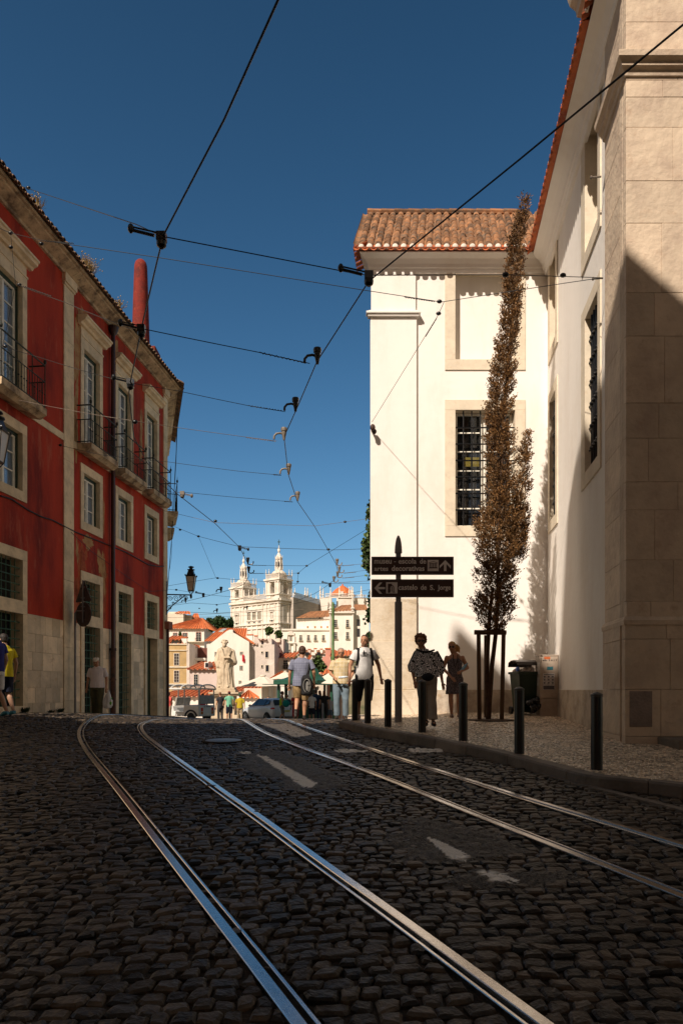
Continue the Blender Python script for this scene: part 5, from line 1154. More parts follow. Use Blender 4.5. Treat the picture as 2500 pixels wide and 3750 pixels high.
t.add([c + p for p in tri] + [c + p + dn for p in tri], [(0, 1, 2, 3), (4, 5, 6, 7), (0, 1, 5, 4), (1, 2, 6, 5), (2, 3, 7, 6), (3, 0, 4, 7)]); t.build('triangular_sign', m_sback, TS_)
# green tram pole
D = 46.; g = MB(); zb = -hroad(D) - .1; base = Vector((X_(1219, D), D, zb)); tp = Z_(2204, D) - zb
g.lathe([(.15, 0), (.15, 1.4), (.155, 1.45), (.12, 1.5), (.115, 4.2), (.13, 4.25), (.09, 4.35), (.088, tp - .5), (.10, tp - .45), (.10, tp - .38), (.07, tp - .30), (.085, tp - .2), (.085, tp - .12), (.05, tp - .02), (.001, tp)], n=14)
top(g, 'tram_pole', M('green painted pole', (.10, .17, .05), .5, .3, 2, .1, 20, c2=(.06, .11, .04)), 'tall green iron tram pole rising behind the man in jeans', 'pole', base, angle=40)
# ================================================================ BACKGROUND TOWN
m_bgw = M('white render', (.76, .70, .62), .9, .12, .5, .15, 3, streak=.4)
m_bgw2 = M('warm white render', (.66, .56, .45), .9, .15, .4, .1, 3)
m_bgp = M('pink render', (.52, .25, .19), .9, .15, .6, .1, 3)
m_bglp = M('pale pink render', (.62, .49, .44), .9, .12, .6, .1, 3)
m_bgo = M('ochre render', (.46, .31, .14), .9, .2, .6, .1, 3, c3=(.36, .25, .13))
m_bgg = M('grey and shaded white render', (.58, .50, .44), .9, .15, .4, .1, 3, c3=(.44, .38, .33))  # its grey also holds the shade of the side house and dish
m_roof = M('orange roof tiles', (.52, .145, .045), .85, .25, .9, .2, 8, c2=(.40, .10, .035), rnd=.22)
m_roofb = M('brown roof tiles', (.33, .15, .065), .9, .3, .8, .2, 8, c2=(.22, .10, .05), rnd=.2)
m_ch = M('church limestone', (.70, .64, .56), .9, .15, .12, .2, 1.5, c2=(.60, .53, .45), c3=(.48, .43, .37))
m_stripe = m_bgw
def roofquad(mb, a, b, c, d, pitch, amp):      # corrugated slope, a-b is the eave, d-c the ridge
    a, b, c, d = map(Vector, (a, b, c, d)); n = max(2, int((b - a).length / pitch)) * 4; nn = (b - a).cross(d - a).normalized()
    if nn.z < 0: nn = -nn
    vs = []
    for k in range(n + 1):
        t = k / n; h = nn * (amp * math.sin(2 * math.pi * k / 4 + .8)); vs += [a.lerp(b, t) + h, d.lerp(c, t) + h]
    for k in range(n): mb.cr = .3 + .4 * ((k // 4 * 7) % 5) / 4
    k0 = len(mb.v); mb.cr = .5; mb.add(vs, [(2 * k, 2 * k + 2, 2 * k + 3, 2 * k + 1) for k in range(n)])
    for k in range(len(vs)): mb.r[k0 + k] = ((k // 2 // 2) * 0.37) % 1.0
class House:
    def __init__(s, name, label, x0, x1, yt, yb, D, depth, mat, cat='house', group='houses of the old quarter below the square', skew=0):
        s.D = D; s.x0 = X_(x0, D); s.x1 = X_(x1, D); s.z1 = Z_(yt, D); s.z0 = Z_(yb, D); s.dp = depth; s.sk = skew
        s.zb = min(s.z0, s.z1) ; s.root = thing(name, label, cat, ((s.x0 + s.x1) / 2, D, s.z0), 0, group); s.o = s.root.location; s.pp = D / F
        w_ = MB(); s.box(w_, s.x0, s.x1, D, D + depth, s.z0, s.z1); s.walls = w_.build('walls', mat, s.root)
    def loc(s, v): return (v[0] - s.o.x, v[1] - s.o.y, v[2] - s.o.z)
    def box(s, mb, x0, x1, y0, y1, z0, z1): mb.box(x0 - s.o.x, x1 - s.o.x, y0 - s.o.y, y1 - s.o.y, z0 - s.o.z, z1 - s.o.z)
    def win(s, x0, y0, x1, y1, kind='window', frame=True, fm=None, bal=False, dark=None, panes=True):
        D = s.D; a, b, z1, z0 = X_(x0, D), X_(x1, D), Z_(y0, D), Z_(y1, D); k = s.pp; t = 1.3 * k
        f = MB()
        if frame: 
            for q in ((a - t, a, z0 - t, z1 + t), (b, b + t, z0 - t, z1 + t), (a, b, z1, z1 + t), (a, b, z0 - t, z0)): s.box(f, q[0], q[1], D - .06, D + .05, q[2], q[3])
        else: s.box(f, a - .02, b + .02, D - .03, D + .05, z0 - .05, z0)
        wf = f.build(kind, fm or m_surr, s.root)
        g = MB(); s.box(g, a, b, D - .02, D + .04, z0, z1); g.build('pane', dark or m_gdark, wf)
        if panes:
            g = MB(); h = .22 * k; mid = (a + b) / 2
            s.box(g, mid - h * 1.3, mid + h * 1.3, D - .045, D - .021, z0, z1)
            for q in np.linspace(z0, z1, 5)[1:-1]: s.box(g, a, b, D - .04, D - .0215, q - h, q + h)
            g.build('sash', m_wood, wf)
        if bal:
            g = MB(); s.box(g, a - 2.4 * t, b + 2.4 * t, D - .5, D - .061, z0 - t * .9, z0 - t * .2); bb = g.build('balcony', m_surr, s.root)
            g = MB(); hh = (z1 - z0) * .34; w1 = a - 2.3 * t; w2 = b + 2.3 * t
            g.tube([s.loc((w1, D - .48, z0 + hh)), s.loc((w2, D - .48, z0 + hh))], .03, 4)
            for q in np.linspace(w1, w2, 9): g.tube([s.loc((q, D - .48, z0 - t * .2)), s.loc((q, D - .48, z0 + hh))], .018, 4)
            g.build('railing', m_iron, bb)
        return wf
    def slope(s, pts, mat=None, pitch=.45, name='roof', amp=.09):
        m_ = MB(); roofquad(m_, *[s.loc(p) for p in pts], pitch, amp); return m_.build(name, mat or m_roof, s.root, recalc=False)
    def shed(s, yt, over=.35, mat=None, inset0=0, inset1=0, depth=None, pitch=.45, x0=None, x1=None, name='roof'):
        D = s.D; zt = Z_(yt, D + (depth or s.dp)); a = (x0 if x0 is not None else s.x0) - over; b = (x1 if x1 is not None else s.x1) + over; d2 = depth or s.dp
        return s.slope([(a, D - over, s.z1), (b, D - over, s.z1), (b - inset1, D + d2, zt), (a + inset0, D + d2, zt)], mat, pitch, name)
    def chimney(s, x0, x1, yt, yb, mat=None, dz=1.5):
        D = s.D + dz; m_ = MB(); s.box(m_, X_(x0, D), X_(x1, D), D, D + (X_(x1, D) - X_(x0, D)) * .8, Z_(yb, D), Z_(yt, D)); c = m_.build('chimney', mat or m_bgw, s.root)
        m_ = MB(); s.box(m_, X_(x0, D) - .08, X_(x1, D) + .08, D - .08, D + (X_(x1, D) - X_(x0, D)) * .8 + .08, Z_(yt, D) + .001, Z_(yt, D) + .15); m_.build('chimney_cap', m_roof, c)
# ochre house
h = House('ochre_house', 'narrow ochre house with white framed tall windows, left behind the canopy vehicle', 596, 684, 2359, 2640, 90, 9, m_bgo)
for y in ((2393, 2436), (2456, 2498), (2519, 2545)): h.win(638.5, y[0], 656, y[1], fm=m_bgw, panes=True)
D = 90
for y0, y1 in ((2357, 2361.5), (2380, 2383), (2440, 2445), (2503, 2507)): m_ = MB(); h.box(m_, h.x0, h.x1 + .1, D - .12, D, Z_(y1, D), Z_(y0, D)); m_.build('string_course', m_surr, h.root)
m_ = MB(); h.box(m_, h.x1, X_(694.5, D), D - .05, D + 9, h.z0, Z_(2357, D)); m_.build('corner_strip', m_bgg, h.root)
m_ = MB(); h.box(m_, X_(627, D), X_(655, D), D + .3, D + 3, Z_(2359, D), Z_(2342, D)); dm = m_.build('dormer', m_bgo, h.root)
m_ = MB(); h.box(m_, X_(628, D), X_(654, D), D + .25, D + .299, Z_(2357.5, D), Z_(2344, D)); m_.build('dormer_window', m_gdark, dm)
h.slope([(X_(606, D), D, Z_(2343, D)), (X_(660, D), D, Z_(2343, D)), (X_(656, D), D + 3, Z_(2329, D + 3)), (X_(612, D), D + 3, Z_(2329, D + 3))], name='dormer_roof')
h.slope([(h.x0 - .2, D - .1, h.z1), (X_(680, D), D - .1, h.z1), (X_(664, D), D + 4, Z_(2335, D + 4)), (h.x0 - .2, D + 4, Z_(2335, D + 4))])
h.chimney(664, 684, 2336, 2362, m_bgw, .6)
# white house with hip roof
h = House('white_hip_house', 'white house with a big orange hip roof and balcony door, upper left', 590, 748, 2303, 2420, 130, 12, m_bgw)
for a, b in ((611, 618), (635, 649), (670, 686)): h.win(a, 2318, b, 2333, fm=m_bgp)
h.win(719, 2316, 736, 2349, 'balcony_door', fm=m_bgp, bal=True)
m_ = MB(); h.box(m_, X_(684, 130), X_(748, 130), 129.4, 129.99, Z_(2352, 130), Z_(2349.5, 130)); m_.build('terrace_slab', m_surr, h.root)
D = 130; ap = (X_(714, D), D + 6, Z_(2264, D + 6)); rl0 = (X_(640, D), D + 6, Z_(2272, D + 6))
h.slope([(h.x0 - .5, D - .5, h.z1), (h.x1 + .5, D - .5, h.z1), ap, (X_(703, D), D + 6, ap[2])], name='roof')
h.slope([(h.x1 + .5, D - .5, h.z1), (X_(772, D), D + 13, h.z1 + .2), (ap[0] + .3, ap[1] + .3, ap[2]), ap], name='roof')
# second roof with skylight
h = House('skylight_house', 'white walled house with a wide orange roof holding a grey skylight', 757, 900, 2352, 2430, 122, 9, m_bgw)
D = 122
h.slope([(X_(748, D), D - .4, Z_(2349, D)), (X_(900, D), D - .4, Z_(2349, D)), (X_(880, D), D + 9, Z_(2300, D + 9)), (X_(773, D), D + 9, Z_(2300, D + 9))])
m_ = MB(); a = Vector(h.loc((X_(790, D), D + 3.0, Z_(2321.5, D + 3.0) + .35))); b = Vector(h.loc((X_(806, D), D + 3.0, Z_(2321.5, D + 3.0) + .35))); c = Vector(h.loc((X_(812, D), D + 5.6, Z_(2311.5, D + 5.6) + .35))); d = Vector(h.loc((X_(797, D), D + 5.6, Z_(2311.5, D + 5.6) + .35))); up = Vector((0, 0, .12))
m_.add([a, b, c, d, a + up, b + up, c + up, d + up], [(0, 1, 2, 3), (4, 5, 6, 7), (0, 1, 5, 4), (1, 2, 6, 5), (2, 3, 7, 6), (3, 0, 4, 7)]); m_.build('skylight', M('skylight glass', (.45, .45, .42), .3, .1), h.root)
# big white gable house
D = 85
h = House('white_gable_house', 'big plain white gabled house behind the statue, red cloth on its wall', 759, 912, 2372, 2640, D, 14, m_bgw)
m_ = MB(); zb = h.z1
g_ = [h.loc((X_(759, D), D, zb)), h.loc((X_(912, D), D, zb)), h.loc((X_(912, D), D, Z_(2350, D))), h.loc((X_(838, D), D, Z_(2307, D))), h.loc((X_(829, D), D, Z_(2312, D))), h.loc((X_(759, D), D, Z_(2366, D)))]
m_.add(g_ + [(p[0], p[1] + 14, p[2]) for p in g_], [tuple(range(6)), tuple(range(6, 12))] + [(i, (i + 1) % 6, 6 + (i + 1) % 6, 6 + i) for i in range(6)]); m_.build('gable', m_bgw, h.root)
m_ = MB(); h.box(m_, X_(838, D), X_(853, D), D - .01, D + 2, Z_(2320, D), Z_(2306, D)); m_.build('chimney', m_bgw, h.root)
for a, b, c, d in ((879, 2387, 889, 2397), (878, 2438, 888, 2453), (875, 2493, 883, 2505), (787, 2388, 793, 2403), (878, 2495, 882, 2503)): h.win(a, b, c, d) if a != 878 or b != 2495 else None
h.slope([(X_(838, D) + .3, D + .3, Z_(2309, D) + .1), (X_(838, D) + .3, D + 14, Z_(2309, D) + .1), (X_(914, D), D + 14, Z_(2352, D)), (X_(914, D), D + .3, Z_(2352, D))])
m_ = MB(); m_.obox(h.loc((X_(891, D), D - .12, Z_(2410, D))), .22, .06, .75); top(MB().obox((0, 0, 0), .24, .05, .8).obox((.1, 0, -.25), .2, .05, .5), 'red_cloth', M('red cloth', (.5, .02, .03), .8), 'small red cloth hung out under a window of the big white gable house', 'cloth', (X_(891, D), D - .12, Z_(2410, D)), bevel=.02)
# side wing of it, shade put into its grey render, stepped houses to the right
D = 86
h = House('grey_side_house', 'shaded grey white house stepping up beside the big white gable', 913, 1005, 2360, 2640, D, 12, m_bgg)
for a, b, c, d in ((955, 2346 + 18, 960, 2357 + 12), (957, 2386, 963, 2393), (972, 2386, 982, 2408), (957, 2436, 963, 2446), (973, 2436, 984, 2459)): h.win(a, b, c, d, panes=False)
m_ = MB(); h.box(m_, X_(927, D), X_(992, D), D + 1, D + 10, Z_(2362, D), Z_(2336, D)); m_.build('upper_storey', m_bgg, h.root)
m_ = MB(); h.box(m_, X_(954, D), X_(961, D), D + .95, D + 1.02, Z_(2358, D), Z_(2346, D)); m_.build('upper_window', m_gdark, h.root)
h.slope([(X_(918, D), D - .2, Z_(2361, D)), (X_(944, D), D - .2, Z_(2361, D)), (X_(940, D), D + 1, Z_(2355, D)), (X_(918, D), D + 1, Z_(2355, D))], m_roofb, name='ledge_tiles')
h.slope([(X_(942, D), D + .6, Z_(2340, D)), (X_(975, D), D + .6, Z_(2340, D)), (X_(970, D), D + 3, Z_(2334, D)), (X_(945, D), D + 3, Z_(2334, D))], name='roof')
D = 84; m_ = MB(); m_.lathe([(.02, 0), (.30, .04), (.36, .10)], (0, 0, 0), 14); dsh = top(m_, 'satellite_dish', m_bgg, 'white satellite dish on the shaded grey house', 'satellite dish', (X_(990, D), D, Z_(2427, D))); dsh.rotation_euler = (rad(75), 0, 0)  # white dish greyed, the shade of that area put into its colour
h = House('blue_grey_house', 'bluish white house with roof terrace and red brown side, centre of the old quarter', 990, 1038, 2340, 2560, 96, 10, m_bgg)
h.win(988.5 + 4, 2342, 996, 2356, panes=False); m_ = MB(); D = 96
h.box(m_, X_(990, D), X_(1036, D), D - 3, D - .01, h.z0, Z_(2395, D)); m_.build('red_brown_extension', M('dark red render', (.16, .05, .045), .9), h.root)
m_ = MB(); h.box(m_, X_(1013, D), X_(1026, D), D - .3, D, Z_(2352, D), Z_(2338, D)); h.box(m_, X_(988, D), X_(1006, D), D + 1, D + 3, Z_(2342, D), Z_(2321, D)); m_.build('roof_hut', m_bgw2, h.root)
h = House('tiled_terrace_house', 'jumbled low white houses with small roofs below the church', 880, 960, 2345, 2420, 112, 10, m_bgw2)
h.slope([(X_(850, 112), 111.6, Z_(2342, 112)), (X_(900, 112), 111.6, Z_(2342, 112)), (X_(888, 112), 115, Z_(2328, 115)), (X_(868, 112), 115, Z_(2328, 115))]); h.chimney(905, 925, 2326, 2350, m_bgw); h.chimney(932, 942, 2330, 2350, m_bgg, 1)
h.win(886, 2333 + 14, 898, 2358, panes=False)
# pale pink low house in front
D = 74
h = House('pale_pink_house', 'pale pink house with a low orange roof between the ochre house and the statue', 695, 800, 2452, 2640, D, 8, m_bglp)
h.win(711, 2470, 725, 2507); h.shed(2424, mat=m_roof)
m_ = MB(); h.box(m_, X_(745, D), X_(760, D), D + .5, D + 3, Z_(2447, D), Z_(2424, D)); dm = m_.build('dormer', m_bgw, h.root); m_ = MB(); h.box(m_, X_(749, D), X_(759, D), D + .46, D + .5, Z_(2443, D), Z_(2427, D)); m_.build('dormer_window', m_gdark, dm)
D = 95; h = House('brick_terrace_house', 'dark red brick fronted house with a small tiled porch roof', 694, 762, 2373, 2440, D, 7, M('dark brick', (.14, .05, .035), .9))
h.win(711, 2380, 722, 2404, panes=False); h.slope([(X_(692, D), D - 1.5, Z_(2371, D)), (X_(742, D), D - 1.5, Z_(2373, D)), (X_(706, D), D + 4, Z_(2356, D)), (X_(692, D), D + 4, Z_(2354, D))]); m_ = MB(); h.box(m_, X_(694, D), X_(758, D), D - 1.4, D, Z_(2420, D), Z_(2411, D)); m_.build('terrace_parapet', m_bgw, h.root)
# low roofs right behind the square
D = 60
for (x0, x1, yt, yb, xt0, xt1, lb) in ((600, 785, 2524, 2550, 618, 780, 'long low orange roof behind the canopy vehicle'), (849, 943, 2511, 2531, 853, 925, 'low orange roof behind the white car'),):
    h = House('low_roofed_house', lb, x0, x1, yb, 2680, D, 5, m_bgw, group='low tiled houses at the edge of the square'); h.shed(yt, mat=m_roof, inset0=.5, inset1=.5, pitch=.4)
D = 58
h = House('hip_kiosk_house', 'small white house with a pointed orange roof behind the white car', 868, 968, 2556, 2680, D, 5, m_bgw, group='low tiled houses at the edge of the square')
h.slope([(X_(876, D), D - .3, Z_(2555, D)), (X_(953, D), D - .3, Z_(2555, D)), (X_(902.5, D), D + 1.5, Z_(2528, D)), (X_(901.5, D), D + 1.5, Z_(2528, D))], pitch=.3)
m_ = MB(); h.box(m_, X_(884, D), X_(968, D), D + 1.6, D + 4, h.z1, Z_(2520, D)); m_.build('rear_wall', m_bgw2, h.root)
D = 56
h = House('door_house', 'white wall with pale double doors behind the white car', 958, 1012, 2512, 2680, D, 4, m_bgw, group='low tiled houses at the edge of the square')
h.win(983, 2517, 1001, 2552, 'double_door', dark=m_curt)
D = 76
h = House('orange_gable_house', 'house whose pointed orange roof shows just left of the green kiosk', 985, 1055, 2487, 2640, D, 8, m_bgw)
h.slope([(X_(982, D), D - .3, Z_(2489, D)), (X_(1058, D), D - .3, Z_(2489, D)), (X_(1025, D), D + 3, Z_(2455, D)), (X_(1022, D), D + 3, Z_(2455, D))])
D = 92
h = House('small_balcony_house', 'small white house with an orange roof and open balcony door, left of the backpack man', 1020, 1076, 2409, 2560, D, 7, m_bgw)
h.win(1038, 2418, 1054, 2450, 'balcony_door', bal=True); h.slope([(X_(1014, D), D - .5, Z_(2410, D)), (X_(1080, D), D - .5, Z_(2407, D)), (X_(1090, D), D + 6, Z_(2388, D + 6)), (X_(1026, D), D + 6, Z_(2390, D + 6))])
m_ = MB(); h.box(m_, X_(1076, D), X_(1125, D), D + .5, D + 7, h.z0, Z_(2409, D)); m_.build('pink_wing', m_bgp, h.root); h.slope([(X_(1112, D), D, Z_(2440, D)), (X_(1122, D), D, Z_(2440, D)), (X_(1138, D), D + 5, Z_(2392, D)), (X_(1126, D), D + 5, Z_(2392, D))])
D = 88
h = House('pink_house', 'salmon pink house with a square chimney beside the green pole', 1180, 1262, 2405, 2640, D, 9, m_bgp)
h.chimney(1191, 1210, 2377, 2408, m_bgp, .5); h.slope([(X_(1206, D), D - .3, Z_(2403, D)), (X_(1290, D), D - .3, Z_(2401, D)), (X_(1290, D), D + 6, Z_(2381, D + 6)), (X_(1210, D), D + 6, Z_(2381, D + 6))]); h.win(1210, 2406, 1218, 2416, panes=False); h.win(1268, 2388, 1284, 2396, panes=False) if 0 else None
D = 82
h = House('scaffold_house', 'cluttered pale house behind the head of the man in jeans', 1150, 1195, 2470, 2640, D, 6, m_bgw2); h.shed(2452, mat=m_roof); h.chimney(1166, 1173, 2446, 2472, m_bgw2)
D = 130
h = House('mixed_roof_house', 'jumble of dark roofs and white walls below the long white convent', 1090, 1200, 2395, 2500, D, 10, m_bgg); h.shed(2380, mat=m_roofb)
for a in (1108, 1128, 1150, 1172): h.chimney(a, a + 9, 2376 + (a % 5), 2396, m_bgw if a % 3 else m_bgg, 2)
for a, c in ((1118, m_dark), (1140, m_bgw), (1160, m_dark)):
    m_ = MB(); h.box(m_, X_(a, D), X_(a + 14, D), D - .5, D, Z_(2400, D), Z_(2389, D)); m_.build('roof_box', c, h.root)
h = House('hillside_block', 'plain cream block with stepped flat tops on the far hill, upper left', 596, 672, 2246, 2340, 230, 16, m_bgw2)
D = 230; m_ = MB(); h.box(m_, X_(612, D), X_(650, D), D + 2, D + 14, Z_(2247, D), Z_(2238, D)); h.box(m_, X_(672, D), X_(692, D), D + 3, D + 16, Z_(2300, D), Z_(2249, D)); h.box(m_, X_(690, D), X_(730, D), D + 6, D + 16, Z_(2300, D), Z_(2258, D)); m_.build('upper_blocks', m_bgw2, h.root)
h.win(621, 2277, 627, 2287, panes=False); h.slope([(X_(640, D), D - .2, Z_(2246, D)), (X_(700, D), D - .2, Z_(2250, D)), (X_(685, D), D + 4, Z_(2238, D + 4)), (X_(645, D), D + 4, Z_(2238, D + 4))], pitch=1.0)
h.slope([(X_(688, D), D + 5, Z_(2258, D)), (X_(722, D), D + 5, Z_(2262, D)), (X_(705, D), D + 9, Z_(2246, D + 9)), (X_(690, D), D + 9, Z_(2246, D + 9))], pitch=1.0)
# convent: long white wing and corner block
D = 240; CG = 'convent buildings on the hill'
h = House('convent_wing', 'long white convent wing with a row of small balconied windows', 1031, 1206, 2305, 2400, D, 18, m_bgw, cat='building', group=CG)
for a in (1101, 1129, 1155, 1184): h.win(a - 4.5, 2326, a + 4.5, 2346, bal=True, panes=True)
h.win(1061, 2330, 1069, 2348); m_ = MB(); D = 240
for q in ((1050, 1054), (1076, 1080)): h.box(m_, X_(q[0], D), X_(q[1], D), D - .5, D, Z_(2352, D), Z_(2328, D))
h.box(m_, X_(1047, D), X_(1084, D), D - .8, D, Z_(2357, D), Z_(2353, D)); h.box(m_, X_(1052, D), X_(1078, D), D - .5, D, Z_(2326, D), Z_(2317, D)); h.box(m_, X_(1058, D), X_(1072, D), D - .5, D, Z_(2317, D), Z_(2312, D))
h.box(m_, X_(1056, D), X_(1062, D), D - .6, D, Z_(2380, D), Z_(2357.5, D)); h.box(m_, X_(1074, D), X_(1082, D), D - .6, D, Z_(2384, D), Z_(2357.5, D)); m_.build('portal', m_ch, h.root)
m_ = MB(); h.box(m_, X_(1082, D), X_(1206, D), D + 3, D + 16, Z_(2306, D), Z_(2264, D)); up_ = m_.build('upper_storey', m_bgw, h.root)
h.slope([(X_(1080, D), D + 2, Z_(2262, D)), (X_(1212, D), D + 2, Z_(2256, D)), (X_(1212, D), D + 12, Z_(2234, D + 12)), (X_(1128, D), D + 12, Z_(2240, D + 12))], m_roofb, pitch=1.0)
for a in (1125, 1152, 1175, 1198): m_ = MB(); h.box(m_, X_(a - 3, D), X_(a + 3, D), D + 2.9, D + 3.1, Z_(2297, D), Z_(2290, D)); m_.build('small_window', m_roofb, up_)
m_ = MB(); h.box(m_, X_(1031, D), X_(1206, D), D - .4, D + .1, Z_(2309, D), Z_(2303, D)); m_.build('cornice', m_ch, h.root)
h = House('convent_block', 'tall white convent corner block with a brown roof and stone pinnacle', 1206, 1294, 2243, 2400, D - 4, 20, m_bgw, cat='building', group=CG); D = D - 4
for a in (1229, 1272):
    h.win(a - 5, 2270, a + 5, 2297, bal=True); h.win(a - 5, 2315, a + 5, 2340, bal=True)
m_ = MB(); h.box(m_, X_(1294, D), X_(1345, D), D + 2, D + 22, h.z0, Z_(2250, D)); m_.build('rear_wing', m_bgw, h.root)
for y0, y1 in ((2266, 2290), (2300, 2330)):
    m_ = MB(); h.box(m_, X_(1306, D), X_(1318, D), D + 1.9, D + 2.1, Z_(y1, D), Z_(y0, D)); m_.build('rear_window', m_gdark, h.root)
m_ = MB(); h.box(m_, X_(1203, D), X_(1297, D), D - .7, D + .1, Z_(2246, D), Z_(2240, D)); h.box(m_, X_(1206, D), X_(1210, D), D - .3, D, Z_(2395, D), Z_(2247, D)); h.box(m_, X_(1290, D), X_(1294, D), D - .3, D, Z_(2395, D), Z_(2247, D)); m_.build('stone_trim', m_ch, h.root)
h.slope([(X_(1202, D), D - .8, Z_(2241, D)), (X_(1297, D), D - .8, Z_(2237, D)), (X_(1292, D), D + 12, Z_(2214, D + 12)), (X_(1252, D), D + 12, Z_(2216, D + 12))], m_roofb, pitch=1.0)
h.slope([(X_(1297, D), D - .8, Z_(2237, D)), (X_(1352, D), D + 12, Z_(2234, D + 12)), (X_(1344, D), D + 20, Z_(2214, D + 20)), (X_(1292, D), D + 10, Z_(2213, D + 10))], m_roofb, pitch=1.0)
for a in (1211, 1291):
    m_ = MB(); p = h.loc((X_(a, D), D - .4, Z_(2240, D))); m_.lathe([(.5, 0), (.5, .8), (.8, .9), (.8, 1.2), (.35, 1.4), (.5, 2.2), (.25, 3.6), (.3, 3.9), (.05, 5.6)], p, 8); m_.build('pinnacle', m_ch, h.root, angle=30)
# ---------------------------------------------------------------- the church with two towers
CA = Vector((X_(1022, 400), 400, 0)); CBv = Vector((X_(846, 425), 425, 0)); u_ = (CBv - CA); WF = u_.length; u_.normalize(); n_ = Vector((-u_.y, u_.x, 0));
if n_.y > 0: n_ = -n_
CR = thing('twin_tower_church', 'large pale baroque church with two domed bell towers on the skyline', 'church', (CA.x, CA.y, 14))
def fnC(s_, o, z): p = CA + u_ * s_ + n_ * o; return Vector((p.x, p.y, z))
sd_ = -n_; 
def fnD(s_, o, z): p = CA + sd_ * s_ - u_ * o; return Vector((p.x, p.y, z))
TC = lambda: TMB(fnC, CR); TD_ = lambda: TMB(fnD, CR)
ZC = 51.7; zz_ = lambda py: Z_(py, 400)
T1, T2 = 10.5, WF - 10.5
b = TC(); b.box(0, WF, 0, -10.3, 14, ZC); b.build('facade_wall', m_ch, CR)
# cornices and pilasters
b = TC()
for z, e, hh in ((ZC, 1.3, 1.2), (ZC - 2.2, .7, .5), (zz_(2278), .9, .7), (zz_(2295), .6, .5)): b.box(-.5, WF + .5, -.2, e, z - hh, z)
b.build('facade_cornices', m_ch, CR)
b = TD_()
for z, e, hh in ((ZC, 1.3, 1.2), (ZC - 2.2, .7, .5), (zz_(2278), .9, .7)): b.box(0, 10.4, -.2, e, z - hh, z)
b.build('side_cornices', m_ch, CR)
b = TC()
for s_ in (.6, 3.2, 7.6, 10.0, 13.2, 17.4, 21.8, 26.0, 29.4, 31.8, 36.2, WF - .6): b.box(s_ - .55, s_ + .55, -.1, .42, 14, ZC - 2.2)
b.build('facade_pilasters', m_ch, CR)
b = TD_()
for s_ in (.6, 2.8, 7.6, 9.8): b.box(s_ - .55, s_ + .55, -.1, .42, 14, ZC - 2.2)
b.build('side_pilasters', m_ch, CR)
for i, s_ in enumerate((5.4, 11.6 + 3.7, 19.6, 11.6 + 12.3, WF - 5.3)):
    w_ = 1.5 if i in (1, 2, 3) else 1.1; z0, z1 = (zz_(2262), zz_(2232)) if i in (1, 2, 3) else (zz_(2264), zz_(2238))
    b = TC(); b.box(s_ - w_ - .5, s_ - w_, -.1, .5, z0, z1); b.box(s_ + w_, s_ + w_ + .5, -.1, .5, z0, z1); b.box(s_ - w_ - .9, s_ + w_ + .9, -.1, .7, z0 - .7, z0); b.box(s_ - w_ - .9, s_ + w_ + .9, -.1, .7, z1, z1 + .6)
    if i % 2 == 0: b.ext([(s_ - w_ - 1.1, z1 + .9), (s_ + w_ + 1.1, z1 + .9), (s_, z1 + 3.0)], -.1, .7)
    else: b.ext([(s_ + (w_ + 1.1) * math.cos(a), z1 + .9 + 1.9 * math.sin(a)) for a in np.linspace(0, math.pi, 9)], -.1, .7)
    f = b.build('window', m_ch, CR); g = TC(); g.box(s_ - w_, s_ + w_, -.1, .08, z0, z1); g.build('pane', m_gdark if i in (1, 2, 3) else M('niche stone', (.36, .30, .24), .9), f)
    g = TC()
    if i in (1, 2, 3):
        for k in (-.5, 0, .5): g.box(s_ + k * w_ - .1, s_ + k * w_ + .1, .09, .16, z0, z1)
        for k in np.linspace(z0, z1, 7)[1:-1]: g.box(s_ - w_, s_ + w_, .09, .15, k - .08, k + .08)
        g.build('lattice', m_surr, f)
    else: g.lathe([(.5, 0), (.6, 1), (.45, 2.4), (.25, 2.8), (.3, 3.2), (.05, 3.5)], (s_, .3, z0), 8); g.build('niche_statue', m_ch, f)
    b = TC(); b.box(s_ - 1.2, s_ + 1.2, -.1, .35, zz_(2276), zz_(2268)); fr_ = b.build('panel_window', m_ch, CR); b = TC(); b.box(s_ - .8, s_ + .8, .351, .37, zz_(2274.5), zz_(2269.5)); b.build('pane', m_gdark, fr_)
def pinn(mb, c, s=1.0): mb.lathe([(.45 * s, 0), (.45 * s, 1.2 * s), (.7 * s, 1.3 * s), (.65 * s, 1.7 * s), (.3 * s, 1.9 * s), (.5 * s, 2.6 * s), (.35 * s, 3.4 * s), (.2 * s, 4.6 * s), (.32 * s, 4.9 * s), (.03 * s, 6.0 * s)], c, 8)
def balus(mb, T, s0, s1, o, z, hh=2.2, step=.8):
    n = int((s1 - s0) / step)
    for k in range(n + 1):
        q = s0 + (s1 - s0) * k / n; mb.box(q - .16, q + .16, o - .16, o + .16, z, z + hh)
    mb.box(s0, s1, o - .3, o + .3, z + hh, z + hh + .35); mb.box(s0, s1, o - .3, o + .3, z - .3, z)
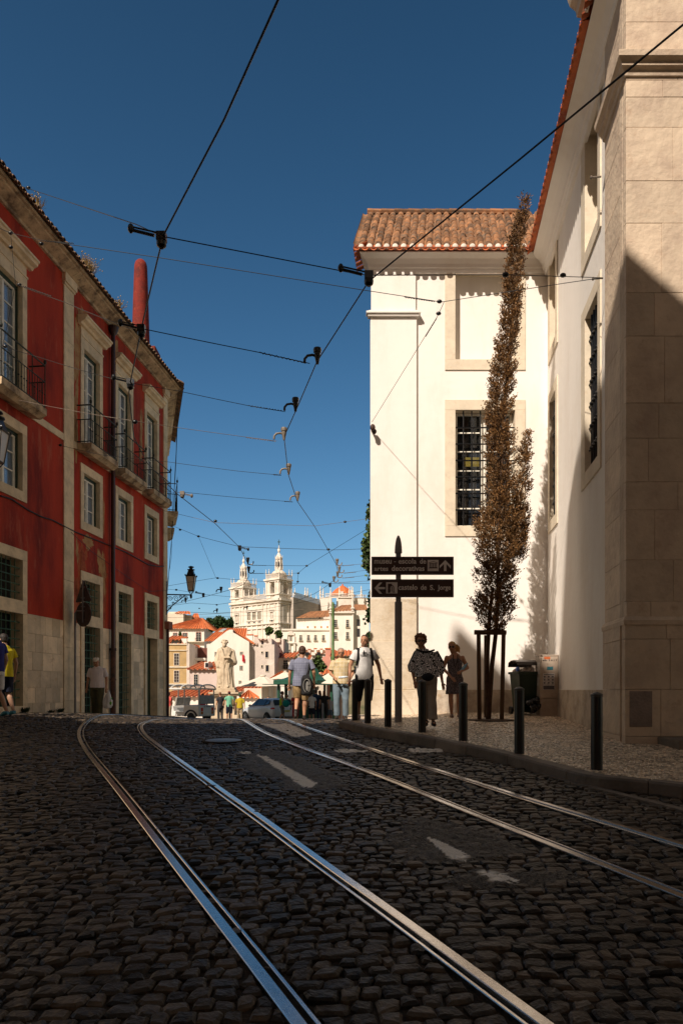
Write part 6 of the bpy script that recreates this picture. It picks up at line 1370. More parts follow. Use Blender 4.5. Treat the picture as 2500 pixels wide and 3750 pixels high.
for k, t0 in enumerate((0.0, WF - 10.5)):
    # bell stage with real arched openings on the two seen faces
    z0 = ZC; z1 = zz_(2116) + (0 if k == 0 else -1.5)
    if k == 1: z1 = zz_(2130) + .0
    b = TC(); 
    for (a, c) in ((0, 3.6), (6.9, 10.5)):
        b.box(t0 + a, t0 + c, 0, -3.6, z0, z1); b.box(t0 + a, t0 + c, -6.9, -10.5, z0, z1)
    za, zb_ = z0 + 3.0, z1 - 2.0
    for o0, o1 in ((0, -3.6), (-6.9, -10.5)): b.box(t0 + 3.6, t0 + 6.9, o0 - .4 if o0 == 0 else o0, o1, z0, za); b.box(t0 + 3.6, t0 + 6.9, o0 - .4 if o0 == 0 else o0, o1, zb_, z1)
    for a0, a1 in ((0, 3.6), (6.9, 10.5)): b.box(t0 + a0 + (.4 if a0 == 0 else 0), t0 + a1, -3.6, -6.9, z0, za); b.box(t0 + a0 + (.4 if a0 == 0 else 0), t0 + a1, -3.6, -6.9, zb_, z1)
    tw = b.build('bell_tower', m_ch, CR)
    # arch spandrels
    b = TC(); r_ = 1.65
    for sgn in (-1, 1):
        pts_ = [(t0 + 5.25 + sgn * r_, zb_)] + [(t0 + 5.25 + sgn * r_ * math.cos(a), zb_ - r_ + r_ * math.sin(a)) for a in np.linspace(0, math.pi / 2, 7)]
        b.ext(pts_, -.4, -2.0)
        pts2 = [(-5.25 + sgn * r_ * math.cos(a), zb_ - r_ + r_ * math.sin(a)) for a in np.linspace(0, math.pi / 2, 7)]
        b.ext([(-5.25 + sgn * r_, zb_)] + pts2, t0 + .4, t0 + 2.0, 'x')
    b.build('arches', m_ch, tw)
    b = TC(); b.lathe([(.75, 0), (.62, .3), (.45, 1.1), (.3, 1.5), (.05, 1.6)], (t0 + 5.25, -1.6, za + 1.2), 10); b.build('bell', M('bronze bell', (.06, .06, .04), .5, metal=.5), tw)
    b = TC()
    for e, zz0, zz1 in ((1.0, z1 - .9, z1), (.5, z1 - 1.7, z1 - 1.3), (.5, z0 + 2.2, z0 + 2.9)):
        b.box(t0 - e, t0 + 10.5 + e, e, 0.001, zz0, zz1); b.box(t0 - e, t0 - .001, .0, -10.5, zz0, zz1); b.box(t0 + 10.501, t0 + 10.5 + e, 0, -10.5, zz0, zz1)
    for s_ in (.6, 2.7, 7.8, 9.9): b.box(t0 + s_ - .5, t0 + s_ + .5, .001, .4, z0 + 2.9, z1 - 1.7); b.box(t0 - .4, t0 - .001, -s_ - .5, -s_ + .5, z0 + 2.9, z1 - 1.7)
    b.build('tower_trim', m_ch, tw)
    b = TC(); balus(b, TC, t0, t0 + 10.5, -.2, z1 + .3); 
    for q in np.linspace(0, -10.5, 12): b.box(t0 + .04, t0 + .36, q - .16, q + .16, z1, z1 + 2.2)
    b.box(t0 - .1, t0 + .5, -10.5, 0, z1 + 2.2, z1 + 2.55); b.build('balustrade', m_ch, tw)
    b = TC()
    for a, c in ((0, 0), (2.4, 0), (8.1, 0), (10.5, 0), (0, -2.4), (0, -8.1), (0, -10.5), (10.5, -10.5)): pinn(b, (t0 + a, c - .2, z1 + 2.2), .62)
    b.build('pinnacles', m_ch, tw, angle=30)
    ds = 1.0 if k == 0 else .95; zd = z1 + .8; cc_ = (t0 + 5.25, -5.25, 0)
    top_ = zz_(2070) if k == 0 else zz_(2088); hd = (zz_(2068) - zz_(2100)) ; zd1 = z1 + (zz_(2070) - zz_(2100)) + 1
    b = TC(); R0 = 4.6 * ds; Hd = zd1 - zd
    b.lathe([(R0, zd), (R0, zd + .8)] + [(R0 * math.cos(a) * .96 + .3, zd + .8 + (Hd - .8) * math.sin(a)) for a in np.linspace(0, 1.18, 9)], cc_, 16); dm = b.build('dome', m_bgw2, tw, angle=60)
    zl = zd + .8 + (Hd - .8) * math.sin(1.18); hl = 10.0 * ds
    b = TC(); b.lathe([(2.35 * ds, zl), (2.35 * ds, zl + .7), (2.0 * ds, zl + .8), (1.75 * ds, zl + hl * .62), (2.2 * ds, zl + hl * .64), (2.3 * ds, zl + hl * .74), (1.5 * ds, zl + hl * .80), (1.35 * ds, zl + hl * .86), (.9 * ds, zl + hl * .95), (.4 * ds, zl + hl), (.5 * ds, zl + hl * 1.05), (.85 * ds, zl + hl * 1.13), (.7 * ds, zl + hl * 1.21), (.25 * ds, zl + hl * 1.30), (.15, zl + hl * 1.45)], cc_, 8, ph=.39)
    for j in range(8):
        a = j * math.pi / 4 + .39; pinn(b, (cc_[0] + 2.15 * ds * math.cos(a), cc_[1] + 2.15 * ds * math.sin(a), zl + hl * .70), .32)
        b.tube([(cc_[0] + 2.3 * ds * math.cos(a), cc_[1] + 2.3 * ds * math.sin(a), zl + .7), (cc_[0] + 2.0 * ds * math.cos(a), cc_[1] + 2.0 * ds * math.sin(a), zl + hl * .62)], .28, 6)
    ln_ = b.build('lantern', m_ch, dm, angle=30)
    b = TC()
    for j in range(8):
        a = j * math.pi / 4; c_ = Vector((cc_[0] + 1.86 * ds * math.cos(a), cc_[1] + 1.86 * ds * math.sin(a), zl + hl * .33)); b.ell(c_, .35, .35, 1.8, 8, 8)
    b.build('lantern_openings', m_gdark, dm)
    b = TC(); zt = zl + hl * 1.42; b.box(cc_[0] - .13, cc_[0] + .13, cc_[1] - .1, cc_[1] + .1, zt, zt + 3.6); b.box(cc_[0] - .9, cc_[0] + .9, cc_[1] - .1, cc_[1] + .1, zt + 2.1, zt + 2.4); b.box(cc_[0] - .1, cc_[0] + .1, cc_[1] - .9, cc_[1] + .9, zt + 2.1, zt + 2.4); b.build('cross', M('bronze green', (.05, .09, .06), .6), dm)
b = TC(); balus(b, TC, 11, WF - 11, .2, ZC + .4, 2.4); b.build('facade_balustrade', m_ch, CR)
b = TC(); 
for s_ in (11.6, 15.8, 20, 24.2, 28.0): pinn(b, (s_, .2, ZC + 2.2), .8)
b.build('facade_pinnacles', m_ch, CR, angle=30)
b = TC(); b.box(11, WF - 11, -11, -60, 14, ZC - 1); b.build('nave', m_ch, CR)
# nave side running to the right and the tiled dome beyond
b = TMB(lambda x, y, z: Vector((x, y, z)), CR)
A = Vector((X_(1074, 406), 406, 0)); B = Vector((X_(1237, 470), 470, 0)); zt = lambda py, D: Z_(py, D)
def wallq(mb, p, q, z0a, z1a, z0b, z1b, th=10): 
    nn = Vector((q.y - p.y, -(q.x - p.x), 0)).normalized() * -th
    v = [(p.x, p.y, z0a), (q.x, q.y, z0b), (q.x, q.y, z1b), (p.x, p.y, z1a)]; mb.add(v + [(a + nn.x, c + nn.y, d) for a, c, d in v], [(0, 1, 2, 3), (4, 5, 6, 7), (3, 2, 6, 7), (0, 3, 7, 4), (1, 2, 6, 5)])
z_n = Z_(2190, 410)
wallq(b, A, B, 14, z_n, 14, z_n); b.build('side_wall', M('shaded church stone', (.42, .37, .32), .9, .2, .1, .2, 1.5, c3=(.32, .28, .25)), CR)  # darker copy of the church limestone, shade put into the colour
b = TMB(lambda x, y, z: Vector((x, y, z)), CR)
for k in range(46):
    p = A.lerp(B, k / 45); b.box(p.x - .25, p.x + .25, p.y - .5, p.y, z_n, z_n + 2.4)
d = (B - A).normalized(); pv = Vector((d.y, -d.x, 0)) * .5
b.add([A + pv + Vector((0, 0, z_n + 2.4)), B + pv + Vector((0, 0, z_n + 2.4)), B + pv + Vector((0, 0, z_n + 2.9)), A + pv + Vector((0, 0, z_n + 2.9)), A - pv + Vector((0, 0, z_n + 2.9)), B - pv + Vector((0, 0, z_n + 2.9))], [(0, 1, 2, 3), (3, 2, 5, 4)])
b.build('side_balustrade', m_ch, CR)
b = TMB(lambda x, y, z: Vector((x, y, z)), CR)
for f in (.03, .24, .29, .36, .48, .56, .78): p = A.lerp(B, f); pinn(b, (p.x, p.y - .6, z_n + 2), 1.0 if f in (.24, .29, .78) else .6)
b.build('side_pinnacles', m_ch, CR, angle=30)
b = TMB(lambda x, y, z: Vector((x, y, z)), CR); D = 440
b.box(X_(1172, D), X_(1215, D), D, D + 10, 14, Z_(2188, D)); b.box(X_(1232, D), X_(1350, D), D - 4, D + 20, 14, Z_(2192, D)); b.box(X_(1238, D), X_(1290, D), D - 8, D - 4.01, 14, Z_(2196, D)); tr_ = b.build('transept', m_ch, CR)
b = TMB(lambda x, y, z: Vector((x, y, z)), CR)
for q in np.arange(1192, 1292, 2.6): b.box(X_(q, D), X_(q + 1.1, D), D - 8.3, D - 7.9, Z_(2192, D), Z_(2182, D))
b.box(X_(1192, D), X_(1292, D), D - 8.6, D - 7.8, Z_(2182, D), Z_(2180, D)); b.box(X_(1192, D), X_(1292, D), D - 8.6, D - 7.8, Z_(2196, D), Z_(2192, D))
for q in np.arange(1292, 1340, 3): b.box(X_(q, D), X_(q + 1.2, D), D - 4.6, D - 4.1, Z_(2192, D), Z_(2184, D))
b.box(X_(1292, D), X_(1340, D), D - 4.8, D - 4, Z_(2184, D), Z_(2182, D)); b.build('transept_balustrade', m_ch, tr_)
b = TMB(lambda x, y, z: Vector((x, y, z)), CR)
for q, s_ in ((1174, 2.0), (1184, 1.7), (1211, 1.7), (1243, 2.0), (1278, 1.9), (1286, 2.0), (1291, 1.8), (1321, 2.0)): pinn(b, (X_(q, D), D - 8.2, Z_(2194, D)), s_ * .6)
b.build('transept_pinnacles', m_ch, tr_, angle=30)
b = TMB(lambda x, y, z: Vector((x, y, z)), CR); c = (X_(1254, 455), 455, 0)
b.lathe([(8.6, Z_(2184, 455)), (8.6, Z_(2181, 455)), (7.4, Z_(2174, 455)), (4.6, Z_(2158, 455)), (1.2, Z_(2146, 455)), (.4, Z_(2144, 455)), (.6, Z_(2141, 455)), (.1, Z_(2138, 455))], c, 8, ph=.3); b.build('tiled_dome', m_roof, CR, angle=20)
b = TMB(lambda x, y, z: Vector((x, y, z)), CR); b.box(X_(1246, 447), X_(1257, 447), 446.5, 450, Z_(2179, 447), Z_(2166, 447)); b.build('dome_dormer', m_bgg, CR)
# hill trees and small trees
def bush(name, label, blobs, D, n, leaf, seed, mat=m_leafd, group=None, cat='tree', zb=None):
    base = Vector((X_(blobs[0][0], D), D, zb if zb is not None else Z_(blobs[0][1] + blobs[0][3], D))); t = thing(name, label, cat, base, 0, group)
    bl = [(X_(a, D) - base.x, dy, Z_(b_, D) - base.z, c / F * D, d / F * D) for a, b_, c, d, dy in blobs]; leafball(bl, n, leaf, seed).build('crown', mat, t, recalc=False)
    MB().tube([(0, 0, -.5), (bl[0][0], 0, bl[0][2])], [.02 * bl[0][3] + .1] * 2, 6).build('trunk', m_bark, t); return t
for i, (q, lb) in enumerate([([(775, 2288, 24, 22, 0), (760, 2295, 20, 16, 0)], 'dark green hilltop tree nearest the orange hip roof'), ([(806, 2283, 26, 24, 0), (795, 2292, 20, 16, 0)], 'dark green hilltop tree in the middle of the three beside the church'), ([(834, 2284, 20, 24, 0), (828, 2295, 22, 15, 0)], 'dark green hilltop tree touching the left church tower')]): bush('hill_tree', lb, q, 300, 2600, 1.1, 20 + i, group='round trees on the hill left of the church')
bush('small_tree', 'small round light green tree below the church facade', [(985, 2310, 14, 12, 0), (978, 2316, 10, 10, 0)], 180, 1400, .5, 31, m_leaf)
bush('small_tree', 'small green tree at the foot of the right church tower', [(1019, 2325, 12, 14, 0)], 175, 1200, .5, 32, m_leaf)
bush('dark_shrub', 'dark shrub left of the ornate convent portal', [(1043, 2365, 14, 22, 0), (1052, 2385, 16, 16, 0)], 170, 1500, .5, 33)
bush('orange_tree', 'round leafy bush tree beside the dark green kiosk dome', [(1155, 2425, 22, 22, 0), (1170, 2440, 22, 18, 0), (1140, 2435, 16, 16, 0)], 78, 2600, .3, 34, m_leaf)
bush('balcony_plant', 'small light green plant before the windows of the white hip roofed house', [(661, 2322, 5, 8, 0)], 128, 260, .25, 35, m_leaf, cat='plant')
# ================================================================ SQUARE: statue, kiosk, parasols, vehicles
def vox(mb, name, mat, parent, size, smooth=True, noise_amp=0, noise_sc=6, seed=0, iters=0, crease=None):
    """one continuous surface grown from overlapping forms"""
    me = mb.mesh(name, mat, False, True); o = bpy.data.objects.new(name, me); COL.objects.link(o)
    m_ = o.modifiers.new('r', 'REMESH'); m_.mode = 'VOXEL'; m_.voxel_size = size; m_.use_smooth_shade = True
    if iters: s_ = o.modifiers.new('s', 'SMOOTH'); s_.iterations = iters; s_.factor = .5
    bpy.context.view_layer.update(); nm = bpy.data.meshes.new_from_object(o.evaluated_get(bpy.context.evaluated_depsgraph_get()))
    bpy.data.objects.remove(o); bpy.data.meshes.remove(me)
    n = len(nm.vertices); co = np.empty(n * 3, np.float32); nm.vertices.foreach_get('co', co); co = co.reshape(-1, 3)
    if noise_amp:
        no = np.empty(n * 3, np.float32); nm.vertices.foreach_get('normal', no); no = no.reshape(-1, 3)
        for i in range(n):
            p = Vector(co[i]) * noise_sc
            a = mnoise.noise(p + Vector((seed, 0, 0))) if crease is None else mnoise.noise(Vector((p.x * 1.6, p.y * 1.6, p.z * crease)) + Vector((seed, 0, 0)))
            co[i] += no[i] * (a * noise_amp)
        nm.vertices.foreach_set('co', co.reshape(-1))
    nm.materials.clear(); nm.materials.append(mat); nm.polygons.foreach_set('use_smooth', [True] * len(nm.polygons)); nm.name = name
    nm.update(); o = bpy.data.objects.new(name, nm); COL.objects.link(o); o.parent = parent; return o
def esec(mb, secs, n=14, caps=True):             # stacked elliptical sections (cx, cy, z, rx, ry)
    vs = []
    for cx_, cy_, z, rx, ry in secs:
        for k in range(n): a = 2 * math.pi * k / n; vs.append((cx_ + rx * math.cos(a), cy_ + ry * math.sin(a), z))
    m_ = len(secs); fs = [(i * n + k, i * n + (k + 1) % n, (i + 1) * n + (k + 1) % n, (i + 1) * n + k) for i in range(m_ - 1) for k in range(n)] + [tuple(range(n))[::-1], tuple(range((m_ - 1) * n, m_ * n))]
    mb.add(vs, fs)
def cap(mb, a, b, ra, rb, n=10):
    a = Vector(a); b = Vector(b); mb.tube([a, a.lerp(b, .5), b], [ra, (ra + rb) / 2, rb], n); mb.ell(a, ra, ra, ra, n, 7); mb.ell(b, rb, rb, rb, n, 7)
# statue
D = 50; zs = Z_(2518, D); st0 = Vector((X_(826, D), D, 0)); zg_ = -hroad(D); PXM = F / D
def q3(px, py, dy=0): return Vector((X_(px, D) - st0.x, dy, Z_(py, D) - zs))
m_stat = M('statue limestone', (.52, .42, .30), .85, .25, 1.5, .3, 12, c2=(.40, .31, .21), c3=(.36, .28, .19))
ST = thing('saint_statue', 'tall stone statue of a robed bearded saint holding a small ship', 'statue', (st0.x, D, zs))
b = MB()
esec(b, [(0, 0, 0, .62, .45), (0, 0, .4, .58, .42), (.02, 0, 1.2, .55, .40), (.03, 0, 1.9, .52, .38), (.02, .0, 2.35, .50, .36), (0, 0, 2.65, .52, .30), (0, 0, 2.82, .34, .22), (-.02, 0, 2.9, .15, .14)], 22)
cap(b, q3(806, 2385), q3(797, 2425, -.1), .21, .22); cap(b, q3(797, 2425, -.1), q3(802, 2440, -.2), .20, .18); cap(b, q3(851, 2388), q3(856, 2425, -.05), .20, .26); cap(b, q3(856, 2425, -.05), q3(838, 2418, -.42), .20, .12)
cap(b, q3(797, 2432, -.1), q3(812, 2500, -.30), .13, .22); cap(b, q3(804, 2425, -.25), q3(811, 2445, -.35), .09, .07)
for i in range(16):                               # robe folds as vertical ridges
    a = math.pi * (1.02 + i / 15 * .96); r_ = .50 + .10 * R.random(); x = math.cos(a) * r_; y_ = math.sin(a) * r_ * .74; z1 = R.uniform(1.1, 2.1)
    cap(b, (x * 1.10, y_ * 1.12, -.02), (x * .93, y_ * 1.0, z1), R.uniform(.05, .09), .03)
for (a, c) in (((838, 2420), (822, 2500)), ((836, 2425), (846, 2500)), ((815, 2372), (832, 2425)), ((845, 2375), (838, 2425)), ((830, 2425), (815, 2475)), ((843, 2430), (833, 2495))): cap(b, q3(*a, -.38), q3(*c, -.42), .05, .04)
for x, y_ in ((.25, -.42), (-.40, -.38)): b.ell((x, y_, .06), .11, .22, .09, 10, 7)
b.ell((-.05, -.06, 3.14), .19, .22, .27, 14, 10); b.ell((-.06, -.27, 3.10), .04, .05, .05, 8, 6); b.ell((-.06, -.20, 2.96), .13, .12, .15, 10, 8); b.ell((-.06, -.23, 3.17), .13, .05, .03, 8, 6)
vox(b, 'robed_figure', m_stat, ST, .028, noise_amp=.035, noise_sc=3.2, crease=.35, seed=3)
b = MB()
for k in range(34):
    a = k * 2.4; z = 3.16 + .19 * (k / 34); r_ = .215 * math.sqrt(max(.05, 1 - ((z - 3.14) / .27) ** 2)); 
    if math.sin(a) < -.55 and z < 3.30: continue
    b.ell((-.05 + r_ * math.cos(a), -.04 + r_ * math.sin(a), z), .06, .06, .05, 7, 5)
vox(b, 'curled_hair', m_stat, ST, .022)
b = MB(); s0 = q3(839, 2412, -.50); b.lathe([(.02, -.10), (.15, -.03), (.24, .05)], s0, 10); b.tube([s0 + Vector((0, 0, 0)), s0 + Vector((0, 0, .30))], .025, 6); b.box(s0.x - .30, s0.x - .12, s0.y - .06, s0.y + .06, s0.z, s0.z + .14); b.ext([(s0.x - .14, s0.z + .08), (s0.x + .16, s0.z + .08), (s0.x + .02, s0.z + .26)], s0.y - .02, s0.y + .02); vox(b, 'stone_ship', m_stat, ST, .02)
b = MB(); b.box(-.70, .70, -.55, .55, -.14, 0.002); b.box(-.78, .78, -.62, .62, -.32, -.14); b.build('footing', m_stat, ST, bevel=.02)
PD = thing('pedestal', 'square stone pedestal with a moulded cap under the saint statue', 'pedestal', (st0.x, D, zg_))
H_ = zs - .322 - zg_; b = MB(); b.box(-1.05, 1.05, -.9, .9, H_ - .12, H_); b.box(-.95, .95, -.8, .8, H_ - .24, H_ - .12); b.box(-.72, .72, -.6, .6, .5, H_ - .24); b.box(-.95, .95, -.82, .82, -.3, .5); b.build('block', m_stat, PD, bevel=.02)
b = MB(); b.box(.30, .50, -.62, -.60, 1.1, 1.4); b.build('plaque', m_gbar, PD)
# parasols and kiosk
m_canv = M('cream canvas', (.66, .58, .48), .85, .08, 1, .05)
m_kg = M('kiosk green', (.018, .075, .045), .5, .2, 2, .05)
def parasol(label, px, py_top, py_edge, hw, D, rot=.4):
    base = Vector((X_(px, D), D, -hroad(D))); t = thing('parasol', label, 'parasol', base, 0, 'cream cafe parasols'); zt = Z_(py_top, D) - base.z; ze = Z_(py_edge, D) - base.z; r_ = hw / F * D; b = MB(); n = 8
    vs = []; 
    for f, z in ((1.0, ze), (.62, ze + (zt - ze) * .34), (.30, ze + (zt - ze) * .70), (.05, zt)):
        for k in range(n * 4):
            a = 2 * math.pi * k / (n * 4) + rot; edge = 1 - .045 * math.sin(math.pi * (k % 4) / 4) * 1.0; vs.append((r_ * f * edge * math.cos(a), r_ * f * edge * math.sin(a), z - .03 * math.sin(math.pi * (k % 4) / 4)))
    m_ = n * 4; b.add(vs, [(i * m_ + k, i * m_ + (k + 1) % m_, (i + 1) * m_ + (k + 1) % m_, (i + 1) * m_ + k) for i in range(3) for k in range(m_)]); b.lathe([(.10 * r_, zt), (.10 * r_, zt + .08), (.02, zt + .1)], n=12)
    c = b.build('canopy', m_canv, t, recalc=False); s_ = c.modifiers.new('s', 'SOLIDIFY'); s_.thickness = .02
    MB().tube([(0, 0, 0), (0, 0, zt)], .035, 8).build('pole', m_wood, t, angle=40); return t
parasol('large cream parasol spread behind the white car', 963, 2476, 2512, 112, 54)
parasol('cream parasol half hidden by the larger one, left of the green kiosk', 1045, 2460, 2486, 60, 62)
parasol('wide cream parasol between the kiosk and the man in jeans', 1250, 2440, 2503, 122, 47, .15)
D = 45; kb_ = Vector((X_(1112, D), D + 2, -hroad(D + 2))); KS = thing('green_kiosk', 'dark green iron kiosk with a bell shaped roof behind the backpack man', 'kiosk', kb_)
zk = lambda py: Z_(py, D) - kb_.z
b = MB(); rp = [(128, 2492.5), (126, 2490), (86, 2483), (66, 2476), (57, 2466), (52, 2452), (44, 2441), (30, 2434), (12, 2430), (5, 2428), (4, 2420), (1, 2416)]
b.lathe([(a / F * D, zk(c)) for a, c in rp], n=8, ph=rad(22.5)); b.build('roof', m_kg, KS, angle=25)
b = MB(); b.lathe([(2.05, zk(2506)), (2.2, zk(2506)), (2.2, zk(2493)), (2.0, zk(2493))], n=8, ph=rad(22.5)); b.build('frieze', m_kg, KS)
for k in range(8):
    a = rad(22.5 + 45 * k); c, s_ = math.cos(a) * 1.38, math.sin(a) * 1.38; MB().tube([(c, s_, 0), (c, s_, zk(2493))], .07, 8).build('post', m_kg, KS, angle=40)
b = MB(); b.lathe([(1.25, 0), (1.25, 1.0), (1.35, 1.02), (1.35, 1.08), (1.2, 1.1)], n=8, ph=rad(22.5)); b.build('counter', m_kg, KS)
b = MB(); b.lathe([(.8, 1.0), (.8, 2.3)], n=8); b.build('inner_core', m_int, KS)
b = MB(); b.box(-2.6, -.4, -2.3, -.3, zk(2507), zk(2505)); b.box(-.2, 2.6, -2.4, -.4, zk(2507.5), zk(2505)); b.build('awning_boards', m_kg, KS)
for x in (-1.6, 1.75): MB().tube([(x, -1.9, 0), (x, -1.9, zk(2505))], .09, 8).build('awning_post', m_kg, KS, angle=40)
b = MB(); 
for x in np.arange(-.9, .9, .22): b.ell((x, -1.3, zk(2520)), .08, .05, .14, 6, 5)
b.box(-1.0, 1.0, -1.34, -1.3, zk(2517), zk(2515)); b.build('cup_rack', m_bgw, KS)
# white hatchback
m_carp = M('white car paint', (.52, .53, .56), .3, .03, 1, 0, coat=.6, spec=.5); m_cgl = M('car window glass', (.02, .025, .032), .05, .2, 2, 0, spec=.8); m_tyre = M('tyre rubber', (.012, .012, .012), .8, .2, 9, .1); m_rim = M('alloy rim', (.30, .30, .31), .35, .1, 5, 0, metal=.8)
m_tail = M('red tail light', (.55, .01, .01), .15, .3, 20, 0, coat=.5)
def loftbody(profile_secs):                      # list of (x, [(y, z), ...]) half sections, mirrored
    b = MB(); n = len(profile_secs[0][1]); full = 2 * n; vs = []
    for x, sec in profile_secs:
        for y, z in sec: vs.append((x, y, z))
        for y, z in sec[::-1]: vs.append((x, -y, z))
    m_ = len(profile_secs); fs = [(i * full + k, i * full + (k + 1) % full, (i + 1) * full + (k + 1) % full, (i + 1) * full + k) for i in range(m_ - 1) for k in range(full)] + [tuple(range(full)), tuple(range((m_ - 1) * full, m_ * full))[::-1]]
    b.add(vs, fs); return b
D = 42.3; cpos = Vector((X_(982, D), D, -hroad(D) - .04)); hd = math.atan2(.80, -.60)
CR_ = thing('parked_car', 'white five door hatchback with red tail lights crossing the square', 'car', cpos, hd)
def sec(x, zb, zs_, zt, wb, ws, wt): return (x, [(.0, zb), (wb * .9, zb), (wb, zb + .12), (ws, (zb + zs_) / 2 + .05), (ws * .985, zs_ - .06), (ws * .93, zs_), (wt, zt), (0, zt + .0)])
S_ = [sec(1.97, .38, .52, .54, .55, .60, .45), sec(1.90, .28, .62, .66, .70, .74, .60), sec(1.6, .2, .78, .82, .80, .85, .66), sec(1.1, .2, .88, .93, .84, .87, .68), sec(.78, .2, .93, 1.00, .84, .87, .66), sec(.75, .2, .94, 1.02, .84, .87, .64),
      sec(.1, .2, .95, 1.42, .85, .87, .56), sec(-.3, .2, .96, 1.46, .85, .87, .57), sec(-1.0, .2, .98, 1.45, .85, .87, .56), sec(-1.45, .2, 1.0, 1.38, .84, .87, .54), sec(-1.55, .2, 1.0, 1.30, .84, .86, .55), sec(-1.82, .24, .96, 1.02, .82, .85, .66), sec(-1.95, .3, .86, .90, .78, .80, .66), sec(-1.99, .42, .62, .66, .7, .72, .6)]
bd_ = loftbody(S_).build('body', m_carp, CR_, recalc=True); ss = bd_.modifiers.new('s', 'SUBSURF'); ss.levels = 2; ss.render_levels = 2; bd_.data.polygons.foreach_set('use_smooth', [True] * len(bd_.data.polygons))
for s_ in (-1, 1):
    g = MB(); g.add([(.62, s_ * .80, .985), (.05, s_ * .825, 1.0), (.02, s_ * .615, 1.385), (.12, s_ * .61, 1.375)], [(0, 1, 2, 3)]); g.add([(-.02, s_ * .825, 1.0), (-.95, s_ * .825, 1.03), (-.98, s_ * .62, 1.37), (-.05, s_ * .612, 1.395)], [(0, 1, 2, 3)]); g.add([(-1.02, s_ * .822, 1.04), (-1.42, s_ * .80, 1.12), (-1.3, s_ * .63, 1.33), (-1.05, s_ * .618, 1.36)], [(0, 1, 2, 3)])
    o = g.build('side_windows', m_cgl, CR_); q = o.modifiers.new('s', 'SOLIDIFY'); q.thickness = .05; q.offset = 0
    for x in (1.22, -1.28):
        w_ = MB(); c_ = Vector((x, s_ * .80, .30)); w_.tube([c_ - Vector((0, .09, 0)), c_ + Vector((0, .09, 0))], .305, 24); wh = w_.build('wheel', m_tyre, CR_, angle=40)
        r_ = MB(); r_.tube([c_ + Vector((0, s_ * .075, 0)), c_ + Vector((0, s_ * .1, 0))], .07, 12)
        for k in range(8):
            a = k * math.pi / 4; e = Vector((math.cos(a), 0, math.sin(a))); r_.tube([c_ + Vector((0, s_ * .094, 0)) + e * .05, c_ + Vector((0, s_ * .094, 0)) + e * .21], .02, 5)
        r_.build('rim', m_rim, wh)
        a_ = MB(); n = 18; aa = np.linspace(0, math.pi, n); v = [(x + .37 * math.cos(t), s_ * .868, .30 + .37 * math.sin(t)) for t in aa] + [(x + .37 * math.cos(t), s_ * .70, .30 + .37 * math.sin(t)) for t in aa]
        a_.ext([(x + .36 * math.cos(t), .30 + .36 * math.sin(t)) for t in np.linspace(-.25, math.pi + .25, 20)], s_ * .60, s_ * .874); a_.build('wheel_arch', m_dark, CR_)
    l_ = MB(); l_.ell((-1.72, s_ * .74, .86), .22, .12, .085, 12, 8); l_.build('tail_light', m_tail, CR_, smooth=True)
    m_ = MB(); m_.ell((.55, s_ * .93, 1.0), .07, .10, .07, 10, 8); m_.build('mirror', m_carp, CR_, smooth=True)
g = MB(); g.add([(-1.50, .56, 1.335), (-1.50, -.56, 1.335), (-1.80, -.66, 1.06), (-1.80, .66, 1.06)], [(0, 1, 2, 3)]); o = g.build('rear_window', m_cgl, CR_); q = o.modifiers.new('s', 'SOLIDIFY'); q.thickness = .06; q.offset = 0
g = MB(); g.add([(.72, .62, 1.03), (.72, -.62, 1.03), (.20, -.52, 1.38), (.20, .52, 1.38)], [(0, 1, 2, 3)]); o = g.build('windscreen', m_cgl, CR_); q = o.modifiers.new('s', 'SOLIDIFY'); q.thickness = .06; q.offset = 0
g = MB(); g.box(-2.02, -1.9, -.25, .25, .66, .77); g.build('number_plate', M('plate yellow', (.45, .38, .10), .5), CR_); g = MB(); g.box(-2.0, -1.86, -.70, .70, .30, .42); g.build('rear_bumper', m_cgl, CR_, bevel=.02)
# electric canopy vehicle
D = 38.; tpos = Vector((X_(680, D), D + .4, -hroad(D))); TT_ = thing('tuk_tuk', 'white open tourist tuk tuk with a clear windowed canopy, seen from behind', 'tuk-tuk', tpos, math.atan2(.50, -.86))
m_twhite = M('tuk tuk white', (.62, .60, .57), .4, .06, 2, .03); m_tclear = glassmat('clear canopy plastic', (.85, .82, .78), .35)
b = MB(); b.ext([(-1.40, .30), (-1.40, .88), (-.35, .90), (-.30, .55), (.35, .55), (.45, .85), (1.2, .80), (1.42, .55), (1.40, .28)], -.65, .65, 'y'); b.build('body', m_twhite, TT_, bevel=.04)
b = MB(); b.ext([(-1.42, .95), (-1.36, 1.42), (-1.28, 1.42), (-1.32, .95)], -.55, .55, 'y'); b.build('rear_seat_back', M('silver upholstery', (.30, .27, .24), .5, .3, 6, .3, 20), TT_, bevel=.03)
b = MB(); b.ext([(.3, .85), (.22, 1.30), (.32, 1.30), (.42, .85)], -.55, .55, 'y'); b.build('front_seat_back', M('silver upholstery 2', (.33, .30, .26), .5, .3, 6, .3, 20), TT_, bevel=.03)
b = MB(); hh = lambda x: 1.82 + .10 * math.cos(x * .9)
for y in (-.62, .62): b.tube([(x, y, 1.72 + .05 * math.cos(x)) for x in np.linspace(-1.45, 1.65, 12)], .05, 6)
for x in (-1.45, -.75, -.1, .6, 1.2, 1.65): b.tube([(x, .62 * math.cos(a), 1.74 + .24 * math.sin(a)) for a in np.linspace(0, math.pi, 12)], .035, 6)
for x in (-1.35, 1.2, -.35):
    for y in (-.6, .6): b.tube([(x, y, .85), (x, y, 1.74)], .035, 6)
b.build('canopy_frame', m_twhite, TT_)
b = MB(); n = 12; vs = []
for x in (-1.45, 1.65):
    for a in np.linspace(0, math.pi, n): vs.append((x, .60 * math.cos(a), 1.74 + .22 * math.sin(a)))
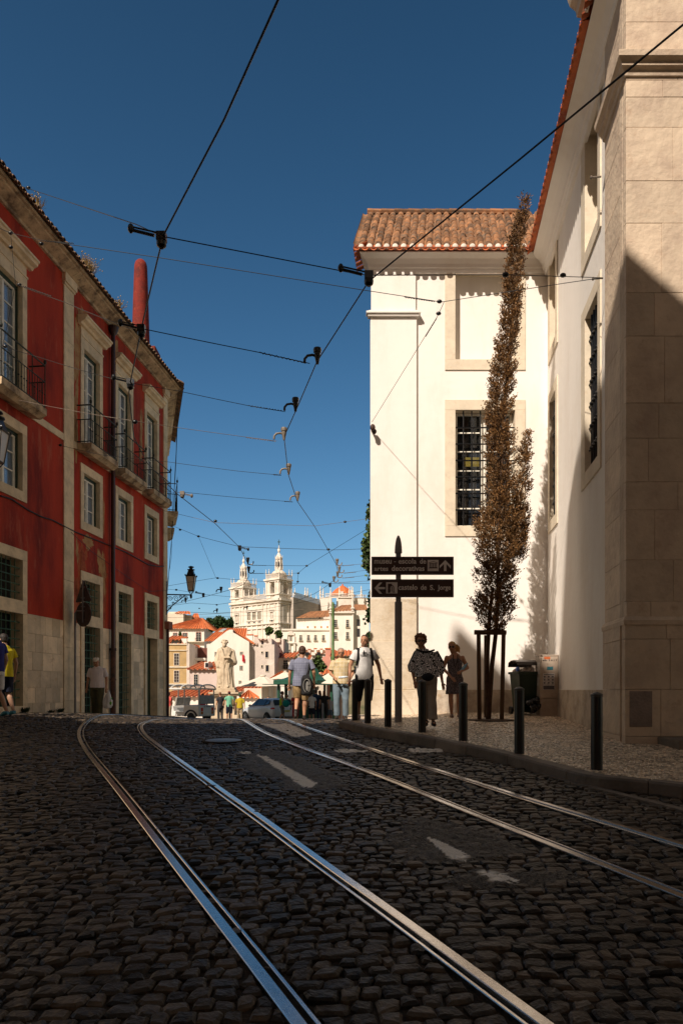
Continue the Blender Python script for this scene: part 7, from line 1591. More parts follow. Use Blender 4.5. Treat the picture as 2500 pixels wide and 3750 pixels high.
b.add(vs, [(k, k + 1, n + k + 1, n + k) for k in range(n - 1)]); b.build('canopy_film', m_tclear, TT_)
for y in (-.42, .42):
    b = MB(); b.box(-1.43, -1.40, y - .07, y + .07, .58, .76); l_ = b.build('tail_light', m_tail, TT_); b = MB(); b.box(-1.43, -1.40, y - .07, y + .07, .42, .56); b.build('amber_light', M('amber light', (.45, .13, .01), .2), l_)
b = MB(); b.box(-1.425, -1.41, -.16, .16, .36, .46); b.build('number_plate', m_bgw, TT_)
b = MB(); t2 = MB(); text_into(t2, '+351 925 902 045', -.28, .28, .78, .84, 0, .004); b.v = [(-1.411 + y, -x, z) for x, y, z in t2.v]; b.f = t2.f; b.r = t2.r; b.build('phone_number', m_black, TT_)
for x, y in ((-.85, .60), (-.85, -.60), (1.2, 0)):
    w_ = MB(); w_.tube([(x, y - .07, .25), (x, y + .07, .25)], .25, 18); w_.build('wheel', m_tyre, TT_, angle=40)
for y in (-.66, .66):
    b = MB(); b.tube([(x + .0, y, .26 + .36 * math.sin(a)) for a, x in [(t, -.85 + .40 * math.cos(t)) for t in np.linspace(.1, math.pi - .1, 12)]], .05, 6); b.build('mudguard', m_black, TT_)
# ================================================================ PEOPLE
def plaid(name, base, line, sc=22, wdt=.16):
    m = M(name, base, .9, .08, 3, .15, 60); t = m.node_tree; N = t.nodes; L = t.links; b = N['Principled BSDF']; src = b.inputs['Base Color'].links[0].from_socket; tc = N.new('ShaderNodeTexCoord'); cur = src
    for ax, f in ((0, 1), (2, 1)):
        s = N.new('ShaderNodeSeparateXYZ'); L.new(tc.outputs['Object'], s.inputs[0]); mu = N.new('ShaderNodeMath'); mu.operation = 'MULTIPLY'; mu.inputs[1].default_value = sc; L.new(s.outputs[ax], mu.inputs[0])
        fr = N.new('ShaderNodeMath'); fr.operation = 'FRACT'; L.new(mu.outputs[0], fr.inputs[0]); lt = N.new('ShaderNodeMath'); lt.operation = 'LESS_THAN'; lt.inputs[1].default_value = wdt * 2; L.new(fr.outputs[0], lt.inputs[0])
        ml = N.new('ShaderNodeMath'); ml.operation = 'MULTIPLY'; ml.inputs[1].default_value = .55; L.new(lt.outputs[0], ml.inputs[0])
        mx = N.new('ShaderNodeMix'); mx.data_type = 'RGBA'; L.new(ml.outputs[0], mx.inputs['Factor']); L.new(cur, mx.inputs[6]); mx.inputs[7].default_value = (*line, 1); cur = mx.outputs[2]
    L.new(cur, b.inputs['Base Color']); return m
def swirl(name, a, c, sc=9):
    m = M(name, a, .85, .05, 3, .1, 50); t = m.node_tree; N = t.nodes; L = t.links; b = N['Principled BSDF']; tc = N.new('ShaderNodeTexCoord')
    w_ = N.new('ShaderNodeTexWave'); w_.inputs['Scale'].default_value = sc; w_.inputs['Distortion'].default_value = 26; w_.inputs['Detail'].default_value = 1.5; w_.inputs['Detail Scale'].default_value = 1.6; L.new(tc.outputs['Object'], w_.inputs['Vector'])
    r = N.new('ShaderNodeValToRGB'); r.color_ramp.interpolation = 'LINEAR'; r.color_ramp.elements[0].position = .55; r.color_ramp.elements[1].position = .68; r.color_ramp.elements[0].color = (*a, 1); r.color_ramp.elements[1].color = (*c, 1)
    L.new(w_.outputs[0], r.inputs[0]); L.new(r.outputs[0], b.inputs['Base Color']); return m
def cl(name, c, rough=.9, var=.15): return M('cloth ' + name, c, rough, var, 4, .25, 60)
SK1 = M('skin fair', (.42, .235, .15), .55, .12, 8, .05, 80); SK2 = M('skin tanned', (.42, .21, .12), .5, .12, 8, .05, 80); SK3 = M('skin deep tan', (.17, .08, .045), .55, .12, 8, .05, 80)
m_eye = M('eye dark', (.02, .015, .012), .3); m_lip = M('lip', (.25, .085, .065), .6)
hair_m = {k: M('hair ' + k, c, .6, .4, 25, .5, 70) for k, c in dict(brown=(.055, .025, .012), dark=(.018, .011, .008), grey=(.28, .25, .22), auburn=(.20, .08, .03), blonde=(.62, .36, .12), ginger=(.16, .07, .03)).items()}
CUR = {}
def person(label, px, D, H, yaw, zf, skin=SK1, pose={}, top_=None, bottom=None, shoes=None, hair=None, detail=1, group=None, width=1.0, fem=False, extras=()):
    X = X_(px, D); root = thing('person', label, 'person', (X, D, zf), yaw, group); W = width
    J = dict(head=(0, .02, .925), neck=(0, 0, .862), chest=(0, 0, .73), sh_l=(-.103 * W, -.005, .793), sh_r=(.103 * W, -.005, .793), el_l=(-.140 * W, -.02, .635), el_r=(.140 * W, -.02, .635), wr_l=(-.150 * W, .03, .480), wr_r=(.150 * W, .03, .480), hip_l=(-.050, 0, .515), hip_r=(.050, 0, .515),
             kn_l=(-.060, .015, .275), kn_r=(.060, .015, .275), an_l=(-.062, -.01, .042), an_r=(.062, -.01, .042), lean=(0, 0, 0), face=(0, 1, 0))
    J.update(pose); J = {k: Vector(v) * (H if k not in ('face',) else 1) for k, v in J.items()}
    h = H; vx = (.0085 if detail >= 2 else .012 if detail == 1 else .02)
    b = MB(); hc = J['head']; fd = J['face'].normalized(); rgt = fd.cross(Vector((0, 0, 1))).normalized(); upv = rgt.cross(fd)
    HM = Matrix((rgt, fd, upv)).transposed()
    def hp_(x, y, z): return hc + HM @ Vector((x * h, y * h, z * h))
    b.ell(hc + HM @ Vector((0, 0, .014 * h)), .0455 * h, .055 * h, .053 * h, 16, 12, HM); b.ell(hp_(0, .012, -.024), .036 * h, .041 * h, .038 * h, 14, 10, HM); b.ell(hp_(0, .030, -.044), .017 * h, .016 * h, .013 * h, 10, 8, HM)
    b.tube([hp_(0, .050, .006), hp_(0, .060, -.012), hp_(0, .052, -.017)], [.004 * h, .008 * h, .006 * h], 8); b.ell(hp_(0, .044, .014), .028 * h, .010 * h, .006 * h, 10, 6, HM)
    for s in (-1, 1): b.ell(hp_(s * .0435, -.002, -.006), .006 * h, .011 * h, .017 * h, 8, 6, HM)
    cap(b, hc + Vector((0, -.006 * h, -.035 * h)), J['neck'] + Vector((0, -.01 * h, -.03 * h)), .033 * h, .038 * h)
    ch = J['chest']; pv = (J['hip_l'] + J['hip_r']) / 2; wst = ch.lerp(pv, .55)
    nk = J['neck']; shw = abs(J['sh_r'].x - J['sh_l'].x) / 2
    secs = [(pv.x, pv.y, pv.z - .03 * h, .075 * h * W, .06 * h * W), (pv.x, pv.y, pv.z + .03 * h, .088 * h * W, .066 * h * W), (wst.x, wst.y + .004 * h, wst.z, (.066 if fem else .076) * h * W, .058 * h * W), (ch.x, ch.y, ch.z, .088 * h * W, .066 * h * W), (nk.x, nk.y, nk.z - .075 * h, shw * 1.0, .058 * h * W), (nk.x, nk.y, nk.z - .048 * h, shw * .80, .046 * h), (nk.x, nk.y, nk.z - .025 * h, shw * .52, .040 * h), (nk.x, nk.y, nk.z - .006 * h, .036 * h, .036 * h)]
    esec(b, secs, 18)
    for s in ('l', 'r'):
        sh, el, wr = J['sh_' + s], J['el_' + s], J['wr_' + s]
        cap(b, sh, el, .030 * h, .0235 * h); cap(b, el, wr, .0235 * h, .0145 * h)
        fdv = (J.get('hd_' + s, wr + (wr - el).normalized() * .06 * h + Vector((0, .01 * h, 0))) - wr).normalized(); side = fdv.cross(Vector((0, 1, 0)) if abs(fdv.y) < .8 else Vector((0, 0, 1))).normalized(); nrm_ = side.cross(fdv).normalized()
        sg = -1 if s == 'l' else 1
        Mh = Matrix((side, nrm_, fdv)).transposed(); pc = wr + fdv * .030 * h; b.ell(pc, .019 * h, .012 * h, .030 * h, 10, 8, Mh)
        pl_ = J.get('curl_' + s, .35); pl_ = pl_ if isinstance(pl_, float) else .35
        fr = max(vx * .72, .0046 * h)
        for i, (o_, ln_) in enumerate(((-.0135, .038), (-.0045, .043), (.0045, .041), (.0135, .033))):
            p0 = wr + fdv * .052 * h + side * o_ * h; p1 = p0 + (fdv * .9 + nrm_ * pl_ * -.5 + side * o_ * 6).normalized() * ln_ * h * .5; p2 = p1 + (fdv * .7 - nrm_ * pl_ * 1.5).normalized() * ln_ * h * .5
            b.tube([p0, p1, p2], [fr * 1.1, fr, fr * .85], 6)
        t0 = wr + fdv * .018 * h + side * (-.016 * h); t1 = t0 + (fdv * .7 - side * .7 - nrm_ * .3).normalized() * .024 * h; b.tube([t0, t1, t1 + (fdv - nrm_ * .3).normalized() * .020 * h], [fr * 1.3, fr * 1.15, fr * .9], 6)
        hip, kn, an = J['hip_' + s], J['kn_' + s], J['an_' + s]
        cap(b, hip - Vector((0, 0, .01 * h)), kn, .052 * h * W, .032 * h); cf = kn.lerp(an, .3) + Vector((0, -.008 * h, 0)); cap(b, kn, cf, .030 * h, .033 * h); cap(b, cf, an, .032 * h, .019 * h)
        ft = J.get('ft_' + s, an + Vector((0, .07 * h, -.022 * h))); fdir = (ft - an); fdir.normalize(); heel = an + Vector((0, -.012 * h, -.018 * h))
        b.tube([heel, an.lerp(ft, .5) + Vector((0, 0, -.006 * h)), ft], [.022 * h, .022 * h, .016 * h], 10)
    vox(b, 'body', skin, root, vx, iters=1)
    b = MB()
    if detail >= 1:
        for s in (-1, 1): b.ell(hp_(s * .0175, .0485, .004), .0055 * h, .004 * h, .003 * h, 8, 6)
        b.build('eyes', m_eye, root, smooth=True); b = MB(); b.ell(hp_(0, .0515, -.030), .012 * h, .004 * h, .0035 * h, 8, 5); b.build('mouth', m_lip, root, smooth=True)
        b = MB()
        for s in (-1, 1): b.ell(hp_(s * .0175, .050, .0135), .010 * h, .004 * h, .002 * h, 8, 5)
        b.build('eyebrows', hair[1] if hair else m_eye, root, smooth=True)
    if hair:
        st, hm = hair; b = MB(); 
        if st in ('short', 'back', 'crop'):
            k = 1.0 if st != 'crop' else .94
            b.ell(hp_(0, -.010, .024), .0495 * h * k, .055 * h * k, .054 * h * k, 16, 12, HM); b.ell(hp_(0, -.022, -.004), .047 * h * k, .042 * h * k, .040 * h, 14, 10, HM)
            for i in range(40 if st == 'short' else 24):
                a = R.uniform(0, 6.28); z = R.uniform(.03, .068); r_ = .040 * math.sqrt(max(.1, 1 - ((z - .02) / .055) ** 2)); b.ell(hp_(r_ * math.cos(a), -.008 + r_ * 1.05 * math.sin(a), z), .010 * h, .010 * h, .008 * h, 6, 5)
            vox(b, 'hair', hm, root, vx, noise_amp=.006, noise_sc=70)
        elif st == 'curly':
            for i in range(130):
                a = R.uniform(0, 6.28); z = R.uniform(-.035, .078); r_ = .053 * math.sqrt(max(.08, 1 - ((z - .022) / .062) ** 2)); y_ = r_ * math.sin(a)
                if y_ > .018 and z < .040: continue
                b.ell(hp_(r_ * 1.08 * math.cos(a), -.008 + y_ * 1.02, z), *[R.uniform(.011, .018) * h] * 3, 7, 5)
            b.ell(hp_(0, -.014, .018), .050 * h, .048 * h, .052 * h, 14, 10, HM); vox(b, 'hair', hm, root, vx, noise_amp=.014, noise_sc=38)
        elif st in ('ponytail', 'long', 'bun'):
            b.ell(hp_(0, -.008, .024), .050 * h, .055 * h, .053 * h, 16, 12, HM); b.ell(hp_(0, -.022, -.002), .049 * h, .042 * h, .042 * h, 14, 10, HM)
            if st == 'ponytail':
                for i in range(16): 
                    o_ = Vector((R.uniform(-.012, .012), R.uniform(-.012, .012), 0)); x_ = -R.uniform(.0, .03); b.tube([hp_(0, -.05, .030), hp_(-.030 + o_.x + x_, -.070 + o_.y, .026), hp_(-.050 + o_.x * 2 + x_, -.075 + o_.y, -.012), hp_(-.048 + o_.x * 3 + x_, -.07 + o_.y * 2, R.uniform(-.085, -.055))], [.010 * h, .013 * h, .011 * h, .004 * h], 6)
            elif st == 'long':
                for i in range(22): x_ = R.uniform(-.045, .045); b.tube([hp_(x_ * .8, -.035, .02), hp_(x_, -.052, -.05), hp_(x_ * 1.15, -.055, -.10), hp_(x_ * 1.1, -.05, R.uniform(-.17, -.12))], [.016 * h, .016 * h, .014 * h, .006 * h], 6)
            else: b.ell(hp_(0, -.055, .03), .02 * h, .02 * h, .02 * h, 8, 6)
            vox(b, 'hair', hm, root, vx, noise_amp=.007, noise_sc=60)
    if top_:
        kind, mat = top_[0], top_[1]; hem = top_[2] if len(top_) > 2 else .47; b = MB(); g = .012 * (h / 1.7) + .004; hemz = hem * h
        sl = {'tee': .55, 'shirt': .72, 'tank': 0, 'poncho': .9}[kind]; loose = {'tee': 1.05, 'shirt': 1.10, 'tank': 1.0, 'poncho': 1.35}[kind]
        hs = [(pv.x, pv.y, hemz, .090 * h * W * loose + g, .070 * h * W * loose + g), (pv.x, pv.y, max(hemz + .02 * h, pv.z + .03 * h), .090 * h * W * loose + g, .069 * h * W * loose + g), (wst.x, wst.y, wst.z, .080 * h * W * loose + g, .064 * h * W * loose + g), (ch.x, ch.y, ch.z, .090 * h * W * (1 + (loose - 1) * .6) + g, .067 * h * W + g)]
        if kind == 'tank': hs += [(nk.x, nk.y, nk.z - .085 * h, .075 * h * W + g, .056 * h * W + g)]
        else: hs += [(nk.x, nk.y, nk.z - .075 * h, shw * 1.0 + g, .060 * h * W + g), (nk.x, nk.y, nk.z - .046 * h, shw * .82 + g * .8, .050 * h + g * .7), (nk.x, nk.y, nk.z - .022 * h, shw * .52 + g * .5, .044 * h + g * .5), (nk.x, nk.y, nk.z - .008 * h, .041 * h + g * .3, .040 * h + g * .3)]
        esec(b, hs, 24)
        if sl:
            for s in ('l', 'r'):
                sh, el = J['sh_' + s], J['el_' + s]; e = sh.lerp(el, sl); b.ell(sh, .031 * h + g * .5, .031 * h + g * .5, .031 * h + g * .5, 12, 8); b.tube([sh, sh.lerp(e, .5), e], [.031 * h + g * .5, .034 * h + g * .8, .035 * h + g * 1.2], 14)
        if kind == 'tank':
            for s in (-1, 1): b.tube([(s * .045 * h, .055 * h, nk.z - .085 * h), (s * .050 * h, .02 * h, nk.z - .024 * h), (s * .045 * h, -.05 * h, nk.z - .09 * h)], .007 * h, 6)
        if kind == 'poncho':
            for s in ('l', 'r'):
                sh, el = J['sh_' + s], J['el_' + s]; sx__ = -1 if s == 'l' else 1; w0 = Vector((sx__ * .085 * h, 0, hemz + .03 * h)); n0 = len(b.v); dd = .05 * h
                pts_ = [(nk.x, nk.z - .03 * h), (sh.x * 1.1, sh.z + .025 * h), (el.x * 1.28, el.z + .01 * h), (el.x * 1.20, el.z - .06 * h), (w0.x, w0.z)]
                b.ext([(p[0], p[1]) for p in pts_], -dd, dd, 'y')
        vox(b, 'shirt', mat, root, vx, noise_amp=.007 * h / 1.7, noise_sc=11, seed=px, crease=.6)
    if bottom:
        kind, mat = bottom[0], bottom[1]; ln = bottom[2] if len(bottom) > 2 else {'long': .96, 'shorts': .42}[kind]; fl = bottom[3] if len(bottom) > 3 else 1.0; b = MB(); g = .010
        esec(b, [(pv.x, pv.y, pv.z - .055 * h, .088 * h * W + g, .072 * h * W + g), (pv.x, pv.y, pv.z, .092 * h * W + g, .070 * h * W + g), (wst.x * .5 + pv.x * .5, pv.y, pv.z + .075 * h, .084 * h * W + g, .064 * h * W + g)], 20)
        for s in ('l', 'r'):
            hip, kn, an = J['hip_' + s], J['kn_' + s], J['an_' + s]; tl = (kn - hip).length + (an - kn).length; L_ = ln * tl; th = (kn - hip).length; pts_ = [hip, hip.lerp(kn, .5)]; rs_ = [.056 * h * W + g, .050 * h * W + g * 1.2]
            if L_ > th: e = kn.lerp(an, (L_ - th) / (an - kn).length); pts_ += [kn, kn.lerp(e, .5), e]; rs_ += [.038 * h + g * 1.3 * fl, .036 * h * (.6 + .4 * fl) + g * fl, .031 * h * fl + g * fl]
            else: e = hip.lerp(kn, L_ / th); pts_ = [hip, hip.lerp(e, .5), e]; rs_ = [.056 * h * W + g, .052 * h * W + g * 1.5, .048 * h * W + g * 2.2 * fl]
            b.ell(hip, rs_[0], rs_[0], rs_[0], 12, 8); b.tube(pts_, rs_, 14)
        vox(b, 'trousers' if kind == 'long' else 'shorts', mat, root, vx, noise_amp=.009 * h / 1.7, noise_sc=9, seed=px + 3, crease=.7)
    if shoes:
        kind, mat = shoes
        for s in ('l', 'r'):
            an = J['an_' + s]; ft = J.get('ft_' + s, an + Vector((0, .07 * h, -.022 * h))); b = MB(); heel = an + Vector((0, -.014 * h, -.020 * h))
            b.tube([heel + (heel - ft).normalized() * .008, an.lerp(ft, .5) + Vector((0, 0, -.004 * h)), ft + (ft - an).normalized() * .012], [.025 * h, .0255 * h, .018 * h], 12)
            if kind == 'boot': b.tube([an + Vector((0, 0, .025 * h)), an - Vector((0, 0, .015 * h))], .024 * h, 10)
            if kind == 'sandal':
                b = MB(); b.tube([heel - Vector((0, 0, .014)), ft - Vector((0, 0, .012))], [.024 * h, .024 * h], 10); b.tube([an + Vector((0, .03 * h, -.01 * h)), an + Vector((0, .045 * h, -.018 * h))], .026 * h, 10); b.tube([an + Vector((0, -.005, 0)), an + Vector((0, .004, .012))], .023 * h, 10)
            o = vox(b, 'shoe', mat, root, vx)
    return root, J, hp_, HM, vx
W2 = lambda px, D: X_(px, D)
m_olive = cl('olive', (.07, .065, .03)); m_jean = cl('light denim', (.15, .20, .24)); m_navy = cl('navy', (.012, .016, .035)); m_khaki = cl('khaki', (.30, .20, .09)); m_blk = cl('black', (.010, .010, .011)); m_wht = cl('white', (.62, .60, .58)); m_lav = plaid('pale striped shirt', (.72, .66, .66), (.55, .50, .54), 60, .15); m_shoed = M('dark shoe', (.03, .025, .022), .5)
m_yplaid = plaid('yellow check shirt', (.55, .43, .24), (.60, .52, .38), 11, .12); m_bplaid = plaid('blue grey check shirt', (.22, .23, .30), (.10, .11, .17), 24, .2)
m_lens = M('sunglass lens', (.008, .006, .006), .1, spec=.6)
def glasses(r, hp_, h, mat=m_lens, big=1.0, frame=False):
    b = MB()
    for s in (-1, 1):
        if frame: b.tube([hp_(s * .0185 + .011 * math.cos(a), .056, .003 + .008 * math.sin(a)) for a in np.linspace(0, 6.28, 13)], .0011 * h, 5)
        else: b.ell(hp_(s * .019, .054, .003), .0155 * h * big, .004 * h, .0115 * h * big, 12, 8)
        b.tube([hp_(s * .033, .052, .008), hp_(s * .046, .0, .006)], .0016 * h, 5)
    b.tube([hp_(-.008, .057, .007), hp_(.008, .057, .007)], .0018 * h, 5); return b.build('glasses', mat, r, angle=50)
ST_ = dict(kn_l=(-.055, .06, .285), an_l=(-.05, .10, .055), kn_r=(.055, .01, .275), an_r=(.05, -.10, .06), ft_l=(-.05, .17, .030), ft_r=(.05, -.035, .015))
PI = math.pi
# man in the flat cap
zf = -.775
r, J, hp_, HM, vx = person('old man in a white flat cap and pale striped shirt walking with a carrier bag', 357, 19.5, 1.66, PI, zf, SK2, dict(head=(0, .05, .925), face=(0, 1, -.42), el_l=(-.145, -.03, .64), el_r=(.16, -.03, .64), wr_l=(-.155, .02, .50), wr_r=(.170, .0, .50), kn_l=(-.06, .05, .28), an_l=(-.06, .06, .045), kn_r=(.05, .0, .275), an_r=(.05, -.06, .05)),
    ('shirt', m_lav, .50), ('long', m_olive, .97, 1.25), ('shoe', M('tan shoe', (.12, .08, .05), .6)), ('crop', hair_m['grey']), 2, width=1.12)
b = MB(); b.ell(hp_(0, .0, .048), .053 * 1.66, .064 * 1.66, .026 * 1.66, 16, 10, HM); b.ell(hp_(0, .048, .034), .036 * 1.66, .030 * 1.66, .008 * 1.66, 14, 8, HM); vox(b, 'flat_cap', cl('cap', (.70, .64, .54)), r, .009, noise_amp=.004, noise_sc=30)
b = MB(); esec(b, [(0, 0, .502 * 1.66, .094 * 1.66 * 1.12, .076 * 1.66 * 1.12), (0, 0, .517 * 1.66, .094 * 1.66 * 1.12, .076 * 1.66 * 1.12)], 20); b.build('belt', M('belt tan', (.22, .15, .08), .6), r)
hx = X_(392, 19.4); b = MB(); 
esec(b, [(0, 0, -.46, .10, .05), (0, 0, -.40, .135, .09), (.01, 0, -.25, .125, .085), (0, 0, -.12, .075, .05), (0, 0, -.03, .03, .02), (0, 0, .02, .02, .015)], 16)
t = thing('carrier_bag', 'white plastic carrier bag with green marks held by the old man in the cap', 'bag', (X_(395, 19.4), 19.42, zf + .74))
vox(b, 'bag', M('white plastic', (.55, .55, .56), .35, .1, 5, .3, 20), t, .012, noise_amp=.03, noise_sc=9, crease=.4)
b = MB(); b.ell((.10, -.07, -.33), .03, .02, .05, 8, 6); b.ell((.12, -.05, -.20), .015, .02, .03, 8, 6); b.build('green_print', M('green print', (.10, .35, .03), .5), t, smooth=True)
# two people cut by the left edge
r, J, hp_, HM, vx = person('person in a blue T-shirt and white shorts cut by the left photo edge', -14, 14.6, 1.84, PI / 2 * .85, -.545, SK1, dict(ST_), ('tee', cl('royal blue', (.02, .02, .16)), .50), ('shorts', m_wht, .45), ('shoe', M('teal trainers', (.02, .16, .22), .6)), ('short', hair_m['dark']), 2); glasses(r, hp_, 1.84)
r, J, hp_, HM, vx = person('person in a bright yellow T-shirt and navy shorts at the left photo edge', 17, 15.6, 1.80, PI * .35, -.56, SK1, dict(ST_, el_r=(.17, .0, .64), wr_r=(.19, .05, .49)), ('tee', cl('yellow', (.62, .50, .012)), .47), ('shorts', m_navy, .48), ('shoe', M('teal trainers 2', (.02, .16, .22), .6)), ('short', hair_m['dark']), 2, width=1.08)
# backpack man from behind
zf = -.745; D = 17.4
r, J, hp_, HM, vx = person('man seen from behind in a check shirt and khaki shorts, stepping off', 1104, D, 1.80, .12, zf, SK2, dict(head=(.01, .0, .935), el_l=(-.158, -.01, .64), wr_l=(-.165, .03, .485), el_r=(.165, -.02, .655), wr_r=(.175, .05, .51), kn_l=(-.06, .0, .30), an_l=(-.085, -.13, .13), ft_l=(-.09, -.155, .055), kn_r=(.045, .03, .275), an_r=(.035, .0, .045)),
    ('shirt', m_bplaid, .465), ('shorts', m_khaki, .52, 1.2), ('boot', m_shoed), ('short', hair_m['brown']), 2, width=1.16)
t = thing('shoulder_backpack', 'black and grey backpack slung on the right shoulder of the check shirt man', 'backpack', (X_(1126, D) , D - .24, zf + .60))
b = MB(); esec(b, [(0, 0, 0, .10, .06), (0, 0, .05, .145, .10), (-.005, 0, .25, .15, .11), (-.02, 0, .42, .12, .09), (-.03, .01, .50, .06, .05)], 18); vox(b, 'pack', m_blk, t, .012, noise_amp=.01, noise_sc=12)
b = MB(); b.tube([(.0 + .085 * math.cos(a) - .0, -.10 - .012 * math.sin(a), .24 + .16 * math.sin(a)) for a in np.linspace(0, 6.28, 25)], .012, 6); b.ell((0.01, -.085, .22), .06, .03, .13, 12, 8); b.build('grey_panel', cl('pack grey', (.22, .21, .19)), t, smooth=True)
b = MB(); b.tube([(-.02, .0, .46), (.03, .10, .62), (.04, .22, .83), (.05, .33, .80)], [.022, .022, .022, .02], 8); b.build('strap', m_blk, t, smooth=True)
# man in jeans
zf = -.70; D = 16.9
r, J, hp_, HM, vx = person('grey haired man with glasses in a yellow check shirt and pale jeans', 1249, D, 1.70, PI - .12, zf, SK2, dict(face=(-.15, 1, -.05), el_r=(.150, .01, .64), wr_r=(.075, .15, .58), el_l=(-.16, -.02, .64), wr_l=(-.13, .10, .545), kn_l=(-.065, .03, .28), kn_r=(.06, .02, .28)),
    ('shirt', m_yplaid, .495), ('long', m_jean, .98, 1.2), ('shoe', m_shoed), ('crop', hair_m['grey']), 2, width=1.12); glasses(r, hp_, 1.70, m_black, frame=True)
b = MB(); esec(b, [(0, 0, .500 * 1.7, .108 * 1.7, .088 * 1.7), (0, 0, .515 * 1.7, .108 * 1.7, .088 * 1.7)], 20); b.build('belt', m_blk, r)
b = MB(); b.tube([(-.11, 0, 0), (.02, 0, .01), (.07, 0, .015), (.09, 0, .016), (.115, 0, .018)], [.028, .030, .026, .012, .012], 12); top(b, 'water_bottle', M('clear bottle plastic', (.62, .66, .70), .12, .3, 20, 0), 'clear plastic water bottle held across by the man in jeans', 'bottle', (X_(1256, D), D - .33, zf + .985), smooth=True)
# man in the white T-shirt with backpack straps
zf = -.66; D = 15.1; h = 1.83
r, J, hp_, HM, vx = person('tall man in a white printed T-shirt and black shorts with backpack straps', 1334, D, h, PI + .05, zf, SK2, dict(face=(.38, 1, .02), el_r=(.165, -.02, .64), wr_r=(.175, .02, .485), el_l=(-.165, -.01, .645), wr_l=(-.185, .06, .50), kn_l=(-.045, .06, .285), an_l=(-.035, .06, .05), kn_r=(.07, -.02, .285), an_r=(.06, -.14, .075), ft_r=(.06, -.08, .02)),
    ('tee', m_wht, .475), ('shorts', m_blk, .60, 1.1), ('shoe', M('white red trainers', (.45, .32, .30), .6, .4, 18)), ('crop', hair_m['dark']), 2)
b = MB(); text_into(b, 'INE VI', -.02, .17, .775 * h, .795 * h, 0, .004); text_into(b, 'SABBATH', -.06, .17, .748 * h, .768 * h, 0, .004)
b.v = [(-(x - .04), .152 * (1 - ((x - .04) / .42) ** 2) - y * 1, z) for x, y, z in b.v]; b.build('shirt_print', m_dark, r)
t = thing('backpack', 'black backpack worn by the man in the white T-shirt', 'backpack', r.location, r.rotation_euler.z)
for s in (-1, 1): b = MB(); b.tube([(s * .085 * h, -.07 * h, .70 * h), (s * .078 * h, -.05 * h, .845 * h), (s * .072 * h, .035 * h, .835 * h), (s * .082 * h, .077 * h, .74 * h), (s * .098 * h, .05 * h, .64 * h)], [.022, .024, .026, .024, .018], 8); b.build('strap', m_blk, t, smooth=True)
b = MB(); esec(b, [(0, -.10 * h, .60 * h, .11, .06), (0, -.115 * h, .70 * h, .14, .09), (0, -.11 * h, .82 * h, .12, .07), (0, -.10 * h, .855 * h, .06, .04)], 16); b.build('pack', m_blk, t, smooth=True)
b = MB(); b.ell((.02, .078 * h, .79 * h), .014, .01, .05, 8, 6); b.build('hanging_sunglasses', m_lens, r, smooth=True)
b = MB()
for s in ('l', 'r'): an = J['an_' + s]; b.tube([an + Vector((0, 0, .035 * h)), an], .023 * h, 12)
b.build('socks', m_blk, r, smooth=True)
# woman in the patterned blouse
D = 13.0; zf = -.655; h = 1.66
r, J, hp_, HM, vx = person('curly haired woman in sunglasses and a black and white swirl blouse', 1560, D, h, PI + .04, zf, SK2, dict(head=(.065, .02, .932), neck=(.028, 0, .853), chest=(.0, 0, .73), sh_l=(-.103, 0, .780), sh_r=(.108, 0, .795), face=(.10, 1, -.06), el_r=(.160, -.01, .655), wr_r=(.135, .03, .49), el_l=(-.155, -.01, .63), wr_l=(-.175, .02, .475), hip_l=(-.055, 0, .515), kn_l=(-.06, .02, .28), an_l=(-.07, .04, .045), kn_r=(.035, -.02, .28), an_r=(-.005, -.08, .055), ft_r=(0, -.01, .02)),
    ('poncho', swirl('swirl blouse', (.02, .02, .022), (.85, .82, .82), 7), .535), ('long', cl('taupe linen', (.30, .25, .21)), .95, 1.35), ('sandal', M('black sandal', (.012, .01, .01), .5)), ('curly', hair_m['auburn']), 2, fem=True, width=1.10); glasses(r, hp_, h, big=1.15)
b = MB(); 
for s in (-1, 1): b.tube([(.02 + s * .10 * h, .0, .845 * h - (.012 * h if s < 0 else 0)), (.03 + s * .05 * h, .058 * h, .815 * h), (.03, .068 * h, .808 * h)], .02, 8)
for s in (-1, 1): b.tube([(s * .11 * h, .02, .82 * h), (s * .165 * h, .03, .70 * h), (s * .17 * h, .02, .62 * h)], [.03, .045, .05], 8)
vox(b, 'black_border', m_blk, r, .011)
b = MB(); b.ell((.0, .10 * h, .535 * h), .11, .05, .075, 14, 10); t = top(b, 'waist_bag', cl('dark navy bag', (.012, .014, .022)), 'dark waist bag worn by the curly haired woman', 'bag', r.location, smooth=True); t.rotation_euler.z = r.rotation_euler.z
b = MB(); b.tube([J['wr_l'] + Vector((.028 * math.cos(a), .028 * math.sin(a), .01)) for a in np.linspace(0, 6.28, 13)], .006, 5); b.build('bracelet', m_rim, r)
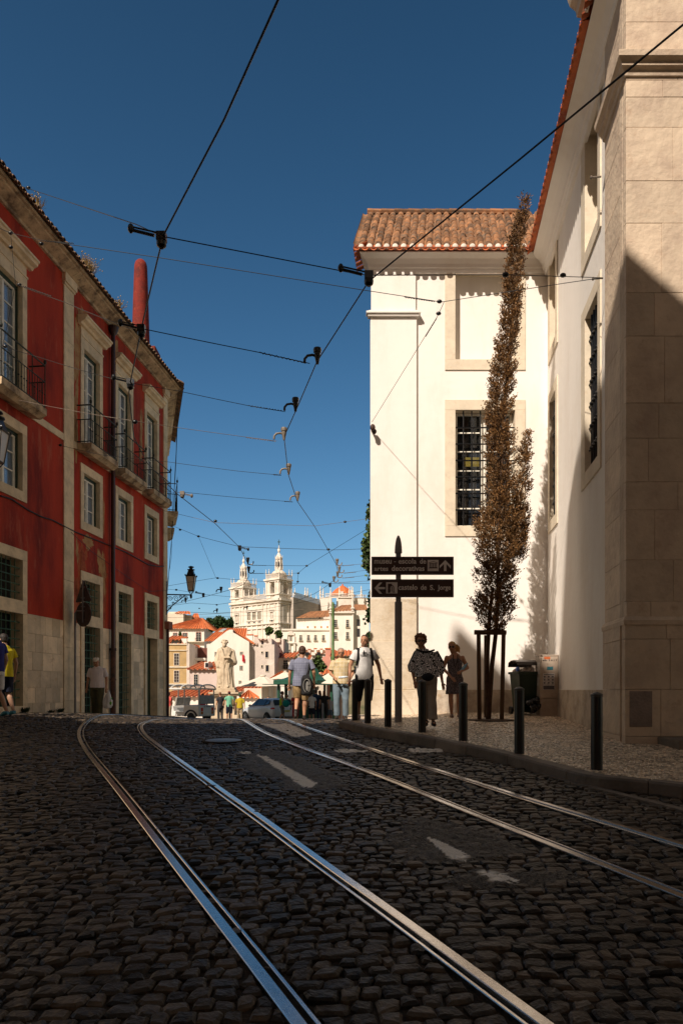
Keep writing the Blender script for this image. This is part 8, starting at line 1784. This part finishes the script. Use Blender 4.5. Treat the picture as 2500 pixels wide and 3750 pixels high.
# blonde woman
D = 15.3; zf = -.61; h = 1.64
r, J, hp_, HM, vx = person('blonde woman with a ponytail and sunglasses in a dark floral playsuit', 1664, D, h, PI, zf, SK2, dict(head=(.04, .02, .932), face=(.25, 1, -.05), el_l=(-.165, .0, .66), wr_l=(-.06, .12, .61), el_r=(.150, .0, .65), wr_r=(.06, .12, .53), kn_l=(-.05, .02, .28), an_l=(-.06, -.02, .045), kn_r=(.055, .02, .28), an_r=(.04, .0, .045)),
    ('tank', swirl('floral dark', (.02, .02, .026), (.26, .21, .22), 14), .50), ('shorts', swirl('floral dark 2', (.02, .02, .026), (.26, .21, .22), 14), .42, 1.5), ('shoe', M('grey orange trainers', (.25, .15, .10), .6, .5, 20)), ('ponytail', hair_m['blonde']), 2, fem=True); glasses(r, hp_, h, big=1.2)
b = MB(); b.tube([(0, 0, -.10), (0, 0, .06), (0, 0, .10), (0, 0, .12)], [.033, .034, .016, .013], 12); b.tube([(0, 0, .12), (0, 0, .14)], .015, 8)
t = top(b, 'water_bottle', M('blue label bottle', (.25, .45, .60), .2, .3, 12, 0), 'water bottle with a blue label tucked in the arm of the blonde woman', 'bottle', (X_(1692, D), D - .14, zf + .655 * h), smooth=True); t.rotation_euler = (0, rad(38), 0)
b = MB(); b.tube([(.05, .06 * h, .83 * h), (.045, .075 * h, .75 * h), (.01, .085 * h, .66 * h), (-.04, .075 * h, .75 * h), (-.045, .06 * h, .83 * h)], .009, 6); b.build('camera_strap', m_blk, r)
# ---- people on the square
def far(label, px, D, h, yaw, top_, bottom, hair, pose={}, skin=SK2, shoes=('shoe', m_shoed), **k): return person(label, px, D, h, yaw, -hroad(D), skin, dict(pose), top_, bottom, shoes, hair, 0, **k)
far('man in a charcoal T-shirt by the pedestal, hands at his sides', 807, 42, 1.74, .6, ('tee', cl('charcoal', (.03, .028, .032)), .50), ('long', cl('dark grey', (.04, .036, .036)), .97), ('crop', hair_m['ginger']), dict(el_r=(.16, .03, .64), wr_r=(.18, .1, .52)))
r, *_ = far('person in a mint T-shirt, dark shorts and red cap by the pedestal', 840, 42, 1.80, .35, ('tee', cl('mint', (.16, .42, .28)), .48), ('shorts', m_navy, .55), ('crop', hair_m['dark']), dict(ST_, el_l=(-.16, .02, .66), wr_l=(-.20, .06, .53)))
h = 1.8; b = MB(); b.ell((0, .03, .965 * h), .085, .10, .06, 12, 8); b.build('red_cap', cl('red cap', (.20, .01, .02)), r, smooth=True)
top(MB().tube([(0, 0, .0), (.06, .0, -.25), (.08, 0, -.42)], [.02, .09, .10], 10), 'shoulder_bag', cl('olive tan', (.16, .11, .05)), 'olive shoulder bag carried by the person in the red cap', 'bag', (X_(853, 42), 41.8, -hroad(42) + 1.35), smooth=True)
r, *_ = far('person in a mustard shirt and green cap walking away by the pedestal', 879, 44, 1.72, .15, ('shirt', cl('mustard', (.42, .30, .015)), .48), ('long', cl('beige', (.36, .27, .17)), .97), ('crop', hair_m['dark']), dict(ST_), width=1.1)
b = MB(); b.ell((0, .02, .965 * 1.72), .085, .10, .06, 12, 8); b.build('green_cap', cl('green cap', (.01, .09, .04)), r, smooth=True)
far('person in a coral T-shirt at the front of the tuk tuk', 619, 37.2, 1.55, PI * .8, ('tee', cl('coral', (.62, .09, .07)), .47), ('long', cl('beige 2', (.4, .3, .2)), .97), ('short', hair_m['brown']))
r, *_ = person('passenger in a crimson T-shirt seated under the tuk tuk canopy', 743, 37.6, 1.65, .5, -hroad(37.6) + .42, SK2, {}, ('tee', cl('crimson', (.50, .005, .05)), .47), ('long', m_navy), ('shoe', m_shoed), ('short', hair_m['brown']), 0) if False else person('passenger in a crimson T-shirt seated under the tuk tuk canopy', 743, 38.3, 1.65, .5, -hroad(38.3) - .12, SK2, dict(hip_l=(-.05, 0, .50), hip_r=(.05, 0, .50), kn_l=(-.06, .22, .50), kn_r=(.06, .22, .50), an_l=(-.06, .24, .27), an_r=(.06, .24, .27), wr_l=(-.1, .15, .55), wr_r=(.1, .15, .55)), ('tee', cl('crimson', (.50, .005, .05)), .49), ('long', m_navy), ('shoe', m_shoed), ('short', hair_m['brown']), 0)
r, *_ = far('woman in a lime vest and grey shorts walking past the white car', 1032, 39, 1.68, -PI / 2 * .8, ('tank', cl('lime', (.42, .50, .01)), .50), ('shorts', cl('grey shorts', (.13, .115, .10)), .55, ) if False else ('shorts', cl('grey shorts', (.13, .115, .10)), .55), ('bun', hair_m['brown']), dict(ST_, face=(0, 1, -.1)), fem=True)
top(MB().ell((0, 0, 0), .20, .12, .20, 12, 8).tube([(-.05, 0, .1), (-.18, .05, .45)], .02, 6), 'teal_bag', cl('teal', (.005, .22, .20)), 'teal bag on the shoulder of the woman in the lime vest', 'bag', (X_(1048, 38.9), 38.75, -hroad(39) + 1.0), smooth=True)
r, *_ = far('man in sunglasses and a pale shirt behind the white car', 1051, 46.5, 1.78, PI, ('shirt', cl('pale lilac', (.42, .38, .48)), .48), ('long', m_navy), ('crop', hair_m['dark']))
glasses(r, _[1], 1.78)
far('dark haired person whose head shows above the white car roof', 982, 49, 1.72, PI, ('tee', m_blk), ('long', m_navy), ('crop', hair_m['dark']))
GP = 'people standing in the shade by the kiosk'
far('person in a white T-shirt and navy shorts seen from behind by the kiosk', 1141, 38, 1.58, .2, ('tee', m_wht, .46), ('shorts', m_navy, .60), ('crop', hair_m['grey']), dict(ST_, head=(0, .07, .89), face=(0, 1, -.5)), group=GP)
far('man in a dark blue shirt and jeans in the group by the kiosk', 1157, 38.6, 1.76, -.1, ('tee', cl('dark blue', (.012, .035, .08)), .47), ('long', cl('indigo', (.012, .022, .05))), ('crop', hair_m['brown']), group=GP)
far('woman in black with brown shoulder hair, left of the two women in black', 1171, 39.2, 1.72, .5, ('tee', m_blk), ('long', m_blk, .97, .8), ('long', hair_m['auburn']), fem=True, group=GP)
far('woman in black with long fair hair, right of the two women in black', 1187, 38.2, 1.68, .0, ('tee', m_blk), ('long', m_blk, .97, .8), ('long', hair_m['ginger']), fem=True, group=GP)
far('child in a pale shirt and denim shorts at the edge of the kiosk group', 1208, 38.4, 1.35, .3, ('tee', cl('pale grey', (.36, .33, .34)), .47), ('shorts', cl('denim short', (.10, .14, .18)), .6), ('short', hair_m['brown']), dict(ST_), group=GP)
far('person in a red skirt half hidden behind the legs of the check shirt man', 1082, 38.8, 1.60, .3, ('tee', cl('red', (.45, .02, .03)), .47), ('shorts', cl('red skirt', (.40, .02, .03)), .7, 1.5), ('short', hair_m['dark']), fem=True)
# small posts on the square
for px, D_, lb in ((842, 40, 'grey post in front of the person with the red cap'), (1181, 37.2, 'grey post in front of the two women in black')):
    top(MB().lathe([(.055, 0), (.055, .92), (.045, .97), (.001, .98)], n=12), 'short_post', m_pole, lb, 'post', (X_(px, D_), D_, -hroad(D_)), angle=40)
